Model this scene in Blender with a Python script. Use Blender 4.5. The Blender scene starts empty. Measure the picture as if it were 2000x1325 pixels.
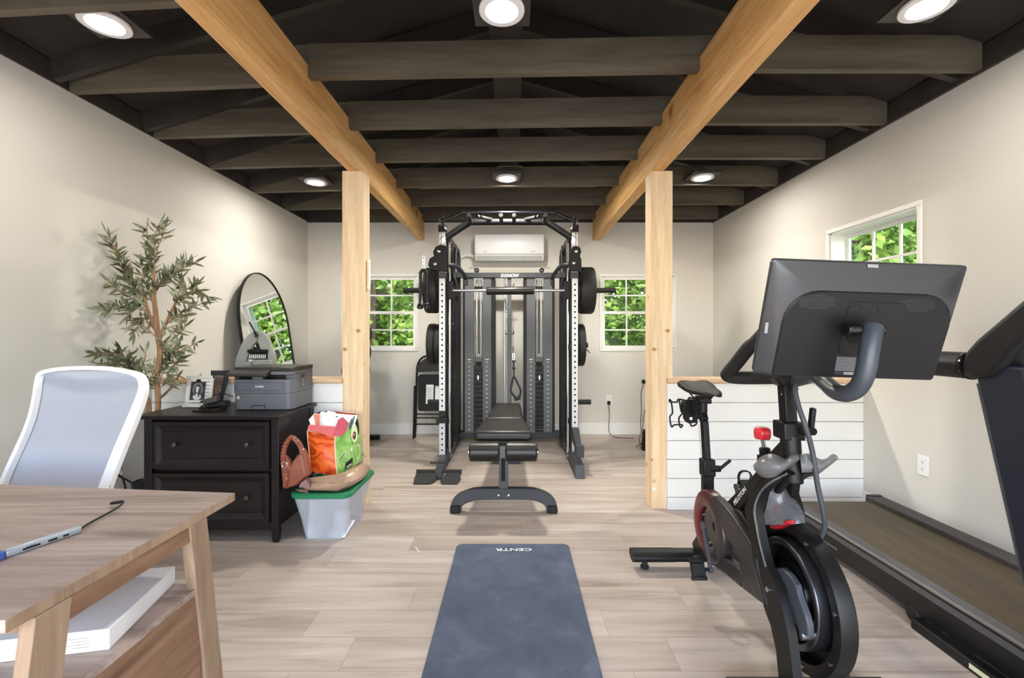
SKY, SUN, EXPO = 0.85, 7.0, 0.74
import bpy, math, random
from mathutils import Vector, Matrix
R = random.Random(7)
C = bpy.context.scene.collection
PI = math.pi
HC, F, CX, CY = 1.2, 889.0, 1004.0, 653.0          # eye height, focal length in px, vanishing point

def P(px, py, Y):
    return Vector(((px - CX) * Y / F, Y, HC - (py - CY) * Y / F))
def PX(px, py, x):
    return P(px, py, F * x / (px - CX))
def PZ(px, py, z):
    return P(px, py, F * (HC - z) / (py - CY))
def V(*a):
    return Vector(a)

# ------------------------------------------------------------------ colours and materials
def lin(c):
    c = c / 255.0
    return c / 12.92 if c <= 0.04045 else ((c + 0.055) / 1.055) ** 2.4
def rgb(r, g, b):
    return (lin(r), lin(g), lin(b), 1.0)

class NT:
    def __init__(s, name):
        s.m = bpy.data.materials.new(name); s.m.use_nodes = True
        s.t = s.m.node_tree; s.b = s.t.nodes['Principled BSDF']; s.out = s.t.nodes['Material Output']
    def n(s, typ, **kw):
        nd = s.t.nodes.new(typ)
        for k, v in kw.items():
            if k in nd.inputs: nd.inputs[k].default_value = v
            else: setattr(nd, k, v)
        return nd
    def l(s, a, b): s.t.links.new(a, b)
    def coord(s, scale=(1, 1, 1), kind='Object'):
        tc = s.n('ShaderNodeTexCoord'); mp = s.n('ShaderNodeMapping'); mp.inputs['Scale'].default_value = scale
        s.l(tc.outputs[kind], mp.inputs['Vector']); return mp.outputs['Vector']
    def noise(s, vec, scale, detail=4, rough=0.55, dist=0.0):
        nd = s.n('ShaderNodeTexNoise'); nd.inputs['Scale'].default_value = scale
        nd.inputs['Detail'].default_value = detail; nd.inputs['Roughness'].default_value = rough; nd.inputs['Distortion'].default_value = dist
        s.l(vec, nd.inputs['Vector']); return nd.outputs['Fac']
    def ramp(s, fac, stops):
        nd = s.n('ShaderNodeValToRGB'); e = nd.color_ramp.elements
        while len(e) < len(stops): e.new(0.5)
        for i, (p, c) in enumerate(stops): e[i].position = p; e[i].color = c
        s.l(fac, nd.inputs['Fac']); return nd.outputs['Color']
    def mix(s, fac, a, b, mode='MIX'):
        nd = s.n('ShaderNodeMix'); nd.data_type = 'RGBA'; nd.blend_type = mode
        for inp, v in ((nd.inputs[0], fac), (nd.inputs[6], a), (nd.inputs[7], b)):
            if hasattr(v, 'is_linked') or hasattr(v, 'links'): s.l(v, inp)
            else: inp.default_value = v
        return nd.outputs[2]
    def bump(s, h, strength=0.2, dist=0.01):
        nd = s.n('ShaderNodeBump'); nd.inputs['Strength'].default_value = strength; nd.inputs['Distance'].default_value = dist
        s.l(h, nd.inputs['Height']); s.l(nd.outputs['Normal'], s.b.inputs['Normal'])

def mat(name, col, rough=0.5, metal=0.0, var=0.06, scale=14, bump=0.0, bscale=None, spec=None, coat=0.0, alpha=None, trans=0.0):
    t = NT(name); v = t.coord()
    f = t.noise(v, scale, 4)
    dark = tuple(max(0, c * (1 - var)) for c in col[:3]) + (1,); lite = tuple(min(1, c * (1 + var)) for c in col[:3]) + (1,)
    t.l(t.ramp(f, [(0.3, dark), (0.7, lite)]), t.b.inputs['Base Color'])
    t.b.inputs['Roughness'].default_value = rough; t.b.inputs['Metallic'].default_value = metal
    if spec is not None: t.b.inputs['Specular IOR Level'].default_value = spec
    if coat: t.b.inputs['Coat Weight'].default_value = coat
    if trans: t.b.inputs['Transmission Weight'].default_value = trans
    if alpha is not None: t.b.inputs['Alpha'].default_value = alpha
    if bump: t.bump(t.noise(v, bscale or scale * 8, 3), bump, 0.002)
    return t.m

def wood(name, cols, axis='x', scale=9, stretch=14, rough=0.5, knots=0.0, bump=0.06, dist=0.6, spec=0.3):
    """grain running along AXIS; COLS = dark, mid, light"""
    t = NT(name)
    k = {'x': (1.0 / stretch, 1, 1), 'y': (1, 1.0 / stretch, 1), 'z': (1, 1, 1.0 / stretch)}[axis]
    v = t.coord(k)
    f = t.noise(v, scale, 6, 0.62, dist)
    c = t.ramp(f, [(0.28, cols[0]), (0.5, cols[1]), (0.74, cols[2])])
    f2 = t.noise(v, scale * 7, 3, 0.6, 0.2)
    fine = t.ramp(f2, [(0.35, (0.86, 0.84, 0.82, 1)), (0.6, (1, 1, 1, 1))])
    c = t.mix(0.8, c, fine, 'MULTIPLY')
    if knots:
        k2 = {'x': (1, 0.8, 0.8), 'y': (0.8, 1, 0.8), 'z': (0.8, 0.8, 1)}[axis]
        vo = t.n('ShaderNodeTexVoronoi'); vo.inputs['Scale'].default_value = knots; t.l(t.coord(k2), vo.inputs['Vector'])
        kc = t.ramp(vo.outputs['Distance'], [(0.0, (0.16, 0.075, 0.03, 1)), (0.05, (0.34, 0.19, 0.09, 1)), (0.1, (0.8, 0.68, 0.52, 1)), (0.16, (1, 1, 1, 1))])
        c = t.mix(0.9, c, kc, 'MULTIPLY')
    t.l(c, t.b.inputs['Base Color']); t.b.inputs['Roughness'].default_value = rough; t.b.inputs['Specular IOR Level'].default_value = spec
    if bump: t.bump(f2, bump, 0.002)
    return t.m

def clear(name, tint, rough, body, spec=0.5, fac=0.5):
    """see-through plastic or glass: a share of clear body, a share of tinted plastic with its gloss"""
    t = NT(name)
    tr = t.n('ShaderNodeBsdfTransparent'); tr.inputs['Color'].default_value = tint
    t.b.inputs['Base Color'].default_value = body; t.b.inputs['Roughness'].default_value = rough; t.b.inputs['Specular IOR Level'].default_value = spec
    f = t.noise(t.coord(), 6, 2); rr = t.n('ShaderNodeMapRange'); t.l(f, rr.inputs['Value'])
    rr.inputs['To Min'].default_value = fac * 0.92; rr.inputs['To Max'].default_value = min(1, fac * 1.08)
    mx = t.n('ShaderNodeMixShader'); t.l(rr.outputs['Result'], mx.inputs['Fac'])
    t.l(tr.outputs[0], mx.inputs[1]); t.l(t.b.outputs[0], mx.inputs[2]); t.l(mx.outputs[0], t.out.inputs['Surface'])
    return t.m

def window_glass():
    t = NT('window_glass')
    tr = t.n('ShaderNodeBsdfTransparent'); tr.inputs['Color'].default_value = (0.93, 0.96, 0.95, 1)
    gl = t.n('ShaderNodeBsdfGlossy'); gl.inputs['Roughness'].default_value = 0.02
    fr = t.n('ShaderNodeLayerWeight'); fr.inputs['Blend'].default_value = 0.5
    pw = t.n('ShaderNodeMath'); pw.operation = 'POWER'; t.l(fr.outputs['Facing'], pw.inputs[0]); pw.inputs[1].default_value = 5.0
    ml = t.n('ShaderNodeMath'); ml.operation = 'MULTIPLY_ADD'; t.l(pw.outputs[0], ml.inputs[0]); ml.inputs[1].default_value = 0.6; ml.inputs[2].default_value = 0.03
    mx = t.n('ShaderNodeMixShader'); t.l(ml.outputs[0], mx.inputs['Fac']); t.l(tr.outputs[0], mx.inputs[1]); t.l(gl.outputs[0], mx.inputs[2])
    t.l(mx.outputs[0], t.out.inputs['Surface']); return t.m

def glow(name, col, strength):
    t = NT(name); t.b.inputs['Base Color'].default_value = col
    t.b.inputs['Emission Color'].default_value = col; t.b.inputs['Emission Strength'].default_value = strength
    return t.m

# ------------------------------------------------------------------ mesh builder (world coordinates)
def frame_of(d, up=None):
    d = d.normalized(); up = Vector(up) if up else Vector((0, 0, 1))
    if abs(d.dot(up)) > 0.98: up = Vector((0, 1, 0)) if abs(d.y) < 0.9 else Vector((1, 0, 0))
    s = d.cross(up).normalized(); u = s.cross(d).normalized(); return d, s, u

def smooth_path(pts, k=6, closed=False):
    pts = [Vector(p) for p in pts]; n = len(pts); out = []
    if n < 3: return pts
    segs = n if closed else n - 1
    for i in range(segs):
        p1, p2 = pts[i], pts[(i + 1) % n]
        p0 = pts[(i - 1) % n] if (closed or i > 0) else p1 * 2 - p2
        p3 = pts[(i + 2) % n] if (closed or i + 2 < n) else p2 * 2 - p1
        for j in range(k):
            t = j / k; t2 = t * t; t3 = t2 * t
            out.append(0.5 * ((2 * p1) + (p2 - p0) * t + (2 * p0 - 5 * p1 + 4 * p2 - p3) * t2 + (3 * p1 - p0 - 3 * p2 + p3) * t3))
    if not closed: out.append(pts[-1])
    return out

class MB:
    def __init__(s): s.v = []; s.f = []; s.mi = []; s.m = 0
    def add(s, vs, fs):
        b = len(s.v); s.v.extend(Vector(p) for p in vs)
        for f in fs: s.f.append(tuple(b + i for i in f)); s.mi.append(s.m)
        return s
    def use(s, m): s.m = m; return s
    def box(s, lo, hi, rot=None, about=None):
        x0, y0, z0 = lo; x1, y1, z1 = hi
        vs = [Vector(p) for p in ((x0, y0, z0), (x1, y0, z0), (x1, y1, z0), (x0, y1, z0), (x0, y0, z1), (x1, y0, z1), (x1, y1, z1), (x0, y1, z1))]
        if rot is not None:
            c = Vector(about) if about else (Vector(lo) + Vector(hi)) / 2
            vs = [rot @ (p - c) + c for p in vs]
        return s.add(vs, [(0, 3, 2, 1), (4, 5, 6, 7), (0, 1, 5, 4), (1, 2, 6, 5), (2, 3, 7, 6), (3, 0, 4, 7)])
    def hexa(s, bot, top):
        n = len(bot); vs = list(bot) + list(top)
        fs = [tuple(reversed(range(n))), tuple(range(n, 2 * n))] + [(i, (i + 1) % n, n + (i + 1) % n, n + i) for i in range(n)]
        return s.add(vs, fs)
    def prism(s, poly, off):
        off = Vector(off); return s.hexa([Vector(p) for p in poly], [Vector(p) + off for p in poly])
    def bar(s, p0, p1, w, h, up=None):
        p0 = Vector(p0); p1 = Vector(p1); d, a, u = frame_of(p1 - p0, up)
        q = [(-w / 2, -h / 2), (w / 2, -h / 2), (w / 2, h / 2), (-w / 2, h / 2)]
        return s.hexa([p0 + a * x + u * y for x, y in q], [p1 + a * x + u * y for x, y in q])
    def cyl(s, p0, p1, r0, r1=None, n=20):
        p0 = Vector(p0); p1 = Vector(p1); r1 = r0 if r1 is None else r1; d, a, u = frame_of(p1 - p0)
        cs = [(math.cos(2 * PI * i / n), math.sin(2 * PI * i / n)) for i in range(n)]
        return s.hexa([p0 + (a * c + u * q) * r0 for c, q in cs], [p1 + (a * c + u * q) * r1 for c, q in cs])
    def sweep(s, pts, prof, closed=False, cap=True, up=None, scale=None):
        """prof: list of (side, up) offsets swept along pts"""
        pts = [Vector(p) for p in pts]; n = len(pts); k = len(prof); vs = []
        prev = None
        for i in range(n):
            if closed: d = pts[(i + 1) % n] - pts[i - 1]
            else: d = pts[min(i + 1, n - 1)] - pts[max(i - 1, 0)]
            if d.length < 1e-9: d = Vector((0, 0, 1))
            d.normalize()
            if up is not None: _, a, u = frame_of(d, up)
            elif prev is None: _, a, u = frame_of(d)
            else:
                a = prev - d * prev.dot(d)
                a = a.normalized() if a.length > 1e-6 else frame_of(d)[1]
                u = a.cross(d).normalized()
            prev = a; sc = scale[i] if scale else 1.0
            vs += [pts[i] + (a * x + u * y) * sc for x, y in prof]
        fs = []
        for i in range(n if closed else n - 1):
            j = (i + 1) % n
            for q in range(k):
                fs.append((i * k + q, i * k + (q + 1) % k, j * k + (q + 1) % k, j * k + q))
        if cap and not closed: fs += [tuple(reversed(range(k))), tuple(range((n - 1) * k, n * k))]
        return s.add(vs, fs)
    def tube(s, pts, r, n=10, closed=False, k=6, scale=None):
        pts = smooth_path(pts, k, closed) if k else [Vector(p) for p in pts]
        if scale and len(scale) != len(pts):
            m = len(scale) - 1
            scale = [scale[min(int(i / max(1, len(pts) - 1) * m), m - 1)] * (1 - (i / max(1, len(pts) - 1) * m - min(int(i / max(1, len(pts) - 1) * m), m - 1))) + scale[min(int(i / max(1, len(pts) - 1) * m), m - 1) + 1] * (i / max(1, len(pts) - 1) * m - min(int(i / max(1, len(pts) - 1) * m), m - 1)) for i in range(len(pts))]
        return s.sweep(pts, [(r * math.cos(2 * PI * i / n), r * math.sin(2 * PI * i / n)) for i in range(n)], closed, True, None, scale)
    def rect_sweep(s, pts, w, h, up=(0, 0, 1), k=6, closed=False):
        pts = smooth_path(pts, k, closed) if k else pts
        return s.sweep(pts, [(-w / 2, -h / 2), (w / 2, -h / 2), (w / 2, h / 2), (-w / 2, h / 2)], closed, True, up)
    def lathe(s, prof, o, axis=(0, 0, 1), n=28, cap=True):
        o = Vector(o); d, a, u = frame_of(Vector(axis)); vs = []; k = len(prof)
        for r, h in prof:
            vs += [o + d * h + (a * math.cos(2 * PI * i / n) + u * math.sin(2 * PI * i / n)) * r for i in range(n)]
        fs = [(j * n + i, j * n + (i + 1) % n, (j + 1) * n + (i + 1) % n, (j + 1) * n + i) for j in range(k - 1) for i in range(n)]
        if cap: fs += [tuple(reversed(range(n))), tuple(range((k - 1) * n, k * n))]
        return s.add(vs, fs)
    def ring(s, o, axis, r0, r1, h, n=40):
        """closed annulus of height h"""
        o = Vector(o); d, a, u = frame_of(Vector(axis)); vs = []
        for r, hh in ((r0, 0), (r1, 0), (r1, h), (r0, h)):
            vs += [o + d * hh + (a * math.cos(2 * PI * i / n) + u * math.sin(2 * PI * i / n)) * r for i in range(n)]
        return s.add(vs, [(j * n + i, j * n + (i + 1) % n, ((j + 1) % 4) * n + (i + 1) % n, ((j + 1) % 4) * n + i) for j in range(4) for i in range(n)])
    def ball(s, c, r, n=16, m=10):
        c = Vector(c); r = r if hasattr(r, '__len__') else (r, r, r); vs = [c + Vector((0, 0, -r[2]))]
        for j in range(1, m):
            t = -PI / 2 + PI * j / m
            vs += [c + Vector((r[0] * math.cos(t) * math.cos(2 * PI * i / n), r[1] * math.cos(t) * math.sin(2 * PI * i / n), r[2] * math.sin(t))) for i in range(n)]
        vs.append(c + Vector((0, 0, r[2]))); top = len(vs) - 1
        fs = [(0, 1 + (i + 1) % n, 1 + i) for i in range(n)] + [(top, 1 + (m - 2) * n + i, 1 + (m - 2) * n + (i + 1) % n) for i in range(n)]
        fs += [(1 + j * n + i, 1 + j * n + (i + 1) % n, 1 + (j + 1) * n + (i + 1) % n, 1 + (j + 1) * n + i) for j in range(m - 2) for i in range(n)]
        return s.add(vs, fs)
    def sheet(s, rows, thick=0.0):
        """rows of points -> a surface, closed to a slab when thick"""
        n = len(rows); k = len(rows[0]); g = [[Vector(p) for p in r] for r in rows]
        vs = [p for r in g for p in r]
        fs = [(i * k + j, i * k + j + 1, (i + 1) * k + j + 1, (i + 1) * k + j) for i in range(n - 1) for j in range(k - 1)]
        if thick:
            nrm = []
            for i in range(n):
                for j in range(k):
                    du = g[min(i + 1, n - 1)][j] - g[max(i - 1, 0)][j]; dv = g[i][min(j + 1, k - 1)] - g[i][max(j - 1, 0)]
                    q = dv.cross(du); nrm.append(q.normalized() if q.length > 1e-12 else Vector((0, 0, 1)))
            b = n * k; vs += [p - nrm[i] * thick for i, p in enumerate(vs[:b])]
            fs += [tuple(b + i for i in reversed(f)) for f in fs]
            edge = [(0, j) for j in range(k)] + [(i, k - 1) for i in range(1, n)] + [(n - 1, j) for j in range(k - 2, -1, -1)] + [(i, 0) for i in range(n - 2, 0, -1)]
            ids = [i * k + j for i, j in edge]
            fs += [(ids[q], b + ids[q], b + ids[(q + 1) % len(ids)], ids[(q + 1) % len(ids)]) for q in range(len(ids))]
        return s.add(vs, fs)

WORLD = {}
def origin_of(o):
    p = Vector((0, 0, 0))
    while o is not None: p = p + WORLD[o.name]; o = o.parent
    return p
def link(name, mb, mats, parent=None, bevel=0.0, sharp=38, loc=None, seg=2):
    vs = mb.v
    lo = Vector((min(p.x for p in vs), min(p.y for p in vs), min(p.z for p in vs))); hi = Vector((max(p.x for p in vs), max(p.y for p in vs), max(p.z for p in vs)))
    o0 = Vector(loc) if loc else Vector(((lo.x + hi.x) / 2, (lo.y + hi.y) / 2, lo.z if parent is None else (lo.z + hi.z) / 2))
    me = bpy.data.meshes.new(name); me.from_pydata([tuple(p - o0) for p in vs], [], mb.f)
    mats = mats if isinstance(mats, (list, tuple)) else [mats]
    for m in mats: me.materials.append(m)
    if len(mats) > 1: me.polygons.foreach_set('material_index', mb.mi)
    me.validate(); me.update()
    import bmesh
    bm = bmesh.new(); bm.from_mesh(me); bmesh.ops.recalc_face_normals(bm, faces=bm.faces); bm.to_mesh(me); bm.free()
    me.shade_smooth(); me.set_sharp_from_angle(angle=math.radians(sharp))
    o = bpy.data.objects.new(name, me); C.objects.link(o)
    base = origin_of(parent) if parent else Vector((0, 0, 0))
    o.parent = parent; o.location = o0 - base; WORLD[o.name] = o0 - base
    if bevel:
        b = o.modifiers.new('edge', 'BEVEL'); b.width = bevel; b.segments = seg; b.limit_method = 'ANGLE'; b.angle_limit = math.radians(40); b.harden_normals = False
    return o
def tag(o, label, cat, group=None):
    o['label'] = label; o['category'] = cat
    if group: o['group'] = group
    return o
def thing(name, label, cat, loc, group=None):
    o = bpy.data.objects.new(name, None); C.objects.link(o); o.empty_display_size = 0.05
    o.location = loc; WORLD[o.name] = Vector(loc); return tag(o, label, cat, group)
def struct(name, mb, m, parent=None, **kw):
    o = link(name, mb, m, parent, **kw)
    if parent is None: o['kind'] = 'structure'
    return o
def dup(root, loc, label, group=None, rotz=0.0):
    r = root.copy(); C.objects.link(r); r.location = loc; r.rotation_euler = (0, 0, rotz); WORLD[r.name] = Vector(loc); r['label'] = label
    if group: r['group'] = group
    for ch in list(root.children):
        c = ch.copy(); C.objects.link(c); c.parent = r; WORLD[c.name] = WORLD[ch.name]
        for g in list(ch.children):
            d = g.copy(); C.objects.link(d); d.parent = c; WORLD[d.name] = WORLD[g.name]
    return r
def lettering(name, body, o, xd, yd, height, m, parent, depth=0.0012, bold=0.0, shear=0.0, spacing=1.0, fit=None):
    """flat raised letters, centred at O, reading along XD with the tops towards YD"""
    cu = bpy.data.curves.new(name, 'FONT'); cu.body = body; cu.size = 1.0; cu.align_x = 'CENTER'; cu.align_y = 'CENTER'
    cu.extrude = 0.0; cu.offset = bold; cu.shear = shear; cu.space_character = spacing; cu.resolution_u = 3
    tmp = bpy.data.objects.new('tmp_text', cu); C.objects.link(tmp)
    dg = bpy.context.evaluated_depsgraph_get(); me = bpy.data.meshes.new_from_object(tmp.evaluated_get(dg))
    xd = Vector(xd).normalized(); yd = Vector(yd); yd = (yd - xd * yd.dot(xd)).normalized(); nd = xd.cross(yd)
    xs = [v.co.x for v in me.vertices]; ys = [v.co.y for v in me.vertices]
    k = height / (max(ys) - min(ys)); kx = k if fit is None else fit / (max(xs) - min(xs))
    cx = (max(xs) + min(xs)) / 2; cy = (max(ys) + min(ys)) / 2
    mb = MB(); n = len(me.vertices)
    base = [Vector(o) + xd * ((v.co.x - cx) * kx) + yd * ((v.co.y - cy) * k) for v in me.vertices]
    fs = [tuple(p.vertices) for p in me.polygons]
    cnt = {}
    for f in fs:
        for a, b in zip(f, f[1:] + f[:1]): cnt[(a, b)] = cnt.get((a, b), 0) + 1
    vs = [p + nd * depth for p in base] + base
    side = [(a, n + a, n + b, b) for (a, b) in cnt if (b, a) not in cnt]
    mb.add(vs, fs + side)
    bpy.data.objects.remove(tmp); bpy.data.curves.remove(cu); bpy.data.meshes.remove(me)
    return link(name, mb, m, parent)
# ================================================================== materials
M = {}
M['wall'] = mat('painted_drywall', rgb(217, 214, 207), 0.85, var=0.012, scale=3, bump=0.05, bscale=180, spec=0.2)
M['white'] = mat('white_trim_paint', rgb(236, 236, 234), 0.45, var=0.01, scale=5)
M['shiplap'] = mat('white_shiplap_paint', rgb(232, 232, 230), 0.55, var=0.02, scale=5)
M['black_paint'] = mat('black_ceiling_paint', rgb(54, 50, 45), 0.5, var=0.25, scale=7, bump=0.15, bscale=30)
M['joist'] = wood('black_painted_joist', (rgb(72, 65, 53), rgb(92, 84, 70), rgb(114, 105, 90)), 'x', 7, 10, 0.5)
M['fabric'] = mat('black_roof_membrane', rgb(48, 44, 41), 0.7, var=0.3, scale=3, bump=0.5, bscale=9)
M['beam'] = wood('fir_beam', (rgb(196, 138, 76), rgb(224, 176, 114), rgb(238, 202, 148)), 'y', 11, 12, 0.5, knots=2.6, dist=1.4)
M['post'] = wood('fir_post', (rgb(218, 184, 142), rgb(233, 207, 170), rgb(241, 221, 190)), 'z', 10, 14, 0.5, knots=8, dist=0.9)
M['cap'] = wood('pine_cap', (rgb(196, 158, 120), rgb(218, 184, 148), rgb(230, 202, 170)), 'x', 10, 12, 0.5)
M['desk'] = wood('oak_desk_grain', (rgb(100, 81, 72), rgb(172, 153, 143), rgb(202, 186, 177)), 'x', 8, 11, 0.5, dist=1.2)
M['deskz'] = wood('oak_leg_grain', (rgb(128, 105, 85), rgb(162, 137, 114), rgb(186, 162, 138)), 'z', 12, 14, 0.5, dist=0.9)
M['desky'] = wood('oak_apron_grain', (rgb(98, 70, 52), rgb(142, 110, 86), rgb(176, 143, 116)), 'y', 10, 9, 0.5, dist=1.2)
M['espresso'] = wood('espresso_stain', (rgb(15, 10, 12), rgb(23, 16, 18), rgb(34, 25, 27)), 'x', 10, 12, 0.4, spec=0.35)
M['black_metal'] = mat('black_powder_coat', rgb(21, 21, 23), 0.5, 0.0, var=0.08, scale=30, spec=0.28)
M['dark_metal'] = mat('charcoal_powder_coat', rgb(48, 51, 57), 0.45, 0.0, var=0.06, scale=30, spec=0.5)
M['shroud'] = mat('grey_shroud_steel', rgb(88, 91, 94), 0.5, 0.0, var=0.05, scale=60, spec=0.4)
M['silver'] = mat('silver_upright_paint', rgb(206, 208, 211), 0.38, 0.15, var=0.02, scale=30)
M['chrome'] = mat('chrome', rgb(225, 226, 228), 0.14, 1.0, var=0.02)
M['steel'] = mat('brushed_steel', rgb(176, 178, 182), 0.3, 1.0, var=0.05, scale=50)
M['rubber'] = mat('black_rubber', rgb(22, 22, 23), 0.62, var=0.12, scale=40, bump=0.1)
M['leather'] = mat('black_vinyl', rgb(29, 25, 23), 0.38, var=0.06, scale=60, bump=0.12, bscale=260, spec=0.4)
M['plastic'] = mat('black_plastic', rgb(20, 20, 22), 0.48, var=0.05, scale=40, spec=0.28)
M['gloss'] = mat('gloss_black_plastic', rgb(18, 18, 20), 0.18, var=0.05, scale=30, spec=0.5)
M['hole'] = mat('dark_hole', rgb(10, 10, 11), 0.8, var=0.1)
M['white_plastic'] = mat('white_plastic', rgb(238, 238, 238), 0.35, var=0.01)
M['white_ink'] = mat('white_print', rgb(240, 240, 240), 0.6, var=0.01)
M['grey_ink'] = mat('grey_print', rgb(150, 150, 152), 0.6, var=0.02)
M['black_ink'] = mat('black_print', rgb(20, 20, 22), 0.6, var=0.02)
M['paper'] = mat('white_paper', rgb(240, 241, 244), 0.6, var=0.015, scale=8)
M['red'] = mat('red_plastic', rgb(206, 40, 56), 0.25, var=0.05, coat=0.4)
M['red_ring'] = mat('dark_red_plastic', rgb(96, 30, 34), 0.35, var=0.25, scale=9)
M['glass'] = window_glass()
M['mirror'] = mat('mirror_silver', rgb(238, 241, 240), 0.01, 1.0, var=0.0)
M['leaf_out'] = None

# floor boards run across the room
t = NT('floor_boards'); v = t.coord((1, 1, 1))
sp0 = t.n('ShaderNodeSeparateXYZ'); t.l(v, sp0.inputs[0])
dv = t.n('ShaderNodeMath'); dv.operation = 'DIVIDE'; t.l(sp0.outputs['Y'], dv.inputs[0]); dv.inputs[1].default_value = 0.18
fl = t.n('ShaderNodeMath'); fl.operation = 'FLOOR'; t.l(dv.outputs[0], fl.inputs[0])
wn = t.n('ShaderNodeTexWhiteNoise'); wn.noise_dimensions = '1D'; t.l(fl.outputs[0], wn.inputs['W'])
sh_ = t.n('ShaderNodeMath'); sh_.operation = 'MULTIPLY_ADD'; t.l(wn.outputs['Value'], sh_.inputs[0]); sh_.inputs[1].default_value = 1.22; t.l(sp0.outputs['X'], sh_.inputs[2])
cm = t.n('ShaderNodeCombineXYZ'); t.l(sh_.outputs[0], cm.inputs['X']); t.l(sp0.outputs['Y'], cm.inputs['Y']); vb = cm.outputs[0]
br = t.n('ShaderNodeTexBrick'); br.offset = 0.0
for k, val in (('Scale', 1.0), ('Mortar Size', 0.0009), ('Mortar Smooth', 0.2), ('Bias', 0.0), ('Brick Width', 1.22), ('Row Height', 0.18)): br.inputs[k].default_value = val
br.inputs['Color1'].default_value = rgb(180, 167, 157); br.inputs['Color2'].default_value = rgb(196, 185, 177); br.inputs['Mortar'].default_value = rgb(146, 125, 109)
t.l(vb, br.inputs['Vector'])
br2 = t.n('ShaderNodeTexBrick'); br2.offset = 0.0
for k, val in (('Scale', 1.0), ('Mortar Size', 0.0), ('Brick Width', 1.22), ('Row Height', 0.18)): br2.inputs[k].default_value = val
br2.inputs['Color1'].default_value = (0, 0, 0, 1); br2.inputs['Color2'].default_value = (1, 1, 1, 1); t.l(vb, br2.inputs['Vector'])
ad = t.n('ShaderNodeVectorMath'); ad.operation = 'MULTIPLY_ADD'; t.l(br2.outputs['Color'], ad.inputs[0]); ad.inputs[1].default_value = (7, 3, 5); t.l(v, ad.inputs[2])
mp = t.n('ShaderNodeMapping'); mp.inputs['Scale'].default_value = (0.55, 8, 1); t.l(ad.outputs[0], mp.inputs['Vector'])
g1 = t.noise(mp.outputs[0], 2.6, 6, 0.62, 0.5)
grain = t.ramp(g1, [(0.28, (0.62, 0.57, 0.53, 1)), (0.46, (0.93, 0.91, 0.89, 1)), (0.7, (1.12, 1.12, 1.12, 1))])
mp2 = t.n('ShaderNodeMapping'); mp2.inputs['Scale'].default_value = (0.5, 3.2, 1); t.l(ad.outputs[0], mp2.inputs['Vector'])
g2 = t.noise(mp2.outputs[0], 2.2, 3, 0.5, 0.3)
blot = t.ramp(g2, [(0.35, (0.8, 0.77, 0.75, 1)), (0.62, (1.06, 1.06, 1.06, 1))])
c = t.mix(0.85, br.outputs['Color'], grain, 'MULTIPLY'); c = t.mix(0.9, c, blot, 'MULTIPLY')
t.l(c, t.b.inputs['Base Color']); t.b.inputs['Roughness'].default_value = 0.42; t.b.inputs['Specular IOR Level'].default_value = 0.35
t.bump(g1, 0.05, 0.002); M['floor'] = t.m

# ================================================================== room shell
XL, XR, YB, YF, ZT = -2.468, 2.382, 5.444, -1.75, 2.535
m = MB(); m.box((XL - 0.15, YF - 0.15, -0.1), (XR + 0.15, YB + 0.15, 0.0)); struct('floor', m, M['floor'], loc=(0, 0, 0))
def wall_grid(axis, a0, a1, z0, z1, holes, at, thick):
    """a wall standing at AT, in cells around its rectangular holes; the inside face is at AT, the thickness goes outwards"""
    xs = sorted({a0, a1, *[h[0] for h in holes], *[h[1] for h in holes]}); zs = sorted({z0, z1, *[h[2] for h in holes], *[h[3] for h in holes]})
    m = MB()
    for i in range(len(xs) - 1):
        for j in range(len(zs) - 1):
            cx, cz = (xs[i] + xs[i + 1]) / 2, (zs[j] + zs[j + 1]) / 2
            if any(h[0] < cx < h[1] and h[2] < cz < h[3] for h in holes): continue
            b0, b1 = min(at, at + thick), max(at, at + thick)
            if axis == 'x': m.box((xs[i], b0, zs[j]), (xs[i + 1], b1, zs[j + 1]))
            else: m.box((b0, xs[i], zs[j]), (b1, xs[i + 1], zs[j + 1]))
    return m
WB = [(-2.045, -1.165, 1.02, 1.895), (1.045, 1.91, 1.02, 1.895)]       # openings in the back wall
WR = [(2.68, 3.43, 1.02, 1.955)]                                       # opening in the window-side wall
struct('wall_back', wall_grid('x', XL - 0.15, XR + 0.15, 0, 3.75, WB, YB, 0.15), M['wall'])
struct('wall_left', wall_grid('y', YF, YB, 0, ZT + 0.1, [], XL, -0.15), M['wall'])
struct('wall_right', wall_grid('y', YF, YB, 0, ZT + 0.1, WR, XR, 0.15), M['wall'])
struct('wall_front', wall_grid('x', XL - 0.15, XR + 0.15, 0, 3.75, [(-2.2, 2.2, 0.0, 2.3)], YF, -0.15), M['wall'])  # unseen wall; its wide opening is made up to let daylight in
# roof: two black slopes, ridge above the middle
m = MB()
RX, RZ = -0.04, 3.42
for x0 in (XL - 0.3, XR + 0.3):
    z0 = 2.66 - 0.3 * 0.3
    m.hexa([V(x0, YF - 0.3, z0), V(RX, YF - 0.3, RZ), V(RX, YB + 0.3, RZ), V(x0, YB + 0.3, z0)], [V(x0, YF - 0.3, z0 + 0.12), V(RX, YF - 0.3, RZ + 0.12), V(RX, YB + 0.3, RZ + 0.12), V(x0, YB + 0.3, z0 + 0.12)])
ceiling = struct('ceiling', m, M['fabric'])
m = MB()
for i in range(13):
    y = YB - 0.1 - 0.6 * i + 0.09
    if y < YF: break
    for xe in (XL, XR): m.bar((xe, y, 2.62), (RX, y, RZ - 0.1), 0.04, 0.14)
struct('rafters', m, M['black_paint'], ceiling)
m = MB().box((RX - 0.085, YF, 2.725), (RX + 0.085, YB, 2.765)); struct('ridge_board', m, M['black_paint'], ceiling)
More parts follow.
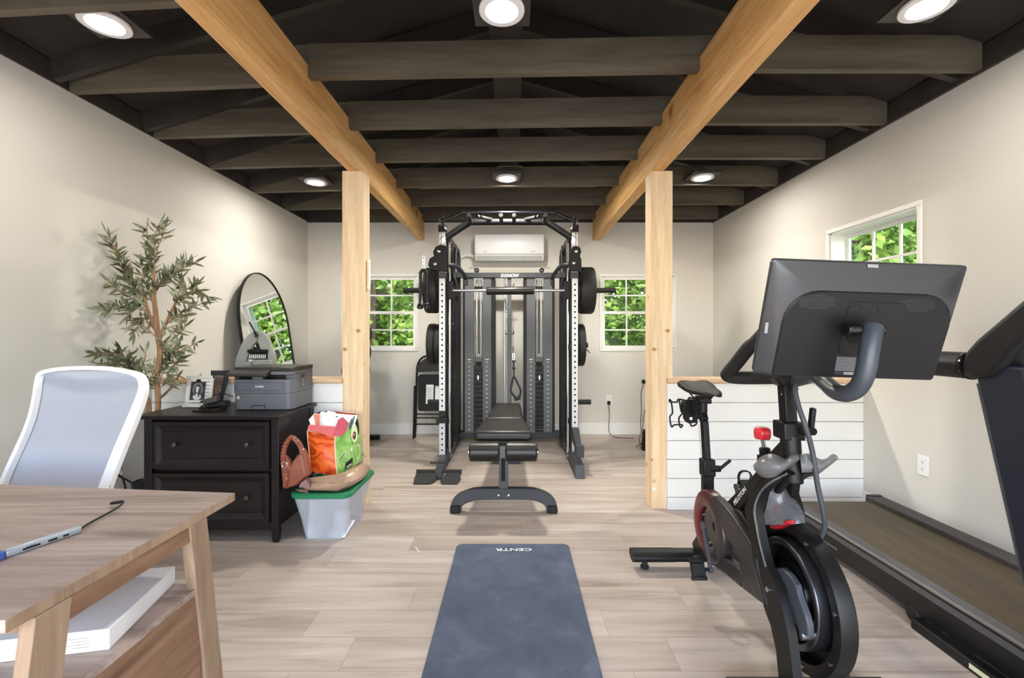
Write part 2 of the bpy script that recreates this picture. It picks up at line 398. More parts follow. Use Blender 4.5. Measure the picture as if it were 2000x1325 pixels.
# black band under the roof edge
m = MB(); m.box((XR - 0.02, YF, ZT - 0.005), (XR - 0.001, YB, ZT + 0.12)); struct('trim_1', m, M['black_paint'])
m = MB(); m.box((XL, YB - 0.02, ZT), (XR - 0.02, YB - 0.001, ZT + 0.12)); struct('trim_2', m, M['black_paint'])
m = MB(); m.box((XL + 0.001, YF, ZT + 0.01), (XL + 0.012, YB - 0.02, ZT + 0.12)); struct('trim_3', m, M['black_paint'])
def base(name, lo, hi):
    m = MB(); m.box(lo, hi); struct(name, m, M['white'], bevel=0.004)
base('baseboard_back', (XL, YB - 0.014, 0), (XR, YB - 0.0005, 0.135))
base('baseboard_left', (XL + 0.0005, 0.2, 0), (XL + 0.014, YB - 0.015, 0.135))
base('baseboard_right', (XR - 0.014, 0.2, 0), (XR - 0.0005, YB - 0.015, 0.135))

# windows: U along the wall, N into the room
def window(name, o, u, n, w, h, cols, deep, casing=0.03, lower=True, side=None):
    o, u, n, z = Vector(o), Vector(u), Vector(n), V(0, 0, 1)
    def bx(m, a0, a1, z0, z1, d0, d1):
        p = [o + u * a0 + n * d0, o + u * a1 + n * d0, o + u * a1 + n * d1, o + u * a0 + n * d1]
        m.hexa([q + z * z0 for q in p], [q + z * z1 for q in p])
    m = MB(); c = casing                                               # casing boards on the wall
    for a0, a1, z0, z1 in ((-c, w + c, h, h + c), (-c, w + c, -c, 0), (-c, 0, 0, h), (w, w + c, 0, h)): bx(m, a0, a1, z0, z1, 0.0005, 0.014)
    fr = struct(name, m, M['white'], bevel=0.003)
    m = MB(); d = -deep                                                # jamb lining and the fixed frame
    for a0, a1, z0, z1 in ((0, w, h - 0.012, h), (0, w, 0, 0.012), (0, 0.012, 0, h), (w - 0.012, w, 0, h)): bx(m, a0, a1, z0, z1, d - 0.03, 0.0)
    link('jamb', m, M['white'], fr)
    sw = 0.03
    for k, (z0, z1, dd) in enumerate(((h * 0.5 - 0.012, h - 0.012, d - 0.02), (0.012, h * 0.5 + 0.012, d))):
        m = MB(); a0, a1 = 0.012, w - 0.012
        for q in ((a0, a1, z1 - sw, z1), (a0, a1, z0, z0 + sw), (a0, a0 + sw, z0 + sw, z1 - sw), (a1 - sw, a1, z0 + sw, z1 - sw)): bx(m, *q, dd - 0.009, dd + 0.01)
        sash = link('sash', m, M['white'], fr, bevel=0.002)
        m = MB()
        for i in range(1, cols):
            x = a0 + sw + (a1 - a0 - 2 * sw) * i / cols; bx(m, x - 0.0085, x + 0.0085, z0 + sw, z1 - sw, dd - 0.006, dd + 0.006)
        zc = (z0 + z1) / 2; bx(m, a0 + sw, a1 - sw, zc - 0.0085, zc + 0.0085, dd - 0.0055, dd + 0.0055)
        link('muntins', m, M['white'], sash)
        m = MB(); bx(m, a0 + sw, a1 - sw, z0 + sw, z1 - sw, dd - 0.002, dd + 0.002); link('pane', m, M['glass'], sash)
    return fr
window('window_1', (WB[0][0], YB, WB[0][2]), (1, 0, 0), (0, -1, 0), 0.88, 0.875, 3, 0.01, 0.022)
window('window_2', (WB[1][0], YB, WB[1][2]), (1, 0, 0), (0, -1, 0), 0.865, 0.875, 3, 0.01, 0.022)
window('window_3', (XR, WR[0][0], WR[0][2]), (0, 1, 0), (-1, 0, 0), 0.75, 0.935, 3, 0.1, 0.03)

# half walls of white boards with a timber cap
for side, x0, x1 in (('left', XL, -1.168), ('right', 1.043, XR)):
    m = MB()
    sx0, sx1 = (x0, -1.182) if side == 'left' else (1.09, x1)
    m.box((sx0, 3.121, 0), (sx1, 3.235, 0.868)); w = struct('wall_divider_' + side, m, M['shiplap'])
    m = MB(); zs = [0.0, 0.087, 0.216, 0.345, 0.474, 0.603, 0.733, 0.866]
    for a, b in zip(zs, zs[1:]): m.box((x0 + 0.001, 3.1, a + 0.0022), (x1 - 0.001, 3.119, b - 0.0022))
    link('shiplap_boards', m, M['shiplap'], w, bevel=0.0015)
    m = MB(); m.box((x0, 3.082, 0.868), (x1, 3.118, 0.896)); m.box((sx0, 3.1181, 0.868), (sx1, 3.262, 0.896)); link('cap', m, M['cap'], w, bevel=0.003)

# timber frame
def timber(name, lo, hi, m_, label, cat, group):
    m = MB(); m.box(lo, hi); return tag(link(name, m, m_, bevel=0.004), label, cat, group)
timber('wood_beam', (-1.143, YF, 2.322), (-1.072, YB - 0.001, 2.605), M['beam'], 'long golden fir ceiling beam on the post beside the shopping bag', 'beam', 'exposed fir ceiling beams')
timber('wood_beam', (0.94, YF, 2.322), (1.03, YB - 0.001, 2.605), M['beam'], 'long golden fir ceiling beam on the post behind the exercise bike', 'beam', 'exposed fir ceiling beams')
timber('wood_post', (-1.179, 3.119, 0), (-1.034, 3.262, 2.3215), M['post'], 'knotty square fir post behind the orange and green shopping bag', 'post', 'square fir posts')
timber('wood_post', (0.94, 3.119, 0), (1.0875, 3.262, 2.3215), M['post'], 'knotty square fir post beside the bike saddle, at the end of the white half wall', 'post', 'square fir posts')
m = MB()                                                               # slim handle on the post
for p, q in ((PX(717, 511, -1.03), PX(717, 560, -1.03)),): pass
hy = 3.2
m.box((-1.0325, hy - 0.012, 1.52), (-1.022, hy + 0.012, 1.535)); m.box((-1.0325, hy - 0.012, 1.705), (-1.022, hy + 0.012, 1.72)); m.box((-1.022, hy - 0.012, 1.515), (-1.012, hy + 0.012, 1.725))
tag(link('bar_handle_mount', m, M['white_plastic'], bevel=0.002), 'slim white bar handle fixed to the side of the wooden post', 'handle')

m = MB(); q = P(1277, 955, 3.1185); m.lathe([(0.001, 0.004), (0.011, 0.004), (0.013, 0.0), (0.001, 0.0)], q, (0, -1, 0), 20); tag(link('socket_cover', m, M['white_plastic']), 'small round white cap near the foot of the wooden post by the bike', 'cap')
# black joists, in three lengths between the beams and the walls
spots = ['over the camera side of the front lamps', 'just behind the three front ceiling lamps', 'second behind the front ceiling lamps', 'third behind the front ceiling lamps', 'just in front of the rear ceiling lamps', 'just behind the rear ceiling lamps', 'over the gym machine', 'against the far wall']
ys = [(-0.73, 0), (-0.1, 0), (0.52, 0), (1.1, 0), (1.71, 0), (2.315, 0), (2.9, 0), (3.47, 0), (4.09, 0), (4.69, 0), (5.27, 0)]
names = {2.315: 'black painted ceiling joist nearest behind the front row of ceiling lamps', 2.9: 'black painted ceiling joist second behind the front row of ceiling lamps', 3.47: 'black painted ceiling joist just in front of the rear row of ceiling lamps', 4.09: 'black painted ceiling joist just behind the rear row of ceiling lamps', 4.69: 'black painted ceiling joist over the pull-up bar of the gym machine', 5.27: 'black painted ceiling joist nearest the far wall', 1.71: 'black painted ceiling joist just before the front row of ceiling lamps'}
for y, _ in ys:
    if y < 1.6: lab = 'black painted ceiling joist overhead near the desk'
    else: lab = names[y]
    m = MB()
    for xa, ya, xb, yb in ((XL + 0.02, y + 0.19, -1.1435, y + 0.1), (-1.0715, y + 0.05, 0.9395, y - 0.015), (1.0305, y - 0.02, XR - 0.021, y - 0.02)):
        m.hexa([V(xa, ya, 2.537), V(xb, yb, 2.537), V(xb, yb + 0.04, 2.537), V(xa, ya + 0.04, 2.537)], [V(xa, ya, 2.71), V(xb, yb, 2.71), V(xb, yb + 0.04, 2.71), V(xa, ya + 0.04, 2.71)])
    m.box((-1.1433, y + 0.06, 2.6055), (-1.0717, y + 0.13, 2.71)); m.box((0.9397, y - 0.018, 2.6055), (1.0303, y + 0.024, 2.71))
    tag(link('ceiling_joist', m, M['joist']), lab, 'joist', 'black painted ceiling joists')

# recessed lamps on little boards between the joists
M['lamp'] = glow('lamp_diffuser', (1.0, 0.95, 0.86, 1), 150.0); M['lamp3'] = glow('far_lamp_diffuser', (1.0, 0.95, 0.86, 1), 300.0); M['lamp2'] = glow('bright_lamp_diffuser', (1.0, 0.96, 0.87, 1), 800.0)
def lamp(x, y, label, first={}):
    far = 'lamp' if y < 3 else 'lamp2' if abs(x) < 1 else 'lamp3'; first.setdefault(far, None)
    if first[far] is None:
        o = V(x, y, 2.56); th = thing('ceiling_light', label, 'ceiling light', o, 'round recessed ceiling lamps')
        m = MB(); m.box((x - 0.12, y - 0.112, 2.562), (x + 0.12, y + 0.112, 2.582)); link('mounting_board', m, M['black_paint'], th, bevel=0.002)
        m = MB(); m.ring((x, y, 2.547), (0, 0, 1), 0.066, 0.095, 0.0149); link('trim_ring', m, M['white_plastic'], th, bevel=0.003)
        m = MB(); m.cyl((x, y, 2.5525), (x, y, 2.5615), 0.0655, n=40); link('diffuser', m, M[far], th)
        first[far] = th; return th
    return dup(first[far], V(x, y, 2.56), label, 'round recessed ceiling lamps')
def PC(px, py): return F * (2.55 - HC) / (CY - py)
for px, py, lab in ((980, 22, 'round recessed lamp nearest the camera over the exercise mat'), (205, 48, 'round recessed lamp over the white desk chair'), (1810, 15, 'round recessed lamp over the treadmill'),
                    (990, 357, 'small round recessed lamp over the gym machine'), (617, 366, 'round recessed lamp towards the arched mirror corner'), (1372, 356, 'round recessed lamp beyond the post behind the bike')):
    y = PC(px, py) if py < 100 else {990: 3.96, 617: 4.06, 1372: 3.94}[px]
    lamp((px - CX) * y / F, y, lab)
# ================================================================== cable gym with smith bar
GX = -0.047
gym = thing('cable_gym', 'tall black and silver cable gym with smith bar and two weight stacks', 'gym machine', V(GX, 4.65, 0))
UL, UR = -0.657, 0.556                                                  # upright centre lines
def both(): return ((UL, -1), (UR, 1))
for x, s in both():
    m = MB(); m.box((x - 0.03, 4.16, 0.075), (x + 0.03, 4.235, 1.71)); m.use(1)
    m.box((x - 0.027, 4.1565, 0.09), (x + 0.027, 4.16, 1.71)); m.use(2)
    for i in range(31):
        z = 0.14 + i * 0.0505
        m.cyl((x, 4.1555, z), (x, 4.1567, z), 0.009, n=12)
    m.use(3)
    for i in range(5): m.box((x - 0.007, 4.156, 0.27 + i * 0.303), (x + 0.007, 4.1566, 0.279 + i * 0.303))
    link('front_upright', m, [M['black_metal'], M['silver'], M['hole'], M['grey_ink']], gym)
    m = MB(); m.box((x - 0.033, 4.15, 1.7105), (x + 0.033, 4.24, 1.765)); link('collar', m, M['dark_metal'], gym, bevel=0.003)
    m = MB(); m.box((x - 0.026, 4.165, 1.766), (x + 0.026, 4.23, 2.135)); m.use(1); m.box((x + s * 0.009 - 0.002, 4.162, 1.77), (x + s * 0.009 + 0.002, 4.1655, 2.13)); link('mast', m, [M['silver'], M['hole']], gym, bevel=0.002)
    m = MB(); m.box((x - 0.034, 4.15, 2.1355), (x + 0.034, 4.245, 2.2)); m.box((x - 0.011, 4.17, 2.2), (x + 0.011, 4.22, 2.255)); m.hexa([V(x - 0.011, 4.17, 2.255), V(x + 0.011, 4.17, 2.255), V(x + 0.011, 4.22, 2.255), V(x - 0.011, 4.22, 2.255)], [V(x - 0.004, 4.185, 2.3), V(x + 0.004, 4.185, 2.3), V(x + 0.004, 4.2, 2.3), V(x - 0.004, 4.2, 2.3)])
    link('mast_cap', m, M['black_metal'], gym, bevel=0.002)
    for dx, dz in ((-0.017, 2.24), (0.02, 2.24), (0.0, 2.185), (-s * 0.034, 2.165), (-s * 0.038, 2.12)):
        m = MB(); m.cyl((x + dx, 4.14, dz), (x + dx, 4.17, dz), 0.01, n=10); link('bolt', m, M['chrome'], gym)
    # base rail, foot and rear upright
    bx = x + (0.02 if s < 0 else -0.012)
    m = MB(); m.box((bx - 0.036, 3.98 if s < 0 else 3.9, 0.006), (bx + 0.036, 5.2, 0.074)); link('base_rail', m, M['dark_metal'], gym, bevel=0.004)
    m = MB(); m.box((bx - 0.037, 5.04, 0.0745), (bx + 0.037, 5.12, 2.08)); link('rear_upright', m, M['black_metal'], gym, bevel=0.004)
    m = MB(); m.box((bx - 0.03, 4.5, 0.0745), (bx + 0.03, 4.56, 2.08)); link('middle_upright', m, M['black_metal'], gym, bevel=0.004)
    m = MB(); m.box((bx - 0.03, 4.24, 2.081), (bx + 0.03, 5.12, 2.14)); link('top_rail', m, M['black_metal'], gym, bevel=0.004)
    for zz in (0.35, 1.05): 
        m = MB(); m.box((bx - 0.02, 4.2355, zz), (bx + 0.02, 4.4995, zz + 0.05)); link('side_brace', m, M['black_metal'], gym, bevel=0.003)
    for yy in (4.3, 4.35, 4.48, 4.6, 5.02):
        m = MB(); m.cyl((bx - s * 0.036, yy, 0.05 + 0.04 * (yy > 4.4)), (bx - s * 0.045, yy, 0.05 + 0.04 * (yy > 4.4)), 0.011, n=10); link('bolt', m, M['chrome'], gym)
    for zz in (0.6, 0.78, 1.3): m = MB(); m.cyl((bx - s * 0.03, 4.53, zz), (bx - s * 0.04, 4.53, zz), 0.008, n=10); link('bolt', m, M['chrome'], gym)
    # slide rod of the smith bar
    gx = x - s * 0.0465
    m = MB(); m.cyl((gx, 4.32, 0.0745), (gx, 4.32, 2.08), 0.0115, n=16); link('slide_rod', m, M['chrome'], gym)
    m = MB(); m.box((gx - 0.03, 4.28, 1.53), (gx + 0.03, 4.365, 1.7)); link('carriage', m, M['plastic'], gym, bevel=0.006)
    # curved gusset at the top
    m = MB(); prof = [(4.52, 2.08), (4.46, 2.05), (4.41, 1.95), (4.395, 1.85), (4.42, 1.72), (4.47, 1.68), (4.52, 1.67)]
    gg = x - s * 0.085
    m.prism([V(gg - 0.004, a, b) for a, b in prof], (0.008, 0, 0)); m.box((min(gg, bx - s * 0.031), 4.505, 1.68), (max(gg, bx - s * 0.031), 4.52, 1.75)); link('gusset', m, M['gloss'], gym)
    # cable carriage with two pulleys
    cx_ = x - 0.055 if s < 0 else x + 0.005
    m = MB(); a = s
    pts = [(0.06, 1.765), (0.06, 1.99), (0.0, 2.005), (-0.045, 1.985), (-0.07, 1.94), (-0.062, 1.9), (-0.1, 1.88), (-0.115, 1.82), (-0.09, 1.775)] if s < 0 else [(-0.055, 1.77), (-0.055, 1.9), (-0.045, 1.95), (-0.03, 1.985), (0.01, 1.99), (0.045, 1.95), (0.036, 1.9), (0.048, 1.87), (0.05, 1.77)]
    for dy in (-0.03, 0.022): m.prism([V(x + px_, 4.11 + dy, z) for px_, z in pts], (0, 0.008, 0))
    m.box((x - 0.036, 4.09, 1.78), (x + 0.036, 4.148, 1.85))
    pc = link('cable_carriage', m, M['plastic'], gym, bevel=0.002)
    for px_, z in (((-0.015, 1.945), (-0.05, 1.83)) if s < 0 else ((0.0, 1.945), (-0.02, 1.84))):
        m = MB(); m.lathe([(0.012, -0.012), (0.047, -0.012), (0.047, -0.008), (0.036, 0.0), (0.047, 0.008), (0.047, 0.012), (0.012, 0.012)], (x + px_, 4.1, z), (0, 1, 0)); m.use(1)
        m.ball((x + px_, 4.078, z), (0.017, 0.008, 0.017), 14, 8); link('pulley', m, [M['gloss'], M['chrome']], pc)
    # bent arm that carries the top pulley
    m = MB()
    ar = [V(x - s * 0.02, 4.26, 1.85), V(x - s * 0.09, 4.3, 1.85), V(x - s * 0.13, 4.4, 1.83), V(x - s * 0.16, 4.65, 1.78), V(x - s * 0.163, 4.66, 1.7)]
    m.tube(ar, 0.021, 12); link('bent_arm', m, M['dark_metal'], gym)
    # storage pegs
    for zz, ln in ((1.09, 0.16), (0.525, 0.19)):
        x0 = bx + s * 0.0305; m = MB(); m.cyl((x0, 4.53, zz), (x0 + s * ln, 4.53, zz), 0.025, n=18); link('storage_peg', m, M['rubber'], gym, bevel=0.003)
    m = MB(); m.box((x - s * 0.02 - 0.028, 5.0, 0.075), (x - s * 0.02 + 0.028, 5.035, 0.16)); link('rear_bracket', m, M['plastic'], gym, bevel=0.004)
# pull-up bars over the top
m = MB(); m.tube([V(UL + 0.03, 4.2, 2.09), V(UL + 0.12, 4.2, 2.15), V(UL + 0.24, 4.2, 2.225), V(UL + 0.3, 4.2, 2.235), V(UR - 0.3, 4.2, 2.235), V(UR - 0.24, 4.2, 2.225), V(UR - 0.12, 4.2, 2.15), V(UR - 0.03, 4.2, 2.09)], 0.03, 14, k=3)
link('pull_up_bar', m, M['black_metal'], gym)
m = MB(); m.tube([V(UL + 0.015, 4.02, 2.195), V(UL + 0.09, 4.02, 2.225), V(UL + 0.19, 4.02, 2.265), V(UL + 0.25, 4.02, 2.272), V(UR - 0.25, 4.02, 2.272), V(UR - 0.19, 4.02, 2.265), V(UR - 0.09, 4.02, 2.225), V(UR - 0.015, 4.02, 2.195)], 0.0145, 12, k=3)
for s, x in ((1, UL), (-1, UR)): m.cyl((x + s * 0.02, 4.02, 2.195), (x + s * 0.02, 4.165, 2.18), 0.014)
link('pull_up_bar', m, M['gloss'], gym)
m = MB()
for px in (918, 979, 1004, 1064):
    x = (px - CX) * 4.1 / F; m.cyl((x, 3.99, 2.245), (x, 4.18, 2.225), 0.018, n=14)
for a, b in ((0.33, 0.45), (0.88, 0.76)): m.cyl((UL + a, 4.0, 2.235), (UL + b, 4.19, 2.255), 0.017, n=14)
link('bar_grips', m, M['rubber'], gym)
# rear cross members, shrouds and stacks
m = MB(); m.box((UL - 0.05, 4.965, 1.818), (UR + 0.05, 5.035, 1.872)); cb = link('cross_beam', m, M['dark_metal'], gym, bevel=0.003)
lettering('brand_lettering', 'DONOW', P(996, 538.5, 4.9645), (1, 0, 0), (0, 0, 1), 0.038, M['white_ink'], cb, bold=0.03, shear=0.2, fit=0.2)
m = MB(); m.box((UL + 0.058, 5.06, 0.04), (UR - 0.05, 5.13, 0.12)); link('rear_base', m, M['dark_metal'], gym, bevel=0.004)
xm = (995 - CX) * 5.0 / F
m = MB(); m.box((xm - 0.022, 5.0, 0.1205), (xm + 0.022, 5.045, 1.8175)); link('centre_post', m, M['shroud'], gym, bevel=0.003)
m = MB(); m.cyl((xm - 0.052, 4.99, 0.1205), (xm - 0.052, 4.99, 1.8175), 0.007, n=12); link('centre_rod', m, M['chrome'], gym)
m = MB()
for i in range(15):
    zz = 1.4 + i * 0.024; m.ball((xm - 0.03 + 0.004 * math.sin(i * 2.1), 4.985, zz), (0.006, 0.004, 0.012), 8, 6)
link('chain', m, M['chrome'], gym)
m = MB()
for zz in (1.72, 1.2):
    for s in (-1, 1): m.tube([V(xm + s * 0.022, 5.01, zz), V(xm + s * 0.04, 5.0, zz), V(xm + s * 0.046, 4.995, zz + 0.01), V(xm + s * 0.047, 4.99, zz + 0.035)], 0.005, 8, k=3)
link('hooks', m, M['plastic'], gym)
Y5 = 5.0
def X5(px): return (px - CX) * Y5 / F
for (a0, a1, g0, g1, h0, h1, b0, b1) in ((904, 908, 908, 925.5, 943, 959.5, 959.5, 967), (1022.5, 1028.5, 1028.5, 1045.5, 1061.5, 1078.5, 1078.5, 1083.5)):
    m = MB()
    for q0, q1 in ((a0, a1), (b0, b1)): m.box((X5(q0), Y5 + 0.001, 0.1205), (X5(q1), Y5 + 0.25, 1.817))
    sh = link('stack_housing', m, M['black_metal'], gym)
    for q0, q1 in ((g0, g1), (h0, h1)):
        m = MB(); m.box((X5(q0), Y5 - 0.01, 0.121), (X5(q1), Y5 + 0.03, 1.8165)); pn = link('housing_panel', m, M['shroud'], sh, bevel=0.002)
        m = MB(); xc = (X5(q0) + X5(q1)) / 2
        for i in range(16):
            zz = 0.893 - i * 0.0493
            m.box((xc - 0.011, Y5 - 0.0113, zz - 0.0028), (xc + 0.009, Y5 - 0.0102, zz + 0.0028))
        m.box((xc - 0.019, Y5 - 0.0113, 0.918), (xc + 0.019, Y5 - 0.0102, 0.926))
        link('scale_print', m, M['white_ink'], pn)
    xc = (X5(g1) + X5(h0)) / 2; hw = (X5(h0) - X5(g1)) / 2 - 0.002
    m = MB()
    for s in (-1, 1): m.cyl((xc + s * 0.024, Y5 + 0.07, 0.13), (xc + s * 0.024, Y5 + 0.07, 1.81), 0.0095, n=12)
    link('guide_rods', m, M['silver'], sh)
    m = MB(); m.cyl((xc, Y5 + 0.06, 0.96), (xc, Y5 + 0.06, 1.815), 0.003, n=8); link('cable', m, M['rubber'], sh)
    m = MB(); m.box((xc - hw, Y5 + 0.03, 1.69), (xc + hw, Y5 + 0.05, 1.73)); link('pulley_bracket', m, M['plastic'], sh)
    m = MB(); m.box((xc - hw, Y5 + 0.01, 0.895), (xc + hw, Y5 + 0.12, 0.945)); m.use(1); m.cyl((xc, Y5 + 0.06, 0.945), (xc, Y5 + 0.06, 0.985), 0.008, n=10); link('stack_head', m, [M['shroud'], M['chrome']], sh, bevel=0.003)
    m = MB()
    for dx in (-0.026, -0.005, 0.016): m.cyl((xc + dx + 0.003, Y5 + 0.03, 0.855), (xc + dx + 0.003, Y5 + 0.03, 0.8945), 0.009, n=10)
    link('selector_tubes', m, M['plastic'], sh)
    for i in range(14):
        z1 = 0.85 - i * 0.0505
        m = MB(); m.box((xc - hw, Y5 + 0.006, z1 - 0.044), (xc + hw, Y5 + 0.12, z1)); m.use(1); m.cyl((xc - 0.006, Y5 + 0.0045, z1 - 0.022), (xc - 0.006, Y5 + 0.0065, z1 - 0.022), 0.008, n=10)
        link('stack_plate', m, [M['rubber'], M['hole']], sh, bevel=0.006)
    m = MB(); m.cyl((xc, Y5 - 0.03, 0.727), (xc, Y5 + 0.005, 0.727), 0.009, n=10); m.box((xc - 0.004, Y5 - 0.035, 0.7), (xc + 0.004, Y5 - 0.028, 0.75)); link('selector_pin', m, M['chrome'], sh)
for px in (931, 1058):
    x = (px - CX) * 5.0 / F; z = HC - (528.5 - CY) * 5.0 / F
    m = MB(); m.lathe([(0.008, -0.01), (0.027, -0.01), (0.027, -0.006), (0.02, 0), (0.027, 0.006), (0.027, 0.01), (0.008, 0.01)], (x, 4.995, z), (0, 1, 0)); m.use(1); m.ball((x, 4.982, z), (0.01, 0.005, 0.01), 10, 6)
    link('top_pulley', m, [M['plastic'], M['chrome']], gym)
    s = -1 if px < 1000 else 1; xe = (UL + 0.16) if s < 0 else UR - 0.16
    m = MB(); m.cyl((x, 4.995, z + 0.024), (x + (xe - x) * 0.98, 4.99, z + 0.026), 0.0028, n=8); link('cable', m, M['rubber'], gym)
for px0, px1, s in ((892, 892, -1), (1097, 1100, 1)):
    m = MB(); x0 = (px0 - CX) * 4.7 / F; m.lathe([(0.006, -0.012), (0.024, -0.012), (0.024, 0.012), (0.006, 0.012)], (x0, 4.7, 1.57), (1, 0, 0)); m.cyl((x0, 4.7, 1.55), (x0 + (0.02 if s > 0 else 0), 4.7, 0.08), 0.0028, n=8); link('cable', m, M['rubber'], gym)
# the smith bar itself
ZB, YBAR = 1.615, 4.322
m = MB(); m.cyl((-0.835, YBAR, ZB), (0.745, YBAR, ZB), 0.0135, n=20); bar = link('smith_bar', m, M['steel'], gym)
m = MB(); m.cyl((-0.262, YBAR, ZB - 0.005), (0.19, YBAR, ZB), 0.038, n=24); link('bar_pad', m, M['leather'], bar, bevel=0.004)
for a, b in ((-1.053, -0.6995), (0.609, 0.965)):
    m = MB(); m.cyl((a, YBAR, ZB), (b, YBAR, ZB), 0.0245, n=24); link('bar_sleeve', m, M['rubber'], bar, bevel=0.003)
# low details at the uprights
m = MB(); m.box((UL - 0.045, 4.1, 0.395), (UL + 0.05, 4.1555, 0.445)); m.use(0); m.box((UL - 0.026, 4.135, 0.445), (UL + 0.034, 4.1555, 0.5)); link('safety_hook', m, M['plastic'], gym, bevel=0.003)
m = MB(); m.hexa([V(UR - 0.028, 3.88, 0.19), V(UR + 0.02, 3.88, 0.19), V(UR + 0.035, 4.1555, 0.23), V(UR - 0.03, 4.1555, 0.23)], [V(UR - 0.028, 3.88, 0.25), V(UR + 0.02, 3.88, 0.25), V(UR + 0.035, 4.1555, 0.35), V(UR - 0.03, 4.1555, 0.35)]); m.box((UR - 0.03, 3.84, 0.155), (UR + 0.036, 3.9, 0.255)); link('spotter_arm', m, M['dark_metal'], gym, bevel=0.003)
m = MB(); bx = UR - 0.012                                               # sloping front foot
m.hexa([V(bx - 0.036, 3.77, 0.0), V(bx + 0.044, 3.77, 0.0), V(bx + 0.04, 4.155, 0.0), V(bx - 0.036, 4.155, 0.0)], [V(bx - 0.036, 3.8, 0.105), V(bx + 0.04, 3.8, 0.105), V(bx + 0.036, 4.155, 0.13), V(bx - 0.034, 4.155, 0.13)]); link('front_foot', m, M['dark_metal'], gym, bevel=0.003)
m = MB()                                                                 # pressed foot plate in front of the other upright
def wp(px, py, z): return PZ(px, py, z)
for q in ([(813, 925, 0.05), (857, 925, 0.05), (848, 941, 0.012), (840, 946, 0.006), (807, 946, 0.006)], [(872, 925, 0.05), (902, 925, 0.05), (893, 946, 0.006), (862, 946, 0.006), (860, 941, 0.012)]):
    m.prism([wp(*p) for p in q], (0, 0, 0.005))
m.hexa([wp(813, 925, 0.05), wp(902, 925, 0.05), wp(902, 922, 0.05), wp(813, 922, 0.05)], [p + V(0, 0, 0.02) for p in (wp(813, 925, 0.05), wp(902, 925, 0.05), wp(902, 922, 0.05), wp(813, 922, 0.05))])
fp = link('foot_plate', m, M['rubber'], gym)
m = MB(); m.hexa([wp(849, 934, 0.02), wp(863, 934, 0.02), V(-0.605, 4.155, 0.0), V(-0.675, 4.155, 0.0)], [wp(849, 934, 0.02) + V(0, 0, 0.055), wp(863, 934, 0.02) + V(0, 0, 0.055), V(-0.605, 4.155, 0.1), V(-0.675, 4.155, 0.1)]); link('foot_bracket', m, M['dark_metal'], fp, bevel=0.003)
m = MB(); m.cyl(P(840, 904.5, 3.86), P(876, 904.5, 3.86), 0.009, n=12); link('foot_bar', m, M['gloss'], fp)

# plates
def plate(name, x0, x1, y, z, r, label, group):
    m = MB(); w = x1 - x0; p = [(0.0265, 0), (r * 0.4, 0.0), (r * 0.42, w * 0.12), (r * 0.78, w * 0.12), (r * 0.8, 0.0), (r * 0.96, 0), (r, w * 0.14), (r, w * 0.86), (r * 0.96, w), (r * 0.8, w), (r * 0.78, w * 0.88), (r * 0.42, w * 0.88), (r * 0.4, w), (0.0265, w)]
    o = V(x0, y, z); m.lathe(p + [p[0]], o, (1, 0, 0), 56, cap=False); m.use(1)
    for s in (0, w): m.ring(o + V(s - (0.001 if s == 0 else 0.0), 0, 0), (1, 0, 0), 0.0265, r * 0.17, 0.001, 24)
    return tag(link(name, m, [M['rubber'], M['steel']]), label, 'weight plate', group)
ZP = 1.594 + 0.004
plate('bumper_plate', -0.834, -0.716, YBAR, ZP + 0.015, 0.215, 'thick black bumper plate on the smith bar behind the hanging rope', 'bumper plates on the smith bar')
plate('bumper_plate', 0.618, 0.748, YBAR, ZP + 0.015, 0.222, 'thick black bumper plate on the smith bar end nearer the bike', 'bumper plates on the smith bar')
plate('weight_plate', -0.842, -0.775, 4.53, 1.1, 0.205, 'black plate on the storage peg above the folded chair', 'plates on the storage pegs')
plate('weight_plate', -0.772, -0.706, 4.53, 1.1, 0.2, 'inner black plate on the storage peg above the folded chair', 'plates on the storage pegs')
plate('weight_plate', 0.625, 0.69, 4.53, 1.092, 0.21, 'black plate with a clip on the storage peg nearer the bike', 'plates on the storage pegs')
m = MB(); m.ring((0.695, 4.53, 1.09), (1, 0, 0), 0.0255, 0.037, 0.02, 24); m.box((0.697, 4.515, 1.125), (0.715, 4.535, 1.145)); m.hexa([V(0.698, 4.48, 1.06), V(0.72, 4.47, 1.05), V(0.722, 4.49, 1.045), V(0.7, 4.5, 1.06)], [V(0.74, 4.47, 1.02), V(0.75, 4.46, 1.015), V(0.75, 4.48, 1.01), V(0.735, 4.49, 1.02)])
tag(link('bar_clamp', m, M['plastic'], bevel=0.002), 'black locking clamp on the storage peg outside the plate', 'clamp')
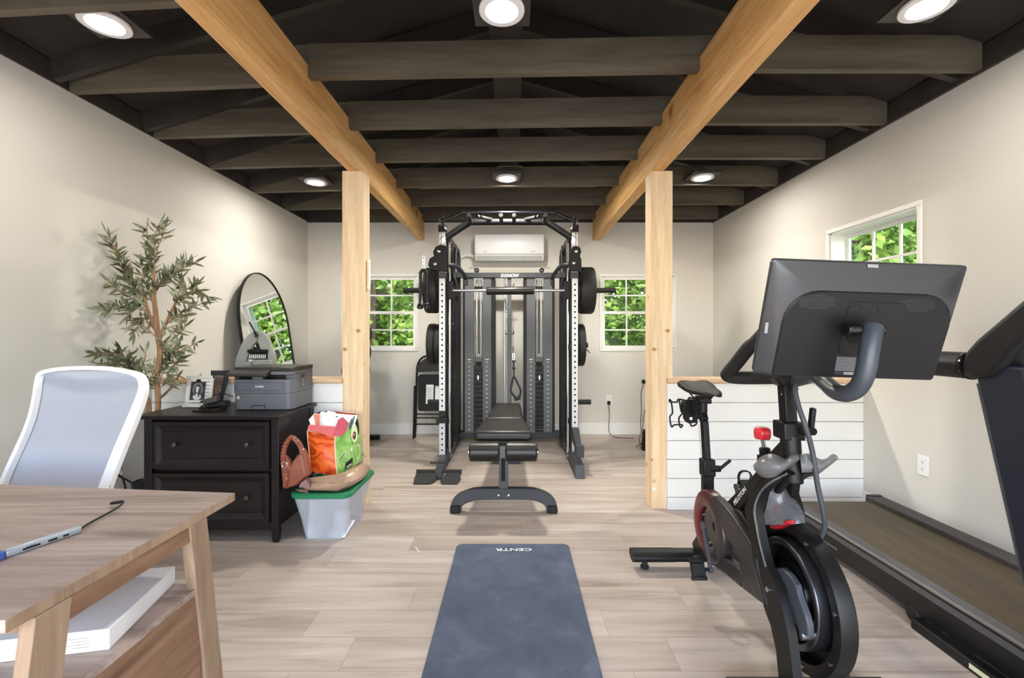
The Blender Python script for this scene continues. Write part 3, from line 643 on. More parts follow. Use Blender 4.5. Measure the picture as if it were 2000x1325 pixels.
# triceps rope on the carriage
rp = thing('tricep_rope', 'black twisted pull-down rope hanging from a steel clip on the cable pulley', 'rope attachment', P(827, 560, 4.08))
YR = 4.06
m = MB(); 
for z0 in (505, 512, 519): m.tube([P(828 + 2.5 * math.cos(a), z0 + 5 * math.sin(a), YR + 0.004 * math.sin(a)) for a in [i * PI / 4 for i in range(8)]], 0.004, 6, closed=True, k=2)
link('snap_hook', m, M['chrome'], rp)
for s, px0, pxb in ((-1, 821.5, 820.5), (1, 833, 833.5)):
    pts = [P(827 + s * 0.8, 529, YR), P(px0, 535, YR), P(px0, 560, YR), P(pxb, 592, YR)]
    path = smooth_path(pts, 12); m = MB(); n = len(path)
    for k in range(3):
        st = []
        for i, p in enumerate(path):
            a = k * 2 * PI / 3 + i * 1.05; st.append(p + V(math.cos(a) * 0.0075, math.sin(a) * 0.0075, 0))
        m.tube(st, 0.0075, 6, k=0)
    link('rope_strand', m, M['rubber'], rp)
    m = MB(); m.lathe([(0.01, 0.03), (0.018, 0.022), (0.028, 0.0), (0.028, -0.022), (0.02, -0.032)], P(pxb, 597, YR), (0, 0, 1), 20); link('rope_end', m, M['gloss'], rp, bevel=0.002)
m = MB(); m.tube([P(820, 536, YR), P(823, 529.5, YR), P(827.5, 527.5, YR), P(832, 530, YR), P(833.5, 536, YR)], 0.014, 10); link('rope_sleeve', m, M['rubber'], rp)
# stirrup strap hanging at the centre post
st = thing('stirrup_handle', 'black webbing stirrup handle hanging on a hook of the gym centre post', 'handle attachment', P(1004, 730, 4.96))
YS = 4.94
m = MB(); m.tube([P(1003, 677, YS), P(1002, 684, YS), P(1003, 690, YS)], 0.007, 8); m.tube([P(1003.2 + 2 * math.cos(i * PI / 4), 697 + 7 * math.sin(i * PI / 4), YS) for i in range(8)], 0.004, 6, closed=True, k=2); link('snap_hook', m, M['chrome'], st)
m = MB(); m.bar(P(1003, 703, YS), P(1003.6, 738, YS), 0.018, 0.006, (0, 1, 0))
for py in (706, 720, 738): m.box(P(1000.2, py + 2, YS - 0.01), P(1007, py - 2, YS - 0.0) + V(0, 0.02, 0))
for a, b, c_ in ((1002, 998, 1010), (1005.5, 1017, 1012)): m.rect_sweep([P(a, 738, YS), P((a + b) / 2, 750, YS), P(b, 765, YS), P(c_, 781, YS)], 0.022, 0.007, up=(0, 1, 0.1))
link('strap', m, M['rubber'], st)
m = MB(); m.cyl(P(1005, 781, YS), P(1016, 776, YS), 0.02, n=14); link('grip', m, M['rubber'], st, bevel=0.003)

# ================================================================== weight bench
bn = thing('weight_bench', 'black padded weight bench with roller pads on an arched grey base', 'bench', V(-0.07, 3.6, 0))
YF_ = 3.08
def B(px, py, y=YF_): return P(px, py, y)
arch = [V(-0.395, YF_, 0.0), V(-0.388, YF_, 0.045), V(-0.36, YF_, 0.083), V(-0.3, YF_, 0.11), V(-0.22, YF_, 0.123), V(0.08, YF_, 0.123), V(0.165, YF_, 0.11), V(0.222, YF_, 0.083), V(0.25, YF_, 0.045), V(0.258, YF_, 0.0)]
m = MB(); m.rect_sweep(arch, 0.075, 0.052, up=(0, 1, 0)); link('front_base', m, M['dark_metal'], bn, bevel=0.004)
for x in (-0.394, 0.257):
    m = MB(); m.box((x - 0.031, YF_ - 0.045, 0.0), (x + 0.031, YF_ + 0.045, 0.05)); link('end_cap', m, M['plastic'], bn, bevel=0.006)
m = MB()
for x in (-0.104, -0.037): m.ball((x, YF_ - 0.038, 0.122), (0.011, 0.008, 0.011), 12, 8)
link('base_bolts', m, M['chrome'], bn)
m = MB(); m.hexa([V(-0.103, YF_ - 0.02, 0.14), V(-0.04, YF_ - 0.02, 0.14), V(-0.04, YF_ + 0.05, 0.14), V(-0.103, YF_ + 0.05, 0.14)], [V(-0.101, YF_ + 0.0, 0.452), V(-0.042, YF_ + 0.0, 0.452), V(-0.042, YF_ + 0.07, 0.452), V(-0.101, YF_ + 0.07, 0.452)]); col = link('front_column', m, M['dark_metal'], bn, bevel=0.003)
m = MB(); m.tube([V(-0.079, YF_ - 0.013, 0.21), V(-0.079, YF_ + 0.003, 0.4)], 0.009, 10, k=0); m.tube([V(-0.067, YF_ - 0.013, 0.21), V(-0.067, YF_ + 0.003, 0.4)], 0.009, 10, k=0); link('slot', m, M['hole'], col)
ZR = 0.4275; YR2 = 2.985
for a, b, e in ((917, 976, 915.5), (987.5, 1049, 1051)):
    xa, xb, xe = [(q - CX) * YR2 / F for q in (a, b, e)]
    m = MB(); m.cyl((xa, YR2, ZR), (xb, YR2, ZR), 0.0615, n=40); r_ = link('roller_pad', m, M['leather'], bn, bevel=0.012, seg=3)
    m = MB(); x0 = xe; x1 = xa - 0.001 if e < a else xb + 0.001; m.cyl((min(x0, x1), YR2, ZR), (max(x0, x1), YR2, ZR), 0.03, n=20); link('roller_cap', m, M['chrome'], r_)
m = MB(); m.box((-0.096, YR2 - 0.03, ZR - 0.035), (-0.055, YF_ + 0.02, ZR + 0.03)); link('roller_bracket', m, M['shroud'], bn, bevel=0.003)
m = MB(); m.box((-0.108, YF_ + 0.01, 0.4525), (-0.035, YF_ + 0.09, 0.475)); m.box((-0.098, YF_ + 0.08, 0.4), (-0.045, 4.25, 0.452)); link('top_rail', m, M['dark_metal'], bn, bevel=0.004)
m = MB(); m.hexa([V(-0.1, 4.2, 0.06), V(-0.045, 4.2, 0.06), V(-0.045, 4.26, 0.06), V(-0.1, 4.26, 0.06)], [V(-0.1, 4.1, 0.4), V(-0.045, 4.1, 0.4), V(-0.045, 4.16, 0.4), V(-0.1, 4.16, 0.4)]); m.box((-0.2, 4.2, 0.0), (0.06, 4.26, 0.06)); link('rear_base', m, M['dark_metal'], bn, bevel=0.004)
def pad(name, near, far, z0, z1, y0, y1):
    m = MB(); n = 10; rows = []
    (a0, a1), (b0, b1) = near, far
    m.hexa([V(a0, y0, z0), V(a1, y0, z0), V(b1, y1, z0), V(b0, y1, z0)], [V(a0, y0, z1), V(a1, y0, z1), V(b1, y1, z1), V(b0, y1, z1)])
    return link(name, m, M['leather'], bn, bevel=0.026, seg=4)
sp = pad('seat_pad', (-0.272, 0.13), (-0.229, 0.08), 0.4755, 0.549, 3.045, 3.545)
bp = pad('back_pad', (-0.228, 0.079), (-0.18, 0.06), 0.4755, 0.549, 3.556, 4.33)

# ================================================================== things behind the gym
ac = thing('air_conditioner', 'white wall-mounted air conditioner high on the far wall', 'air conditioner', V(-0.055, 5.35, 2.085))
xa, xb = (927 - CX) * 5.25 / F, (1063 - CX) * 5.25 / F; zt = HC + (CY - 457) * 5.25 / F; zb = HC + (CY - 508) * 5.25 / F
m = MB(); pr = [(5.435, zb + 0.02), (5.3, zb), (5.262, zb + 0.055), (5.25, zb + 0.075), (5.243, zt - 0.04), (5.262, zt), (5.435, zt)]
m.prism([V(xa, y, z) for y, z in pr], (xb - xa, 0, 0)); link('body', m, M['white_plastic'], ac, bevel=0.008)
m = MB(); m.hexa([V(xa + 0.025, 5.296, zb - 0.003), V(xb - 0.025, 5.296, zb - 0.003), V(xb - 0.025, 5.302, zb + 0.0), V(xa + 0.025, 5.302, zb + 0.0)], [V(xa + 0.025, 5.256, zb + 0.05), V(xb - 0.025, 5.256, zb + 0.05), V(xb - 0.025, 5.262, zb + 0.053), V(xa + 0.025, 5.262, zb + 0.053)]); link('louver', m, mat('light_grey_plastic', rgb(206, 207, 206), 0.4), ac)
m = MB(); m.box((xa + 0.006, 5.2455, zb + 0.069), (xb - 0.006, 5.252, zb + 0.072)); link('panel_gap', m, M['grey_ink'], ac)
m = MB()
for x0 in (xa + 0.1, xb - 0.15): m.box((x0, 5.2435, zb + 0.095), (x0 + 0.045, 5.2445, zb + 0.101))
link('badge', m, M['grey_ink'], ac)
m = MB(); m.box((xa + 0.03, 5.4355, zb + 0.03), (xb - 0.03, 5.4435, zt - 0.02)); link('mounting_plate', m, M['white_plastic'], ac)
m = MB(); m.tube([P(927, 501, 5.38), P(915, 499, 5.4), P(903, 501, 5.41), P(895, 510, 5.41), P(892, 525, 5.41)], 0.019, 10); link('pipe', m, M['white_plastic'], ac)

fc = thing('folding_chair', 'black folding chair folded flat and leaning on the far wall by the gym', 'chair', V(-0.94, 5.3, 0))
def FC(px, z, dy=0.0):
    y = 5.17 + 0.2 * z / 0.95 + dy; return V((px - CX) * y / F, y, z)
pc_ = 846
def mir(px): return 2 * pc_ - px
m = MB()
left = [(810.5, 0.02), (812.5, 0.3), (814, 0.7), (816, 0.84), (824, 0.92), (838, 0.945)]
m.tube([FC(a, z) for a, z in left] + [FC(mir(a), z) for a, z in reversed(left)], 0.0125, 10, k=4)
for z in (0.17,): m.cyl(FC(812, z), FC(mir(812), z), 0.009)
link('front_frame', m, M['black_metal'], fc)
m = MB()
for a in (807.5, mir(807.5)): m.tube([FC(a, 0.015, -0.03), FC(a + 1.5 * (1 if a < pc_ else -1), 0.3, -0.025), FC(a + 2.5 * (1 if a < pc_ else -1), 0.6, -0.02)], 0.011, 8)
for z in (0.245, 0.285): m.cyl(FC(809, z, -0.028), FC(mir(809), z, -0.028), 0.008)
link('rear_frame', m, M['black_metal'], fc)
m = MB(); rows = []
for j in range(7):
    z = 0.755 + 0.03 * j * 0.95; a = [813, 813.5, 814.5, 816.5, 820, 826, 834][j]
    rows.append([FC(a + (mir(a) - a) * i / 8, z + (0.012 * math.sin(PI * i / 8) if j == 0 else 0.0), -0.018 - 0.02 * math.sin(PI * i / 8) * 0) for i in range(9)])
m.sheet(rows, 0.022); link('backrest', m, M['leather'], fc, bevel=0.003)
m = MB(); a0, a1 = 816, mir(816)
m.prism([FC(a0 + 2, 0.32, -0.03), FC(a1 - 2, 0.32, -0.03), FC(a1, 0.35, -0.03), FC(a1, 0.7, -0.03), FC(a1 - 4, 0.73, -0.03), FC(a0 + 4, 0.73, -0.03), FC(a0, 0.7, -0.03), FC(a0, 0.35, -0.03)], (0, 0.02, 0)); seat = link('seat', m, M['black_metal'], fc, bevel=0.006)
m = MB(); m.prism([FC(831.5, 0.4, -0.0325), FC(846, 0.4, -0.0325), FC(847, 0.615, -0.0325), FC(832.5, 0.615, -0.0325)], (0, 0.0018, 0)); m.prism([FC(849.5, 0.44, -0.0325), FC(860, 0.44, -0.0325), FC(861, 0.6, -0.0325), FC(850, 0.6, -0.0325)], (0, 0.0018, 0)); link('stickers', m, M['paper'], seat)
m = MB()
for i in range(9): m.prism([FC(833, 0.43 + i * 0.018, -0.0335), FC(845, 0.43 + i * 0.018, -0.0335), FC(845, 0.434 + i * 0.018, -0.0335), FC(833, 0.434 + i * 0.018, -0.0335)], (0, 0.001, 0))
m.prism([FC(850.5, 0.585, -0.0335), FC(860, 0.585, -0.0335), FC(860, 0.592, -0.0335), FC(850.5, 0.592, -0.0335)], (0, 0.001, 0)); link('print', m, M['grey_ink'], seat)

# sockets, plugs and cords on the far wall
def outlet(o, u, n, label):
    o, u, n = Vector(o), Vector(u), Vector(n); z = V(0, 0, 1); th = thing('wall_outlet', label, 'outlet', o)
    def bx(m, a0, a1, z0, z1, d0, d1):
        p = [o + u * a0 + n * d0, o + u * a1 + n * d0, o + u * a1 + n * d1, o + u * a0 + n * d1]; m.hexa([q + z * z0 for q in p], [q + z * z1 for q in p])
    m = MB(); bx(m, -0.036, 0.036, -0.058, 0.058, 0.0005, 0.006); link('cover_plate', m, M['white_plastic'], th, bevel=0.002)
    for dz in (-0.02, 0.02):
        m = MB(); bx(m, -0.016, 0.016, dz - 0.014, dz + 0.014, 0.006, 0.008); so = link('socket', m, M['white_plastic'], th, bevel=0.003)
        m = MB(); bx(m, -0.007, -0.005, dz - 0.003, dz + 0.007, 0.0078, 0.0085); bx(m, 0.005, 0.007, dz - 0.003, dz + 0.006, 0.0078, 0.0085); bx(m, -0.002, 0.002, dz - 0.01, dz - 0.006, 0.0078, 0.0085); link('slots', m, M['hole'], so)
    return th
oz = HC - (782 - CY) * YB / F
outlet(((1189 - CX) * YB / F, YB, oz), (1, 0, 0), (0, -1, 0), 'white outlet with a black plug low on the far wall')
outlet((XR, 2.647, 0.435), (0, 1, 0), (-1, 0, 0), 'white outlet low on the wall above the treadmill')
cd = thing('power_cord', 'thin black power cord from the plug down the far wall and across the floor', 'power cord', V(1.14, 5.4, 0))
m = MB(); q = P(1189, 786, 5.42); m.box(q - V(0.018, 0.014, 0.03), q + V(0.018, 0.014, 0.014)); link('plug', m, M['plastic'], cd, bevel=0.004)
m = MB(); m.tube([P(1189, 791, 5.41), P(1190, 815, 5.42), P(1189, 835, 5.42), PZ(1192, 848, 0.02), PZ(1205, 855, 0.004), PZ(1228, 856, 0.004), PZ(1238, 857, 0.004)], 0.0035, 6); link('cord', m, M['rubber'], cd)
cd = thing('power_cord', 'black plug and cords hanging at the far wall beside the wooden post', 'power cord', V(1.54, 5.4, 0))
m = MB(); q = P(1258, 746, 5.41); m.box(q - V(0.02, 0.02, 0.022), q + V(0.03, 0.03, 0.022)); link('plug', m, M['plastic'], cd, bevel=0.004)
m = MB(); m.tube([P(1256, 752, 5.39), P(1252, 770, 5.4), P(1253, 800, 5.41), P(1251, 830, 5.4), PZ(1255, 860, 0.01), PZ(1246, 871, 0.005), PZ(1242, 873, 0.005)], 0.004, 6); m.tube([P(1260, 800, 5.38), P(1257, 815, 5.4), P(1255, 835, 5.4), PZ(1249, 858, 0.01), PZ(1252, 868, 0.006), PZ(1260, 866, 0.006)], 0.0035, 6); link('cord', m, M['rubber'], cd)
m = MB(); m.lathe([(0.11, 0.0), (0.115, 0.02), (0.1, 0.2), (0.06, 0.21)], V(1.435, 4.72, 0), (0, 0, 1), 24); tag(link('subwoofer', m, M['plastic']), 'dark rounded box on the floor behind the wooden post by the bike', 'speaker')
# dumbbell tree in the corner behind the half wall (seen in the mirror)
TX, TY = -1.662, 4.92
dt = thing('dumbbell_rack', 'black upright dumbbell rack in the corner, seen in the arched mirror', 'dumbbell rack', V(TX, TY, 0))
m = MB()
for s in (-1, 1): m.bar((TX + s * 0.03, TY - 0.24, 0.05), (TX + s * 0.02, TY, 1.34), 0.045, 0.03, (0, 1, 0)); 
m.box((TX - 0.08, TY - 0.04, 1.34), (TX + 0.08, TY + 0.04, 1.38)); m.bar((TX, TY + 0.24, 0.05), (TX, TY, 1.34), 0.05, 0.04, (0, 1, 0)); link('mast', m, M['black_metal'], dt)
m = MB(); m.box((TX - 0.13, TY - 0.3, 0.0), (TX + 0.13, TY - 0.24, 0.05)); m.box((TX - 0.13, TY + 0.24, 0.0), (TX + 0.13, TY + 0.3, 0.05)); m.box((TX - 0.03, TY - 0.24, 0.0), (TX + 0.03, TY + 0.24, 0.04)); m.box((-1.63, 4.36, 0), (-1.46, 4.46, 0.04)); link('base', m, M['black_metal'], dt, bevel=0.004)
lv = ['top', 'second', 'third', 'lowest']
for i in range(4):
    z = 1.2 - i * 0.19; r = 0.07 + 0.005 * i; y = TY - 0.06 - 0.035 * i
    m = MB(); m.box((TX - 0.07, y - 0.045, z - 0.028), (TX + 0.07, y + 0.045, z - 0.018)); link('cradle', m, M['black_metal'], dt)
    db = thing('dumbbell', 'round rubber dumbbell on the %s cradle of the corner rack' % lv[i], 'dumbbell', V(TX, y, z), 'dumbbells on the corner rack')
    m = MB(); m.cyl((TX - 0.06, y, z), (TX + 0.06, y, z), 0.0165, n=14); link('handle', m, M['chrome'], db)
    for s in (-1, 1):
        m = MB(); m.cyl((TX + s * 0.0605, y, z), (TX + s * 0.128, y, z), r, n=28); link('head', m, M['rubber'], db, bevel=0.01)

# exercise mat and scraps
m = MB(); y0, y1, xl, xr, r = 0.75, 2.583, -0.322, 0.308, 0.035; poly = []
for cx_, cy_, a0 in ((xr - r, y1 - r, 0), (xl + r, y1 - r, 90), (xl + r, y0 + r, 180), (xr - r, y0 + r, 270)):
    poly += [V(cx_ + r * math.cos(math.radians(a0 + 15 * k)), cy_ + r * math.sin(math.radians(a0 + 15 * k)), 0.0005) for k in range(7)]
m.prism(poly, (0, 0, 0.0105))
t = NT('mat_foam'); v = t.coord(); f1 = t.noise(v, 5, 6, 0.65, 0.4); f2 = t.noise(v, 38, 3, 0.7)
c = t.ramp(f1, [(0.3, rgb(68, 76, 92)), (0.55, rgb(82, 91, 109)), (0.75, rgb(102, 111, 129))]); sp_ = t.ramp(f2, [(0.7, (0, 0, 0, 1)), (0.8, (0.35, 0.35, 0.35, 1))])
t.l(t.mix(sp_, c, rgb(120, 126, 136)), t.b.inputs['Base Color']); t.b.inputs['Roughness'].default_value = 0.75; t.b.inputs['Specular IOR Level'].default_value = 0.3
mt = tag(link('exercise_mat', m, t.m, bevel=0.004), 'dark grey exercise mat with worn chalky marks on the wooden floor', 'exercise mat')
lettering('logo_lettering', 'CENTR', PZ(1003, 1074, 0.0112), (-1, 0, 0), (0, -1, 0), 0.028, M['white_ink'], mt, depth=0.0004, bold=0.012, fit=0.2)
m = MB(); m.prism([PZ(902, 857, 0.001), PZ(934, 850, 0.001), PZ(934, 862, 0.001), PZ(915, 861, 0.001)], (0, 0, 0.0015)); tag(link('paper_scrap', m, mat('yellow_green_paper', rgb(196, 204, 150), 0.7)), 'yellow-green paper scrap on the floor under the gym cross bar', 'paper scrap')
m = MB(); m.bar(PZ(811, 1069, 0.002), PZ(819, 1079, 0.002), 0.005, 0.002); tag(link('plastic_strip', m, M['white_plastic']), 'tiny white plastic strip lying on the floor by the mat', 'plastic strip')
# ================================================================== filing cabinet
CXL, CXR, CY0, CY1, CZ = -2.125, -1.35, 2.612, 3.07, 0.735
cab = thing('filing_cabinet', 'dark espresso two-drawer lateral filing cabinet under the printer', 'cabinet', V(-1.75, 2.85, 0))
E = M['espresso']
m = MB(); m.box((CXL + 0.02, CY0 + 0.024, 0.09), (CXR - 0.006, CY1, CZ - 0.0225)); m.box((CXL + 0.045, CY0 + 0.03, 0.06), (CXR - 0.045, CY0 + 0.05, 0.0895)); link('body', m, E, cab)
m = MB(); m.hexa([V(CXL - 0.045, CY0 - 0.022, CZ - 0.022), V(CXR + 0.014, CY0 - 0.022, CZ - 0.022), V(CXR + 0.014, 3.078, CZ - 0.022), V(CXL - 0.045, 3.078, CZ - 0.022)], [V(CXL - 0.05, CY0 - 0.026, CZ), V(CXR + 0.018, CY0 - 0.026, CZ), V(CXR + 0.018, 3.079, CZ), V(CXL - 0.05, 3.079, CZ)]); link('top', m, E, cab, bevel=0.004)
for x in (CXL, CXR - 0.045):
    for y in (CY0, CY1 - 0.05):
        m = MB(); m.box((x, y, 0.075), (x + 0.045, y + 0.0235 if y < 2.8 else y + 0.05, CZ - 0.0225)); m.hexa([V(x + 0.006, y + 0.004, 0), V(x + 0.039, y + 0.004, 0), V(x + 0.039, y + 0.03, 0), V(x + 0.006, y + 0.03, 0)], [V(x + 0.001, y + 0.001, 0.075), V(x + 0.044, y + 0.001, 0.075), V(x + 0.044, y + 0.04, 0.075), V(x + 0.001, y + 0.04, 0.075)]); link('corner_leg', m, E, cab, bevel=0.003)
for z0, z1, lab in ((0.425, 0.7, ''), (0.115, 0.405, '')):
    x0, x1 = CXL + 0.05, CXR - 0.05
    m = MB(); y = CY0 + 0.006; m.box((x0, y, z0), (x1, y + 0.017, z1)); bd = 0.05
    for q in ((x0, x1, z1 - bd, z1), (x0, x1, z0, z0 + bd), (x0, x0 + bd, z0, z1), (x1 - bd, x1, z0, z1)): pass
    def loop(i, yy): return [V(x0 + i, yy, z0 + i), V(x1 - i, yy, z0 + i), V(x1 - i, yy, z1 - i), V(x0 + i, yy, z1 - i)]
    lo = [loop(0, y), loop(0.004, y - 0.012), loop(0.024, y - 0.012), loop(0.046, y - 0.0025), loop(0.058, y - 0.0005), loop(0.064, y - 0.006), loop(0.07, y - 0.006)]
    for a, b in zip(lo, lo[1:]):
        for i in range(4): m.add([a[i], a[(i + 1) % 4], b[(i + 1) % 4], b[i]], [(0, 1, 2, 3)])
    m.add(lo[-1], [(0, 1, 2, 3)])
    dr = link('drawer', m, E, cab, sharp=20)
    for px in (-1.94, -1.525):
        m = MB(); zz = (z0 + z1) / 2 + 0.005; m.lathe([(0.005, 0), (0.005, 0.012), (0.0115, 0.017), (0.0125, 0.021), (0.008, 0.026)], (px, y - 0.006, zz), (0, -1, 0), 20); link('knob', m, mat('dark_knob', rgb(104, 100, 100), 0.3, 0.9), dr)

# ================================================================== printer
pr = thing('printer', 'grey and black laser printer on the dark filing cabinet', 'printer', V(-1.55, 2.95, CZ))
M['pgrey'] = mat('printer_grey', rgb(104, 106, 113), 0.42, var=0.02, scale=60, spec=0.4); M['pdark'] = mat('printer_dark', rgb(48, 46, 44), 0.35, var=0.05, scale=40, spec=0.5)
x0, x1, y0, y1, z0 = -1.722, -1.362, 2.785, 3.07, CZ + 0.0005
def rr(x0, x1, y0, y1, z, r, n=6):
    o = []
    for cx_, cy_, a in ((x1 - r, y1 - 0.004, 45), (x0 + 0.004, y1 - 0.004, 135), (x0 + r, y0 + r, 180), (x1 - r, y0 + r, 270)):
        if a in (45, 135): o.append(V(x1 if a == 45 else x0, y1, z))
        else: o += [V(cx_ + r * math.cos(math.radians(a + 90 * k / n)), cy_ + r * math.sin(math.radians(a + 90 * k / n)), z) for k in range(n + 1)]
    return o
def slab(m, x0, x1, y0, y1, za, zb, r=0.035): return m.hexa(rr(x0, x1, y0, y1, za, r), rr(x0, x1, y0, y1, zb, r))
m = MB(); slab(m, x0, x1, y0, y1, z0 + 0.004, z0 + 0.101); m.box((x0 + 0.03, y0 + 0.03, z0), (x1 - 0.03, y1 - 0.02, z0 + 0.004)); link('paper_tray', m, M['pgrey'], pr)
m = MB(); slab(m, x0 - 0.004, x1 + 0.002, y0 - 0.004, y1, z0 + 0.103, z0 + 0.186); bod = link('body', m, M['pgrey'], pr)
m = MB(); m.box((x0 + 0.02, y0 + 0.09, z0 + 0.1865), (x1 - 0.001, y1, z0 + 0.214)); m.box((x0, y0 + 0.02, z0 + 0.1865), (x0 + 0.03, y1, z0 + 0.214)); m.box((x1 - 0.04, y0 + 0.045, z0 + 0.1865), (x1, y1, z0 + 0.214)); link('output_slot', m, M['pdark'], pr)
m = MB(); m.box((x0 + 0.02, y0 + 0.0, z0 + 0.2145), (x1, y1 + 0.006, z0 + 0.235)); m.box((x1 - 0.055, y0 + 0.04, z0 + 0.18), (x1 + 0.003, y1 + 0.004, z0 + 0.2144)); link('scanner_base', m, M['pgrey'], pr, bevel=0.004)
m = MB(); m.box((x0 + 0.0, y0 + 0.005, z0 + 0.2355), (x1 + 0.004, y1 + 0.008, z0 + 0.262)); link('scanner_lid', m, M['pdark'], pr, bevel=0.006)
m = MB(); m.hexa([V(x0 - 0.006, y0 - 0.05, z0 + 0.207), V(x0 + 0.232, y0 - 0.05, z0 + 0.207), V(x0 + 0.235, y0 + 0.02, z0 + 0.212), V(x0 - 0.006, y0 + 0.02, z0 + 0.212)], [V(x0 - 0.004, y0 - 0.05, z0 + 0.226), V(x0 + 0.23, y0 - 0.05, z0 + 0.226), V(x0 + 0.235, y0 + 0.004, z0 + 0.25), V(x0 - 0.006, y0 + 0.004, z0 + 0.25)]); link('control_panel', m, M['pdark'], pr, bevel=0.006)
m = MB(); m.hexa([V(x0 + 0.118, y0 + 0.004, z0 + 0.186), V(x0 + 0.182, y0 + 0.004, z0 + 0.186), V(x0 + 0.182, y0 + 0.012, z0 + 0.186), V(x0 + 0.118, y0 + 0.012, z0 + 0.186)], [V(x0 + 0.12, y0 - 0.004, z0 + 0.208), V(x0 + 0.18, y0 - 0.004, z0 + 0.208), V(x0 + 0.18, y0 + 0.06, z0 + 0.208), V(x0 + 0.12, y0 + 0.06, z0 + 0.208)]); link('paper_stop', m, M['pgrey'], pr, bevel=0.002)
m = MB()
for q in ((0.028, 0.31, 0.168, 0.1695), (0.028, 0.31, 0.118, 0.1195), (0.028, 0.0295, 0.118, 0.1695), (0.3085, 0.31, 0.118, 0.1695)): m.box((x0 + q[0], y0 - 0.0047, z0 + q[2]), (x0 + q[1], y0 - 0.0038, z0 + q[3]))
link('panel_seam', m, M['hole'], bod)
m = MB(); m.box((x0 + 0.118, y0 - 0.0012, z0 + 0.008), (x0 + 0.122, y0 + 0.0003, z0 + 0.026)); m.box((x0 + 0.196, y0 - 0.0012, z0 + 0.008), (x0 + 0.2, y0 + 0.0003, z0 + 0.026)); m.box((x0 + 0.118, y0 - 0.0012, z0 + 0.026), (x0 + 0.2, y0 + 0.0003, z0 + 0.03)); link('tray_grip', m, M['hole'], pr)
m = MB(); m.box((x1 + 0.0022, 2.905, z0 + 0.125), (x1 + 0.0036, 2.955, z0 + 0.205)); m.use(1)
for i in range(6): m.box((x1 + 0.0036, 2.91, z0 + 0.13 + i * 0.0095), (x1 + 0.0052, 2.945, z0 + 0.1345 + i * 0.0095))
link('side_vent', m, [M['pdark'], mat('light_grey_vent', rgb(160, 160, 160), 0.4)], pr)
lettering('logo_lettering', 'brother', V(x0 + 0.168, y0 - 0.0048, z0 + 0.1455), (1, 0, 0), (0, 0, 1), 0.0145, M['white_ink'], bod, depth=0.0008, bold=0.02, fit=0.052)
m = MB(); m.box((x0 + 0.028, y0 - 0.0012, z0 + 0.068), (x0 + 0.042, y0 + 0.0003, z0 + 0.084)); m.use(1); m.ring((x0 + 0.035, y0 - 0.0013, z0 + 0.076), (0, -1, 0), 0.003, 0.005, 0.0006, 16); link('nfc_mark', m, [M['white_ink'], M['black_ink']], pr)

# ================================================================== pictures, cords
wf = thing('photo_frame', 'white slatted photo frame with a clipped black and white portrait on the cabinet', 'photo frame', V(-1.99, 2.9, CZ))
y = 2.89; s = y / F; xa, xb = (357.5 - CX) * s, (410 - CX) * s
rt = Matrix.Rotation(math.radians(-9), 3, 'X'); piv = V((xa + xb) / 2, y, CZ + 0.001)
def FB(m, a0, a1, z0, z1, d0, d1): m.box((a0, y + d0, CZ + 0.001 + z0), (a1, y + d1, CZ + 0.001 + z1), rt, piv)
m = MB(); W_ = xb - xa
for i in range(6): FB(m, xa + 0.008, xb - 0.008, 0.05 + i * 0.0225, 0.05 + i * 0.0225 + 0.0175, 0.0, 0.006)
FB(m, xa, xb, 0.0, 0.024, -0.012, 0.03); FB(m, xa + 0.008, xb - 0.008, 0.03, 0.045, 0.0, 0.006); FB(m, xa + 0.004, xa + 0.018, 0.02, 0.195, 0.0061, 0.014); FB(m, xb - 0.018, xb - 0.004, 0.02, 0.195, 0.0061, 0.014); FB(m, xb - 0.006, xb, 0.02, 0.2, -0.004, 0.012); FB(m, xa, xb, 0.185, 0.2, -0.002, 0.014)
link('slats', m, mat('white_wood', rgb(228, 226, 220), 0.5), wf)
m = MB(); ph0, ph1, pz0, pz1 = xa + 0.037, xb - 0.04, 0.045, 0.158
FB(m, ph0, ph1, pz0, pz1, -0.0035, -0.0022); photo = link('photo', m, mat('photo_dark_grey', rgb(52, 50, 56), 0.4, var=0.4, scale=40), wf)
pw = ph1 - ph0; pcx = (ph0 + ph1) / 2
def disc(m, cx_, cz, rx, rz, d, n=20): m.prism([rt @ (V(cx_ + rx * math.cos(2 * PI * i / n), y + d, CZ + 0.001 + cz + rz * math.sin(2 * PI * i / n)) - piv) + piv for i in range(n)], rt @ V(0, -0.0004, 0))
lt = mat('photo_light', rgb(222, 220, 224), 0.4); hm = mat('photo_hair_grey', rgb(62, 58, 62), 0.4, var=0.5, scale=80); bgm = mat('photo_haze', rgb(128, 126, 132), 0.4, var=0.3, scale=50)
m = MB(); disc(m, pcx, pz0 + 0.07, 0.033, 0.042, -0.0036); m.use(1); disc(m, pcx, pz0 + 0.058, 0.022, 0.042, -0.0041); m.use(2); disc(m, pcx, pz0 + 0.02, 0.026, 0.02, -0.0046); disc(m, pcx - 0.001, pz0 + 0.066, 0.0125, 0.02, -0.0051); m.use(1); disc(m, pcx + 0.011, pz0 + 0.045, 0.006, 0.028, -0.0056); disc(m, pcx - 0.013, pz0 + 0.05, 0.004, 0.026, -0.0056)
m.use(3); disc(m, pcx - 0.005, pz0 + 0.07, 0.002, 0.0012, -0.0056, 8); disc(m, pcx + 0.004, pz0 + 0.07, 0.002, 0.0012, -0.0056, 8); disc(m, pcx, pz0 + 0.057, 0.003, 0.001, -0.0056, 8); link('portrait_print', m, [bgm, hm, lt, M['black_ink']], photo)
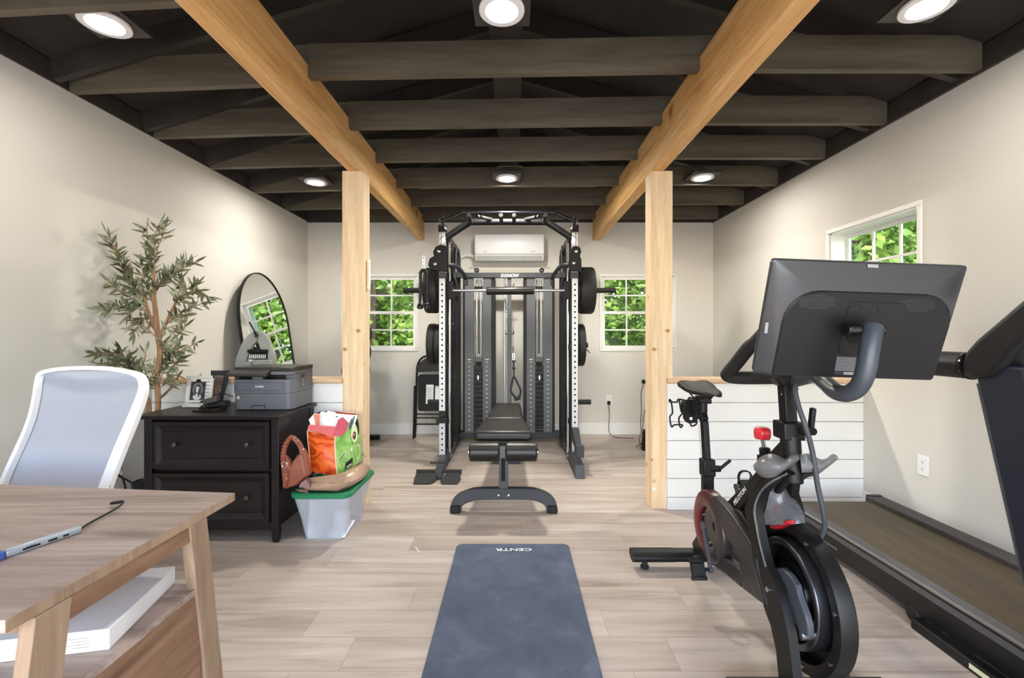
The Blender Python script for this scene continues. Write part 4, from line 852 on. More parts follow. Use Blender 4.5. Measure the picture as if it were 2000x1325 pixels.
m = MB(); FB(m, pcx - 0.011, pcx + 0.011, 0.156, 0.176, -0.009, 0.004); FB(m, pcx - 0.018, pcx + 0.018, 0.158, 0.164, -0.0095, -0.0035); link('clip', m, M['plastic'], wf)
m = MB(); m.hexa([rt @ (V(pcx + a, y + 0.004, CZ + z) - piv) + piv for a, z in ((-0.008, 0.2005), (0.008, 0.2005), (0.004, 0.218))], [rt @ (V(pcx + a, y + 0.007, CZ + z) - piv) + piv for a, z in ((-0.008, 0.2005), (0.008, 0.2005), (0.004, 0.218))]); link('hanger', m, M['steel'], wf)

bf = thing('photo_frame', 'black photo frame holding a brown sepia picture beside the printer', 'photo frame', V(-1.83, 2.95, CZ))
# leans back, turned towards the printer
A = P(411.5, 789, 2.98); Bt = P(411.5, 724, 3.02); Cc = P(449, 724, 3.055); Dd = P(432, 789, 3.0)
A.z = CZ + 0.001; Dd.z = CZ + 0.001
nrm = (Dd - A).cross(Bt - A).normalized()
if nrm.y > 0: nrm = -nrm
def Q(u, v): return (A * (1 - u) + Dd * u) * (1 - v) + (Bt * (1 - u) + Cc * u) * v
m = MB()
for (u0, u1, v0, v1) in ((0, 1, 0.86, 1), (0, 1, 0, 0.1), (0, 0.07, 0.1, 0.86), (0.72, 1, 0.1, 0.86)): m.prism([Q(u0, v0), Q(u1, v0), Q(u1, v1), Q(u0, v1)], -nrm * 0.018)
link('frame', m, M['plastic'], bf, bevel=0.002)
t = NT('sepia_photo'); t.l(t.ramp(t.noise(t.coord(), 26, 5, 0.7, 1.5), [(0.3, rgb(38, 22, 16)), (0.5, rgb(98, 66, 48)), (0.62, rgb(150, 112, 88)), (0.72, rgb(226, 214, 204))]), t.b.inputs['Base Color']); t.b.inputs['Roughness'].default_value = 0.3
m = MB(); m.prism([Q(0.07, 0.1) - nrm * 0.004, Q(0.72, 0.1) - nrm * 0.004, Q(0.72, 0.86) - nrm * 0.004, Q(0.07, 0.86) - nrm * 0.004], -nrm * 0.004); link('photo', m, t.m, bf)

cp = thing('cable_bundle', 'tangle of black cables and a power adapter beside the printer', 'cables', V(-1.85, 2.75, CZ))
m = MB(); R.seed(3)
for k in range(7):
    a0 = R.random() * 6; cx_ = -1.83 + R.uniform(-0.03, 0.01); cy_ = 2.79 + R.uniform(-0.03, 0.03); rx = R.uniform(0.055, 0.085); ry = R.uniform(0.03, 0.055)
    m.tube([V(cx_ + rx * math.cos(a0 + i * PI / 4), cy_ + ry * math.sin(a0 + i * PI / 4), CZ + 0.006 + 0.0065 * k + R.uniform(0, 0.008)) for i in range(8)], 0.0045, 7, closed=True, k=4)
m.tube([P(432, 785, 2.8), P(428, 768, 2.82), P(440, 770, 2.85), P(455, 775, 2.79)], 0.003, 6); m.tube([P(415, 790, 2.78), P(422, 772, 2.86), P(418, 762, 2.9), P(424, 745, 2.96)], 0.0025, 6)
link('cables', m, M['rubber'], cp)
m = MB(); m.box((-1.885, 2.75, CZ + 0.045), (-1.8, 2.79, CZ + 0.08), Matrix.Rotation(-0.25, 3, 'Y')); link('adapter', m, mat('grey_adapter', rgb(84, 78, 74), 0.35), cp, bevel=0.006)
m = MB(); m.prism([V(-1.925 + 0.0, 2.72, CZ + 0.0005), V(-1.76, 2.7, CZ + 0.0005), V(-1.75, 2.76, CZ + 0.0005), V(-1.9, 2.78, CZ + 0.0005)], (0, 0, 0.009)); link('flat_pouch', m, M['leather'], cp, bevel=0.003)

# grey arched stand on the half wall behind the printer
gs = thing('arched_stand', 'grey arched stand with a black ribbed block behind the printer, before the mirror', 'stand', V(-1.78, 3.17, 0.8965))
G = mat('pale_grey_plastic', rgb(150, 150, 144), 0.45, var=0.08)
ys_ = 3.14
def GP(cx_, cy_): return P(440 + cx_ / 4.57, 520 + cy_ / 4.57, ys_)
m = MB()
bz = 0.8968
m.rect_sweep([V(GP(118, 0).x, ys_ + 0.03, bz), GP(125, 860) + V(0, 0.03, 0), GP(150, 780) + V(0, 0.03, 0), GP(190, 690) + V(0, 0.03, 0), GP(245, 635) + V(0, 0.03, 0), GP(290, 625) + V(0, 0.03, 0), GP(325, 665) + V(0, 0.03, 0), GP(350, 730) + V(0, 0.03, 0), GP(378, 800) + V(0, 0.03, 0), GP(385, 860) + V(0, 0.03, 0), V(GP(388, 0).x, ys_ + 0.03, bz)], 0.07, 0.034, up=(0, 1, 0)); link('arch', m, G, gs, bevel=0.004)
m = MB(); m.box((GP(200, 0).x, ys_ - 0.01, GP(0, 775).z), (GP(375, 0).x, ys_ + 0.05, GP(0, 745).z)); m.box((GP(215, 0).x, ys_ + 0.0, GP(0, 835).z), (GP(370, 0).x, ys_ + 0.045, GP(0, 775).z)); bl = link('ribbed_block', m, M['plastic'], gs, bevel=0.004)
m = MB()
for i in range(9): xq = GP(218 + i * 17, 0).x; m.box((xq, ys_ - 0.004, GP(0, 825).z), (xq + 0.006, ys_ - 0.0005, GP(0, 790).z))
link('ribs', m, M['white_plastic'], bl)
m = MB(); m.box((GP(110, 0).x, ys_ - 0.03, bz), (GP(250, 0).x, ys_ + 0.012, GP(0, 850).z)); m.box((GP(255, 0).x, ys_ - 0.025, bz), (GP(425, 0).x, ys_ + 0.012, GP(0, 835).z)); link('tray', m, G, gs, bevel=0.006)
m = MB(); m.tube([GP(290, 625), GP(250, 560), GP(215, 500)], 0.006, 8); m.tube([GP(275, 640), GP(262, 600), GP(255, 585)], 0.005, 8); link('wire', m, M['black_metal'], gs)

# ================================================================== arched mirror leaning in the corner
ar = thing('arched_mirror', 'tall arch-topped mirror in a thin black frame leaning on the wall', 'mirror', V(-2.2, 4.26, 0))
YA, YB_, TOP = 3.86, 4.58, 1.765; RA = (YB_ - YA) / 2
ln = math.atan2(0.275, 1.765)
xb_ = -2.155
def MP(yy, h, d=0.0):  # h along the leaning face, d out of the face
    q = d * math.cos(ln) - h * math.sin(ln); c5, s5 = math.cos(math.radians(5)), math.sin(math.radians(5))
    return V(xb_ + (yy - YA) * s5 + q * c5, YA + (yy - YA) * c5 - q * s5, h * math.cos(ln) + d * math.sin(ln) + 0.004)
H = TOP / math.cos(ln); HS = H - 0.5
def outline(i):
    o = [(YA + i, 0.0 + i), (YB_ - i, 0.0 + i)]
    for k in range(0, 25):
        a = PI * k / 24; o.append(((YA + YB_) / 2 + (RA - i) * math.cos(a), HS + (0.5 - i) * math.sin(a)))
    return o
m = MB(); o0, o1 = outline(0), outline(0.009); n = len(o0)
for dd, a, b in ((0.022, o0, o1),):
    v0 = [MP(*p, 0.0) for p in o0]; v1 = [MP(*p, 0.024) for p in o0]; v2 = [MP(*p, 0.024) for p in o1]; v3 = [MP(*p, 0.0) for p in o1]
    m.add(v0 + v1 + v2 + v3, [(j * n + i, j * n + (i + 1) % n, ((j + 1) % 4) * n + (i + 1) % n, ((j + 1) % 4) * n + i) for j in range(4) for i in range(n)])
link('mirror_frame', m, M['black_metal'], ar)
m = MB(); m.prism([MP(*p, 0.012) for p in outline(0.0095)], MP(0, 0, 0.004) - MP(0, 0, 0)); link('mirror_glass', m, M['mirror'], ar)

# ================================================================== olive tree
ol = thing('olive_tree', 'tall artificial olive tree in a black pot between the cabinet and the wall', 'plant', V(-2.32, 2.86, 0))
m = MB(); m.lathe([(0.075, 0.0), (0.085, 0.01), (0.1, 0.27), (0.102, 0.29), (0.096, 0.29), (0.09, 0.28), (0.04, 0.31), (0.01, 0.315)], (-2.25, 2.83, 0.001), (0, 0, 1), 32); link('pot', m, M['plastic'], ol)
bark = wood('olive_bark', (rgb(112, 84, 62), rgb(160, 124, 94), rgb(190, 154, 120)), 'z', 22, 8, 0.7)
YT = 2.84
def T(px, py, dy=0.0): return P(px, py, YT + dy)
m = MB()
tr0 = [V(-2.25, 2.83, 0.28), V(-2.235, 2.83, 0.5), T(309, 790), T(307, 740), T(313, 690), T(308, 650), T(304, 610), T(300, 570), T(302, 520)]
m.tube(tr0, 0.0165, 9, scale=[1.1, 1.0, 0.95, 0.95, 0.95, 0.95, 0.85, 0.7, 0.35])
m.tube([T(311, 660), T(300, 635), T(290, 610), T(284, 590), T(278, 560)], 0.011, 7, scale=[1, 0.9, 0.9, 0.8, 0.4])
m.tube([T(313, 660), T(320, 640), T(332, 615), T(340, 598), T(352, 575)], 0.011, 7, scale=[1, 0.9, 0.85, 0.7, 0.35])
m.tube([V(-2.26, 2.8, 0.28), T(291, 800), T(283, 770), T(270, 735)], 0.014, 7, scale=[1.2, 1, 0.8, 0.4])
m.tube([T(309, 780), T(322, 770, 0.05), T(340, 750, 0.05), T(352, 730, 0.05)], 0.008, 7, scale=[1.2, 1, 0.8, 0.4])
link('trunk', m, bark, ol)
t = NT('olive_leaf'); v = t.coord(); c = t.ramp(t.noise(v, 9, 3), [(0.35, rgb(72, 80, 54)), (0.52, rgb(118, 124, 92)), (0.68, rgb(172, 174, 146))])
t.l(c, t.b.inputs['Base Color']); t.b.inputs['Roughness'].default_value = 0.5; M['olive'] = t.m
R.seed(11)
stems = MB(); leaf = MB(); fruit = []
def leaf_at(p, d, L, w):
    d = d.normalized(); sd = d.cross(V(R.uniform(-1, 1), R.uniform(-1, 1), R.uniform(-1, 1)))
    sd = sd.normalized() if sd.length > 1e-4 else V(1, 0, 0); nn = sd.cross(d)
    bend = nn * L * R.uniform(-0.16, 0.16)
    a = [p, p + d * L * 0.3 + bend * 0.4, p + d * L * 0.65 + bend * 0.9, p + d * L + bend * 1.4]
    ws = (0.14, 1.0, 0.85, 0.0); vs = []
    for q, k in zip(a[:3], ws): vs += [q - sd * w * k + nn * w * 0.25 * k, q, q + sd * w * k + nn * w * 0.25 * k]
    vs.append(a[3])
    leaf.add(vs, [(0, 1, 4, 3), (1, 2, 5, 4), (3, 4, 7, 6), (4, 5, 8, 7), (6, 7, 9), (7, 8, 9)])
def twig(pts, n, L=0.08, w=0.0088, spread=0.8):
    path = smooth_path(pts, 8); stems.tube(pts, 0.0028, 5, k=4)
    for i in range(n):
        f = (0.12 + 0.88 * (i + R.random()) / n) * (len(path) - 1); k = min(int(f), len(path) - 2)
        p = path[k].lerp(path[k + 1], f - k); tg = (path[k + 1] - path[k]).normalized()
        sd = V(R.uniform(-1, 1), R.uniform(-0.7, 0.7), R.uniform(-1, 1)); sd = (sd - tg * sd.dot(tg)).normalized()
        leaf_at(p, tg * R.uniform(0.35, 1.0) + sd * spread, L * R.uniform(0.65, 1.15), w * R.uniform(0.75, 1.2))
        if R.random() < 0.018: fruit.append(p + sd * 0.012)
    leaf_at(path[-1], path[-1] - path[-2], L, w)
tw = [([(302, 520), (300, 490), (303, 460), (312, 436)], 26), ([(301, 540), (292, 500), (288, 470), (287, 442)], 26), ([(301, 520), (308, 485), (318, 460), (322, 445)], 18),
      ([(290, 600), (262, 560), (235, 510), (210, 455)], 52), ([(286, 590), (255, 550), (240, 520), (225, 480)], 34), ([(290, 600), (262, 585), (235, 570), (213, 550)], 36), ([(290, 610), (260, 600), (225, 598), (198, 606)], 34), ([(292, 610), (270, 580), (250, 545), (232, 512)], 34), ([(290, 610), (275, 600), (258, 610), (245, 620)], 20),
      ([(300, 600), (290, 570), (280, 545), (278, 520)], 36), ([(303, 570), (320, 545), (345, 530), (380, 512)], 34), ([(303, 560), (325, 540), (350, 520), (368, 508)], 26), ([(302, 590), (300, 560), (298, 530), (288, 505)], 36), ([(302, 575), (315, 555), (325, 540), (338, 530)], 22),
      ([(340, 598), (355, 575), (375, 562), (408, 580)], 36), ([(338, 600), (345, 580), (352, 562), (350, 545)], 18), ([(340, 598), (360, 585), (378, 565), (386, 552)], 30), ([(320, 640), (340, 620), (362, 608), (400, 590)], 30), ([(315, 650), (330, 640), (352, 632), (372, 605)], 20), ([(325, 640), (345, 650), (358, 645), (362, 630)], 10),
      ([(305, 650), (290, 630), (275, 620), (262, 632)], 18), ([(306, 660), (290, 645), (278, 638), (266, 645)], 12), ([(292, 615), (275, 625), (268, 640), (262, 650)], 14),
      ([(310, 700), (322, 680), (340, 690), (384, 670)], 30), ([(311, 720), (328, 705), (345, 690), (352, 668)], 30), ([(312, 740), (325, 720), (338, 715), (350, 700)], 30), ([(310, 690), (318, 672), (328, 668), (336, 664)], 16), ([(309, 760), (325, 750), (342, 742), (350, 730)], 22), ([(309, 770), (300, 755), (290, 745), (283, 722)], 20),
      ([(272, 740), (255, 712), (225, 690), (184, 692)], 46), ([(272, 740), (250, 710), (240, 692), (236, 684)], 20), ([(272, 745), (245, 715), (215, 708), (182, 716)], 34), ([(272, 740), (262, 715), (258, 700), (252, 690)], 16), ([(275, 750), (290, 740), (300, 730), (302, 715)], 16), ([(275, 745), (270, 735), (282, 705), (285, 690)], 16)]
for pts, n in tw:
    dy0 = R.uniform(-0.03, 0.03); path = []
    for i, (px, py) in enumerate(pts):
        dy = dy0 + R.uniform(-0.06, 0.05) * (i / 3)
        q = T(px, py, dy)
        if q.x < XL + 0.05: q = PX(px, py, XL + 0.05 + 0.01 * i)
        path.append(q)
    twig(path, int(n * 0.95))
for i, p in enumerate(leaf.v):
    if p.x < XL + 0.006: leaf.v[i] = V(XL + 0.006, p.y, p.z)
link('twigs', stems, bark, ol); link('foliage', leaf, M['olive'], ol, sharp=180)
om = mat('olive_fruit', rgb(48, 38, 34), 0.3, var=0.3)
for p in fruit[:10]:
    m = MB(); m.ball(p, (0.0085, 0.0085, 0.011), 12, 8); link('olive', m, om, ol)

# ================================================================== storage bin and bags
LX0, LX1, LY0, LY1, LZ = -1.29, -0.935, 2.59, 3.085, 0.262
bi = thing('storage_bin', 'clear plastic storage bin with a green lid beside the filing cabinet', 'storage bin', V(-1.11, 2.83, 0))
def rrect(x0, x1, y0, y1, r, z, n=5):
    o = []
    for cx_, cy_, a in ((x1 - r, y1 - r, 0), (x0 + r, y1 - r, 90), (x0 + r, y0 + r, 180), (x1 - r, y0 + r, 270)):
        o += [V(cx_ + r * math.cos(math.radians(a + 90 * k / n)), cy_ + r * math.sin(math.radians(a + 90 * k / n)), z) for k in range(n + 1)]
    return o
M['bin'] = clear('clear_bin_plastic', (0.94, 0.96, 1.0, 1), 0.22, rgb(232, 237, 246), fac=0.34)
g = mat('green_lid_plastic', rgb(26, 124, 82), 0.35, var=0.05, scale=20)
def shell(loops):
    m = MB(); n = len(loops[0]); vs = [p for l in loops for p in l]
    fs = [(j * n + i, j * n + (i + 1) % n, (j + 1) * n + (i + 1) % n, (j + 1) * n + i) for j in range(len(loops) - 1) for i in range(n)]
    fs += [tuple(range(n)), tuple(range((len(loops) - 1) * n, len(loops) * n))]; return m.add(vs, fs)
e = 0.05
lo = [rrect(LX0 + 0.012 + e, LX1 - 0.012 - e, LY0 + 0.02 + e, LY1 - 0.02 - e, 0.03, 0.001), rrect(LX0 + 0.012 + 0.028, LX1 - 0.012 - 0.028, LY0 + 0.015 + 0.03, LY1 - 0.015 - 0.03, 0.045, 0.12), rrect(LX0 + 0.012, LX1 - 0.012, LY0 + 0.01, LY1 - 0.01, 0.05, 0.262)]
li = [[p + (V((LX0 + LX1) / 2, (LY0 + LY1) / 2, p.z) - p).normalized() * 0.003 + V(0, 0, 0.002 if k == 0 else 0) for p in l] for k, l in enumerate(lo)]
m = shell([lo[2], lo[1], lo[0]][::-1] + [li[2], li[1], li[0]]); link('bin_body', m, M['bin'], bi, sharp=50)
m = shell([rrect(LX0 + 0.006, LX1 - 0.006, LY0 + 0.006, LY1 - 0.006, 0.05, 0.258), rrect(LX0, LX1, LY0, LY1, 0.055, 0.263), rrect(LX0, LX1, LY0, LY1, 0.055, 0.283), rrect(LX0 + 0.01, LX1 - 0.01, LY0 + 0.01, LY1 - 0.01, 0.05, 0.289), rrect(LX0 + 0.03, LX1 - 0.03, LY0 + 0.03, LY1 - 0.03, 0.04, 0.288), rrect(LX0 + 0.038, LX1 - 0.038, LY0 + 0.038, LY1 - 0.038, 0.035, 0.281)]); link('lid', m, g, bi, sharp=30)
m = MB()
for a, b in (((-1.19, 2.66), (-1.13, 2.66)),): m.prism([V(-1.215, 2.67, 0.008), V(-1.165, 2.66, 0.008), V(-1.17, 2.67, 0.225), V(-1.2, 2.68, 0.225)], (0.004, 0.14, 0)); m.prism([V(-1.15, 2.68, 0.008), V(-1.14, 2.68, 0.008), V(-1.155, 2.69, 0.21), V(-1.165, 2.69, 0.21)], (0, 0.12, 0))
m.prism([V(-1.1, 2.68, 0.01), V(-0.99, 2.66, 0.01), V(-0.98, 2.8, 0.05), V(-1.08, 2.82, 0.05)], (0, 0, 0.006)); link('papers_inside', m, M['paper'], bi)
m = MB(); m.box((-1.09, 2.72, 0.06), (-1.0, 2.8, 0.14), Matrix.Rotation(0.5, 3, 'Z')); link('box_inside', m, mat('pink_grey_carton', rgb(206, 196, 198), 0.6), bi, bevel=0.004)
ZL = 0.2898
# tan purse lying under the shopping bag
tp = thing('tan_purse', 'tan leather purse lying flat on the green lid under the shopping bag', 'purse', V(-1.08, 2.8, ZL))
tan = mat('tan_leather', rgb(176, 146, 124), 0.36, var=0.1, scale=9, bump=0.2, bscale=60)
m = MB()
spine = [P(600, 946, 2.66), P(630, 948, 2.645), P(658, 948, 2.65), P(680, 938, 2.7), P(697, 922, 2.8), P(707, 908, 2.9), P(713, 896, 2.98)]
hs = [0.018, 0.032, 0.044, 0.048, 0.046, 0.042, 0.028]
rows = []
for i, p in enumerate(spine):
    h = hs[i]; d = (spine[min(i + 1, 6)] - spine[max(i - 1, 0)]); d.z = 0; d.normalize(); nn = V(d.y, -d.x, 0)
    p = V(p.x, p.y, 0); w = [0.03, 0.05, 0.055, 0.05, 0.045, 0.04, 0.03][i]
    rows.append([V(p.x, p.y, ZL + 0.0015 + h) + V(math.cos(a) * nn.x * w, math.cos(a) * nn.y * w, math.sin(a) * h) * (1 + 0.13 * math.sin(3 * a + 2.1 * i) - (0.18 if i in (2, 3) and 0.3 < a < 1.2 else 0)) for a in [2 * PI * (k % 12) / 12 for k in range(13)]])
m.sheet(rows); n_ = 13
m.add(rows[0][:12], [tuple(range(12))]); m.add(rows[-1][:12], [tuple(range(12))]); link('body', m, tan, tp, sharp=70)
m = MB(); m.prism([PZ(600, 936, ZL + 0.06), PZ(640, 931, ZL + 0.1), PZ(677, 927, ZL + 0.105), PZ(672, 945, ZL + 0.055), PZ(640, 953, ZL + 0.022), PZ(618, 957, ZL + 0.006)], (0, 0, 0.006)); link('flap', m, tan, tp, bevel=0.002)
m = MB(); m.rect_sweep([V(q.x, q.y, ZL + z) for q, z in ((P(668, 950, 2.66), 0.01), (P(690, 942, 2.74), 0.012), (P(706, 925, 2.86), 0.02), (P(712, 905, 2.95), 0.06), (P(712, 890, 3.0), 0.11), (P(706, 885, 3.03), 0.12))], 0.004, 0.02, up=(0, 0, 1)); link('strap', m, mat('tan_light_strap', rgb(198, 176, 156), 0.4), tp)
m = MB()
for px, py, yy in ((676, 922, 2.66), (686, 940, 2.66), (697, 918, 2.74), (713, 893, 2.95)): m.ball(P(px, py, yy), 0.005, 10, 6)
link('studs', m, M['chrome'], tp)
# reusable shopping bag
sb = thing('shopping_bag', 'bulging reusable shopping bag, orange front and green avocado side, on the bin', 'shopping bag', V(-1.12, 2.9, 0.33))
orange = NT('orange_print'); v = orange.coord()
w1 = orange.n('ShaderNodeTexWave'); w1.wave_type = 'RINGS'; w1.inputs['Scale'].default_value = 6; w1.inputs['Distortion'].default_value = 16; w1.inputs['Detail'].default_value = 2; orange.l(v, w1.inputs['Vector'])
c = orange.ramp(w1.outputs['Fac'], [(0.0, rgb(196, 62, 16)), (0.12, rgb(226, 84, 24)), (0.6, rgb(236, 98, 34)), (1.0, rgb(240, 116, 52))]); orange.l(c, orange.b.inputs['Base Color']); orange.b.inputs['Roughness'].default_value = 0.32; orange.bump(orange.noise(v, 12, 3, 0.6, 1.2), 0.5, 0.01)
green = NT('green_print'); v = green.coord(); c = green.ramp(green.noise(v, 7, 3, 0.5, 1.6), [(0.35, rgb(110, 168, 74)), (0.5, rgb(150, 200, 108)), (0.62, rgb(176, 216, 140))]); green.l(c, green.b.inputs['Base Color']); green.b.inputs['Roughness'].default_value = 0.34; green.bump(green.noise(v, 10, 3, 0.6, 1.0), 0.4, 0.01)
cb_ = P(659, 932, 2.725); lb_ = P(607, 921, 2.745); rb_ = P(707, 899, 2.99); bb_ = lb_ + rb_ - cb_
ct = P(654, 852, 2.745); lt_ = P(600, 842, 2.78); rt_ = P(699, 807, 3.0); bt_ = P(640, 802, 3.03)
zb = 0.352
for q in (cb_, lb_, rb_, bb_): q.z = max(q.z, zb - 0.03) if q is not cb_ else 0.344
def face(p00, p10, p01, p11, n=9, k=11, bulge=0.018, out=V(0, -1, 0), seed=0.0):
    rows = []
    for j in range(k):
        v_ = j / (k - 1); row = []
        for i in range(n):
            u_ = i / (n - 1); q = (p00 * (1 - u_) + p10 * u_) * (1 - v_) + (p01 * (1 - u_) + p11 * u_) * v_
            q = q + out * (bulge * math.sin(PI * u_) * math.sin(PI * min(1, v_ * 0.9 + 0.05)) + 0.004 * math.sin(9 * u_ + 7 * v_ + seed) * math.sin(PI * u_))
            row.append(q)
        rows.append(row)
    return rows
oS = V(0.77, -0.6, 0)
m = MB(); m.sheet(face(lb_, cb_, lt_, ct, out=V(-0.15, -0.98, 0)), 0.003); link('front_panel', m, orange.m, sb, sharp=70)
m = MB(); m.sheet(face(cb_, rb_, ct, rt_, out=V(0.9, -0.4, 0), seed=2), 0.003); gp = link('side_panel', m, green.m, sb, sharp=70)
m = MB(); m.sheet(face(rb_, bb_, rt_, bt_, out=V(0.15, 0.9, 0)), 0.003); m.sheet(face(bb_, lb_, bt_, lt_, out=V(-0.9, 0.2, 0), bulge=0.004), 0.003); m.prism([lb_ + V(0, 0, 0.002), cb_ + V(0, 0, 0.002), rb_ + V(0, 0, 0.002), bb_ + V(0, 0, 0.002)], (0, 0, 0.004)); link('rear_panels', m, mat('white_bag_lining', rgb(226, 220, 226), 0.5), sb, sharp=70)
m = MB()                                                                # white piping along the front corner
m.tube([ct, (ct + cb_) / 2 + V(-0.003, -0.004, 0), cb_], 0.0035, 6); m.tube([lt_, (lt_ + lb_) / 2, lb_], 0.0035, 6); link('piping', m, mat('pale_orange_piping', rgb(242, 214, 180), 0.5), sb)
# printed shapes on the green side
def SD(u_, v_, d=0.004):
    q = (cb_ * (1 - u_) + rb_ * u_) * (1 - v_) + (ct * (1 - u_) + rt_ * u_) * v_
    return q + V(0.9, -0.4, 0) * (0.018 * math.sin(PI * u_) * math.sin(PI * min(1, v_ * 0.9 + 0.05)) + 0.004 * math.sin(9 * u_ + 7 * v_ + 2) * math.sin(PI * u_) + d)
def blob(m, cu, cv, ru, rv, d, rot=0.0, n=20, f=lambda a: 1.0):
    pts = []
    for i in range(n):
        a = 2 * PI * i / n; x, y_ = ru * math.cos(a) * f(a), rv * math.sin(a) * f(a); pts.append(SD(cu + x * math.cos(rot) - y_ * math.sin(rot), cv + x * math.sin(rot) + y_ * math.cos(rot), d))
    c0 = SD(cu, cv, d); m.add([c0] + pts, [(0, 1 + i, 1 + (i + 1) % n) for i in range(n)])
m = MB(); blob(m, 0.84, 0.8, 0.13, 0.22, 0.003, 0.25); m.use(1); blob(m, 0.7, 0.7, 0.15, 0.2, 0.0042, 0.1); m.use(2); blob(m, 0.68, 0.66, 0.07, 0.085, 0.0055); m.use(3); blob(m, 0.665, 0.685, 0.02, 0.025, 0.0065)
m.use(1); blob(m, 0.8, 0.25, 0.13, 0.16, 0.004, 0.1); blob(m, 0.16, 0.42, 0.17, 0.03, 0.004, 0.5); blob(m, 0.5, 0.43, 0.05, 0.045, 0.004); m.use(4); blob(m, 0.8, 0.25, 0.1, 0.125, 0.005); m.use(0); blob(m, 0.15, 0.415, 0.13, 0.016, 0.005, 0.5)
m.use(0); m.add([SD(0.28, 0.06, 0.005), SD(0.53, 0.08, 0.005), SD(0.53, 0.24, 0.005), SD(0.28, 0.22, 0.005)], [(0, 1, 2, 3)]); m.use(3); m.add([SD(0.32, 0.08, 0.006), SD(0.49, 0.095, 0.006), SD(0.49, 0.13, 0.006), SD(0.32, 0.115, 0.006)], [(0, 1, 2, 3)])
link('avocado_print', m, [mat('dark_green_print', rgb(30, 44, 36), 0.4), mat('pale_green_print', rgb(222, 236, 186), 0.4), mat('brown_pit_print', rgb(110, 46, 34), 0.35), M['white_ink'], mat('mid_green_print', rgb(132, 190, 84), 0.4)], gp, sharp=180)
# red-striped rim and the things sticking out
m = MB(); m.prism([P(641, 803, 3.02), P(700, 809, 2.995), P(699, 815, 2.995), P(642, 809, 3.02)], (0, 0.004, 0)); link('rim', m, mat('red_rim', rgb(206, 72, 44), 0.4), sb)
m = MB(); m.prism([P(603, 820, 2.86), P(613, 809, 2.9), P(625, 806, 2.92), P(640, 803, 2.93), P(655, 806, 2.93), P(654, 850, 2.86), P(612, 845, 2.82)], (0, 0.006, 0)); m.prism([P(655, 808, 2.95), P(698, 812, 2.97), P(690, 838, 2.9), P(668, 850, 2.84), P(655, 850, 2.84)], (0, 0.006, 0))
cz_ = link('paper_contents', m, M['paper'], sb)
m = MB(); m.prism([P(612, 811, 2.85), P(624, 808, 2.86), P(624, 836, 2.83), P(618, 836, 2.83)], (0, 0.003, 0)); link('orange_card', m, mat('salmon_card', rgb(224, 130, 98), 0.5), sb)
m = MB(); m.prism([P(600, 840, 2.765), P(603, 830, 2.79), P(655, 834, 2.775), P(660, 853, 2.735), P(646, 853, 2.73), P(620, 845, 2.745)], (0, 0.003, 0)); link('red_folder', m, mat('rose_folder', rgb(206, 98, 98), 0.5), sb)
m = MB(); m.prism([P(650, 853, 2.733), P(660, 820, 2.77), P(669, 815, 2.78), P(680, 826, 2.775), P(676, 842, 2.765), P(667, 852, 2.745)], (0, 0.004, 0)); link('pink_folder', m, mat('crimson_folder', rgb(190, 58, 74), 0.45), sb)
m = MB(); m.prism([P(681, 835, 2.83), P(686, 817, 2.86), P(689, 828, 2.86), P(683, 841, 2.83)], (0, 0.003, 0)); m.use(1); m.prism([P(656, 814, 2.93), P(660, 814, 2.93), P(660, 819, 2.93), P(656, 819, 2.93)], (0, 0.003, 0)); m.prism([P(613, 808, 2.885), P(626, 804, 2.91), P(625, 808, 2.91)], (0, 0.003, 0)); m.prism([P(631, 806, 2.91), P(637, 803, 2.92), P(640, 805, 2.92)], (0, 0.003, 0)); link('printed_sheet', m, [mat('violet_print', rgb(92, 84, 120), 0.5), M['black_ink']], sb)
# braided brown handbag
hb = thing('handbag', 'brown leather handbag with a thick braided handle leaning on the cabinet', 'handbag', V(-1.28, 2.66, ZL))
brn = mat('brown_leather', rgb(146, 84, 66), 0.36, var=0.14, scale=18, bump=0.25, bscale=90)
YH = 2.64
def Hp(cx_, cy_, dy=0.0): return P(540 + cx_ / 7.362, 790 + cy_ / 7.362, YH + dy)
m = MB()
outl = [(100, 1215), (60, 760), (70, 720), (215, 880), (290, 740), (395, 640), (430, 720), (460, 900), (490, 1010), (410, 1080), (330, 1160), (240, 1190), (160, 1210)]
pts = [Hp(*q) for q in outl]
for q in pts: q.z = max(q.z, ZL + 0.001)
cen = Hp(270, 990); n = len(pts); front, mid, back = [], [], []
for q in pts: front.append(cen.lerp(q, 0.82) + V(0, -0.03, 0)); mid.append(q); back.append(cen.lerp(q, 0.85) + V(0, 0.05, 0))
for q in front + back: q.z = max(q.z, ZL + 0.001)
m.add(front + mid + [q + V(0, 0.02, 0) for q in mid] + back, [tuple(range(n)), tuple(range(3 * n, 4 * n))] + [(j * n + i, j * n + (i + 1) % n, (j + 1) * n + (i + 1) % n, (j + 1) * n + i) for j in range(3) for i in range(n)])
link('body', m, brn, hb, bevel=0.006, sharp=60)
path = smooth_path([Hp(135, 1190, -0.03), Hp(135, 1000, -0.035), Hp(95, 800, -0.02), Hp(115, 620, 0), Hp(205, 475, 0.005), Hp(290, 520, 0.0), Hp(350, 610, 0), Hp(385, 720, -0.01)], 10)
for q in path: q.z = max(q.z, ZL + 0.012)
m = MB(); pitch = 8.0
for k in range(3):
    m.tube([p + V(0.0065 * math.cos(i / pitch * 2 * PI + k * 2 * PI / 3), -0.007 * math.sin(2 * (i / pitch * 2 * PI + k * 2 * PI / 3)), 0.0045 * math.sin(i / pitch * 2 * PI + k * 2 * PI / 3)) for i, p in enumerate(path)], 0.0095, 7, k=0)
link('braided_handle', m, brn, hb)
m = MB(); c0 = Hp(115, 870, -0.05)
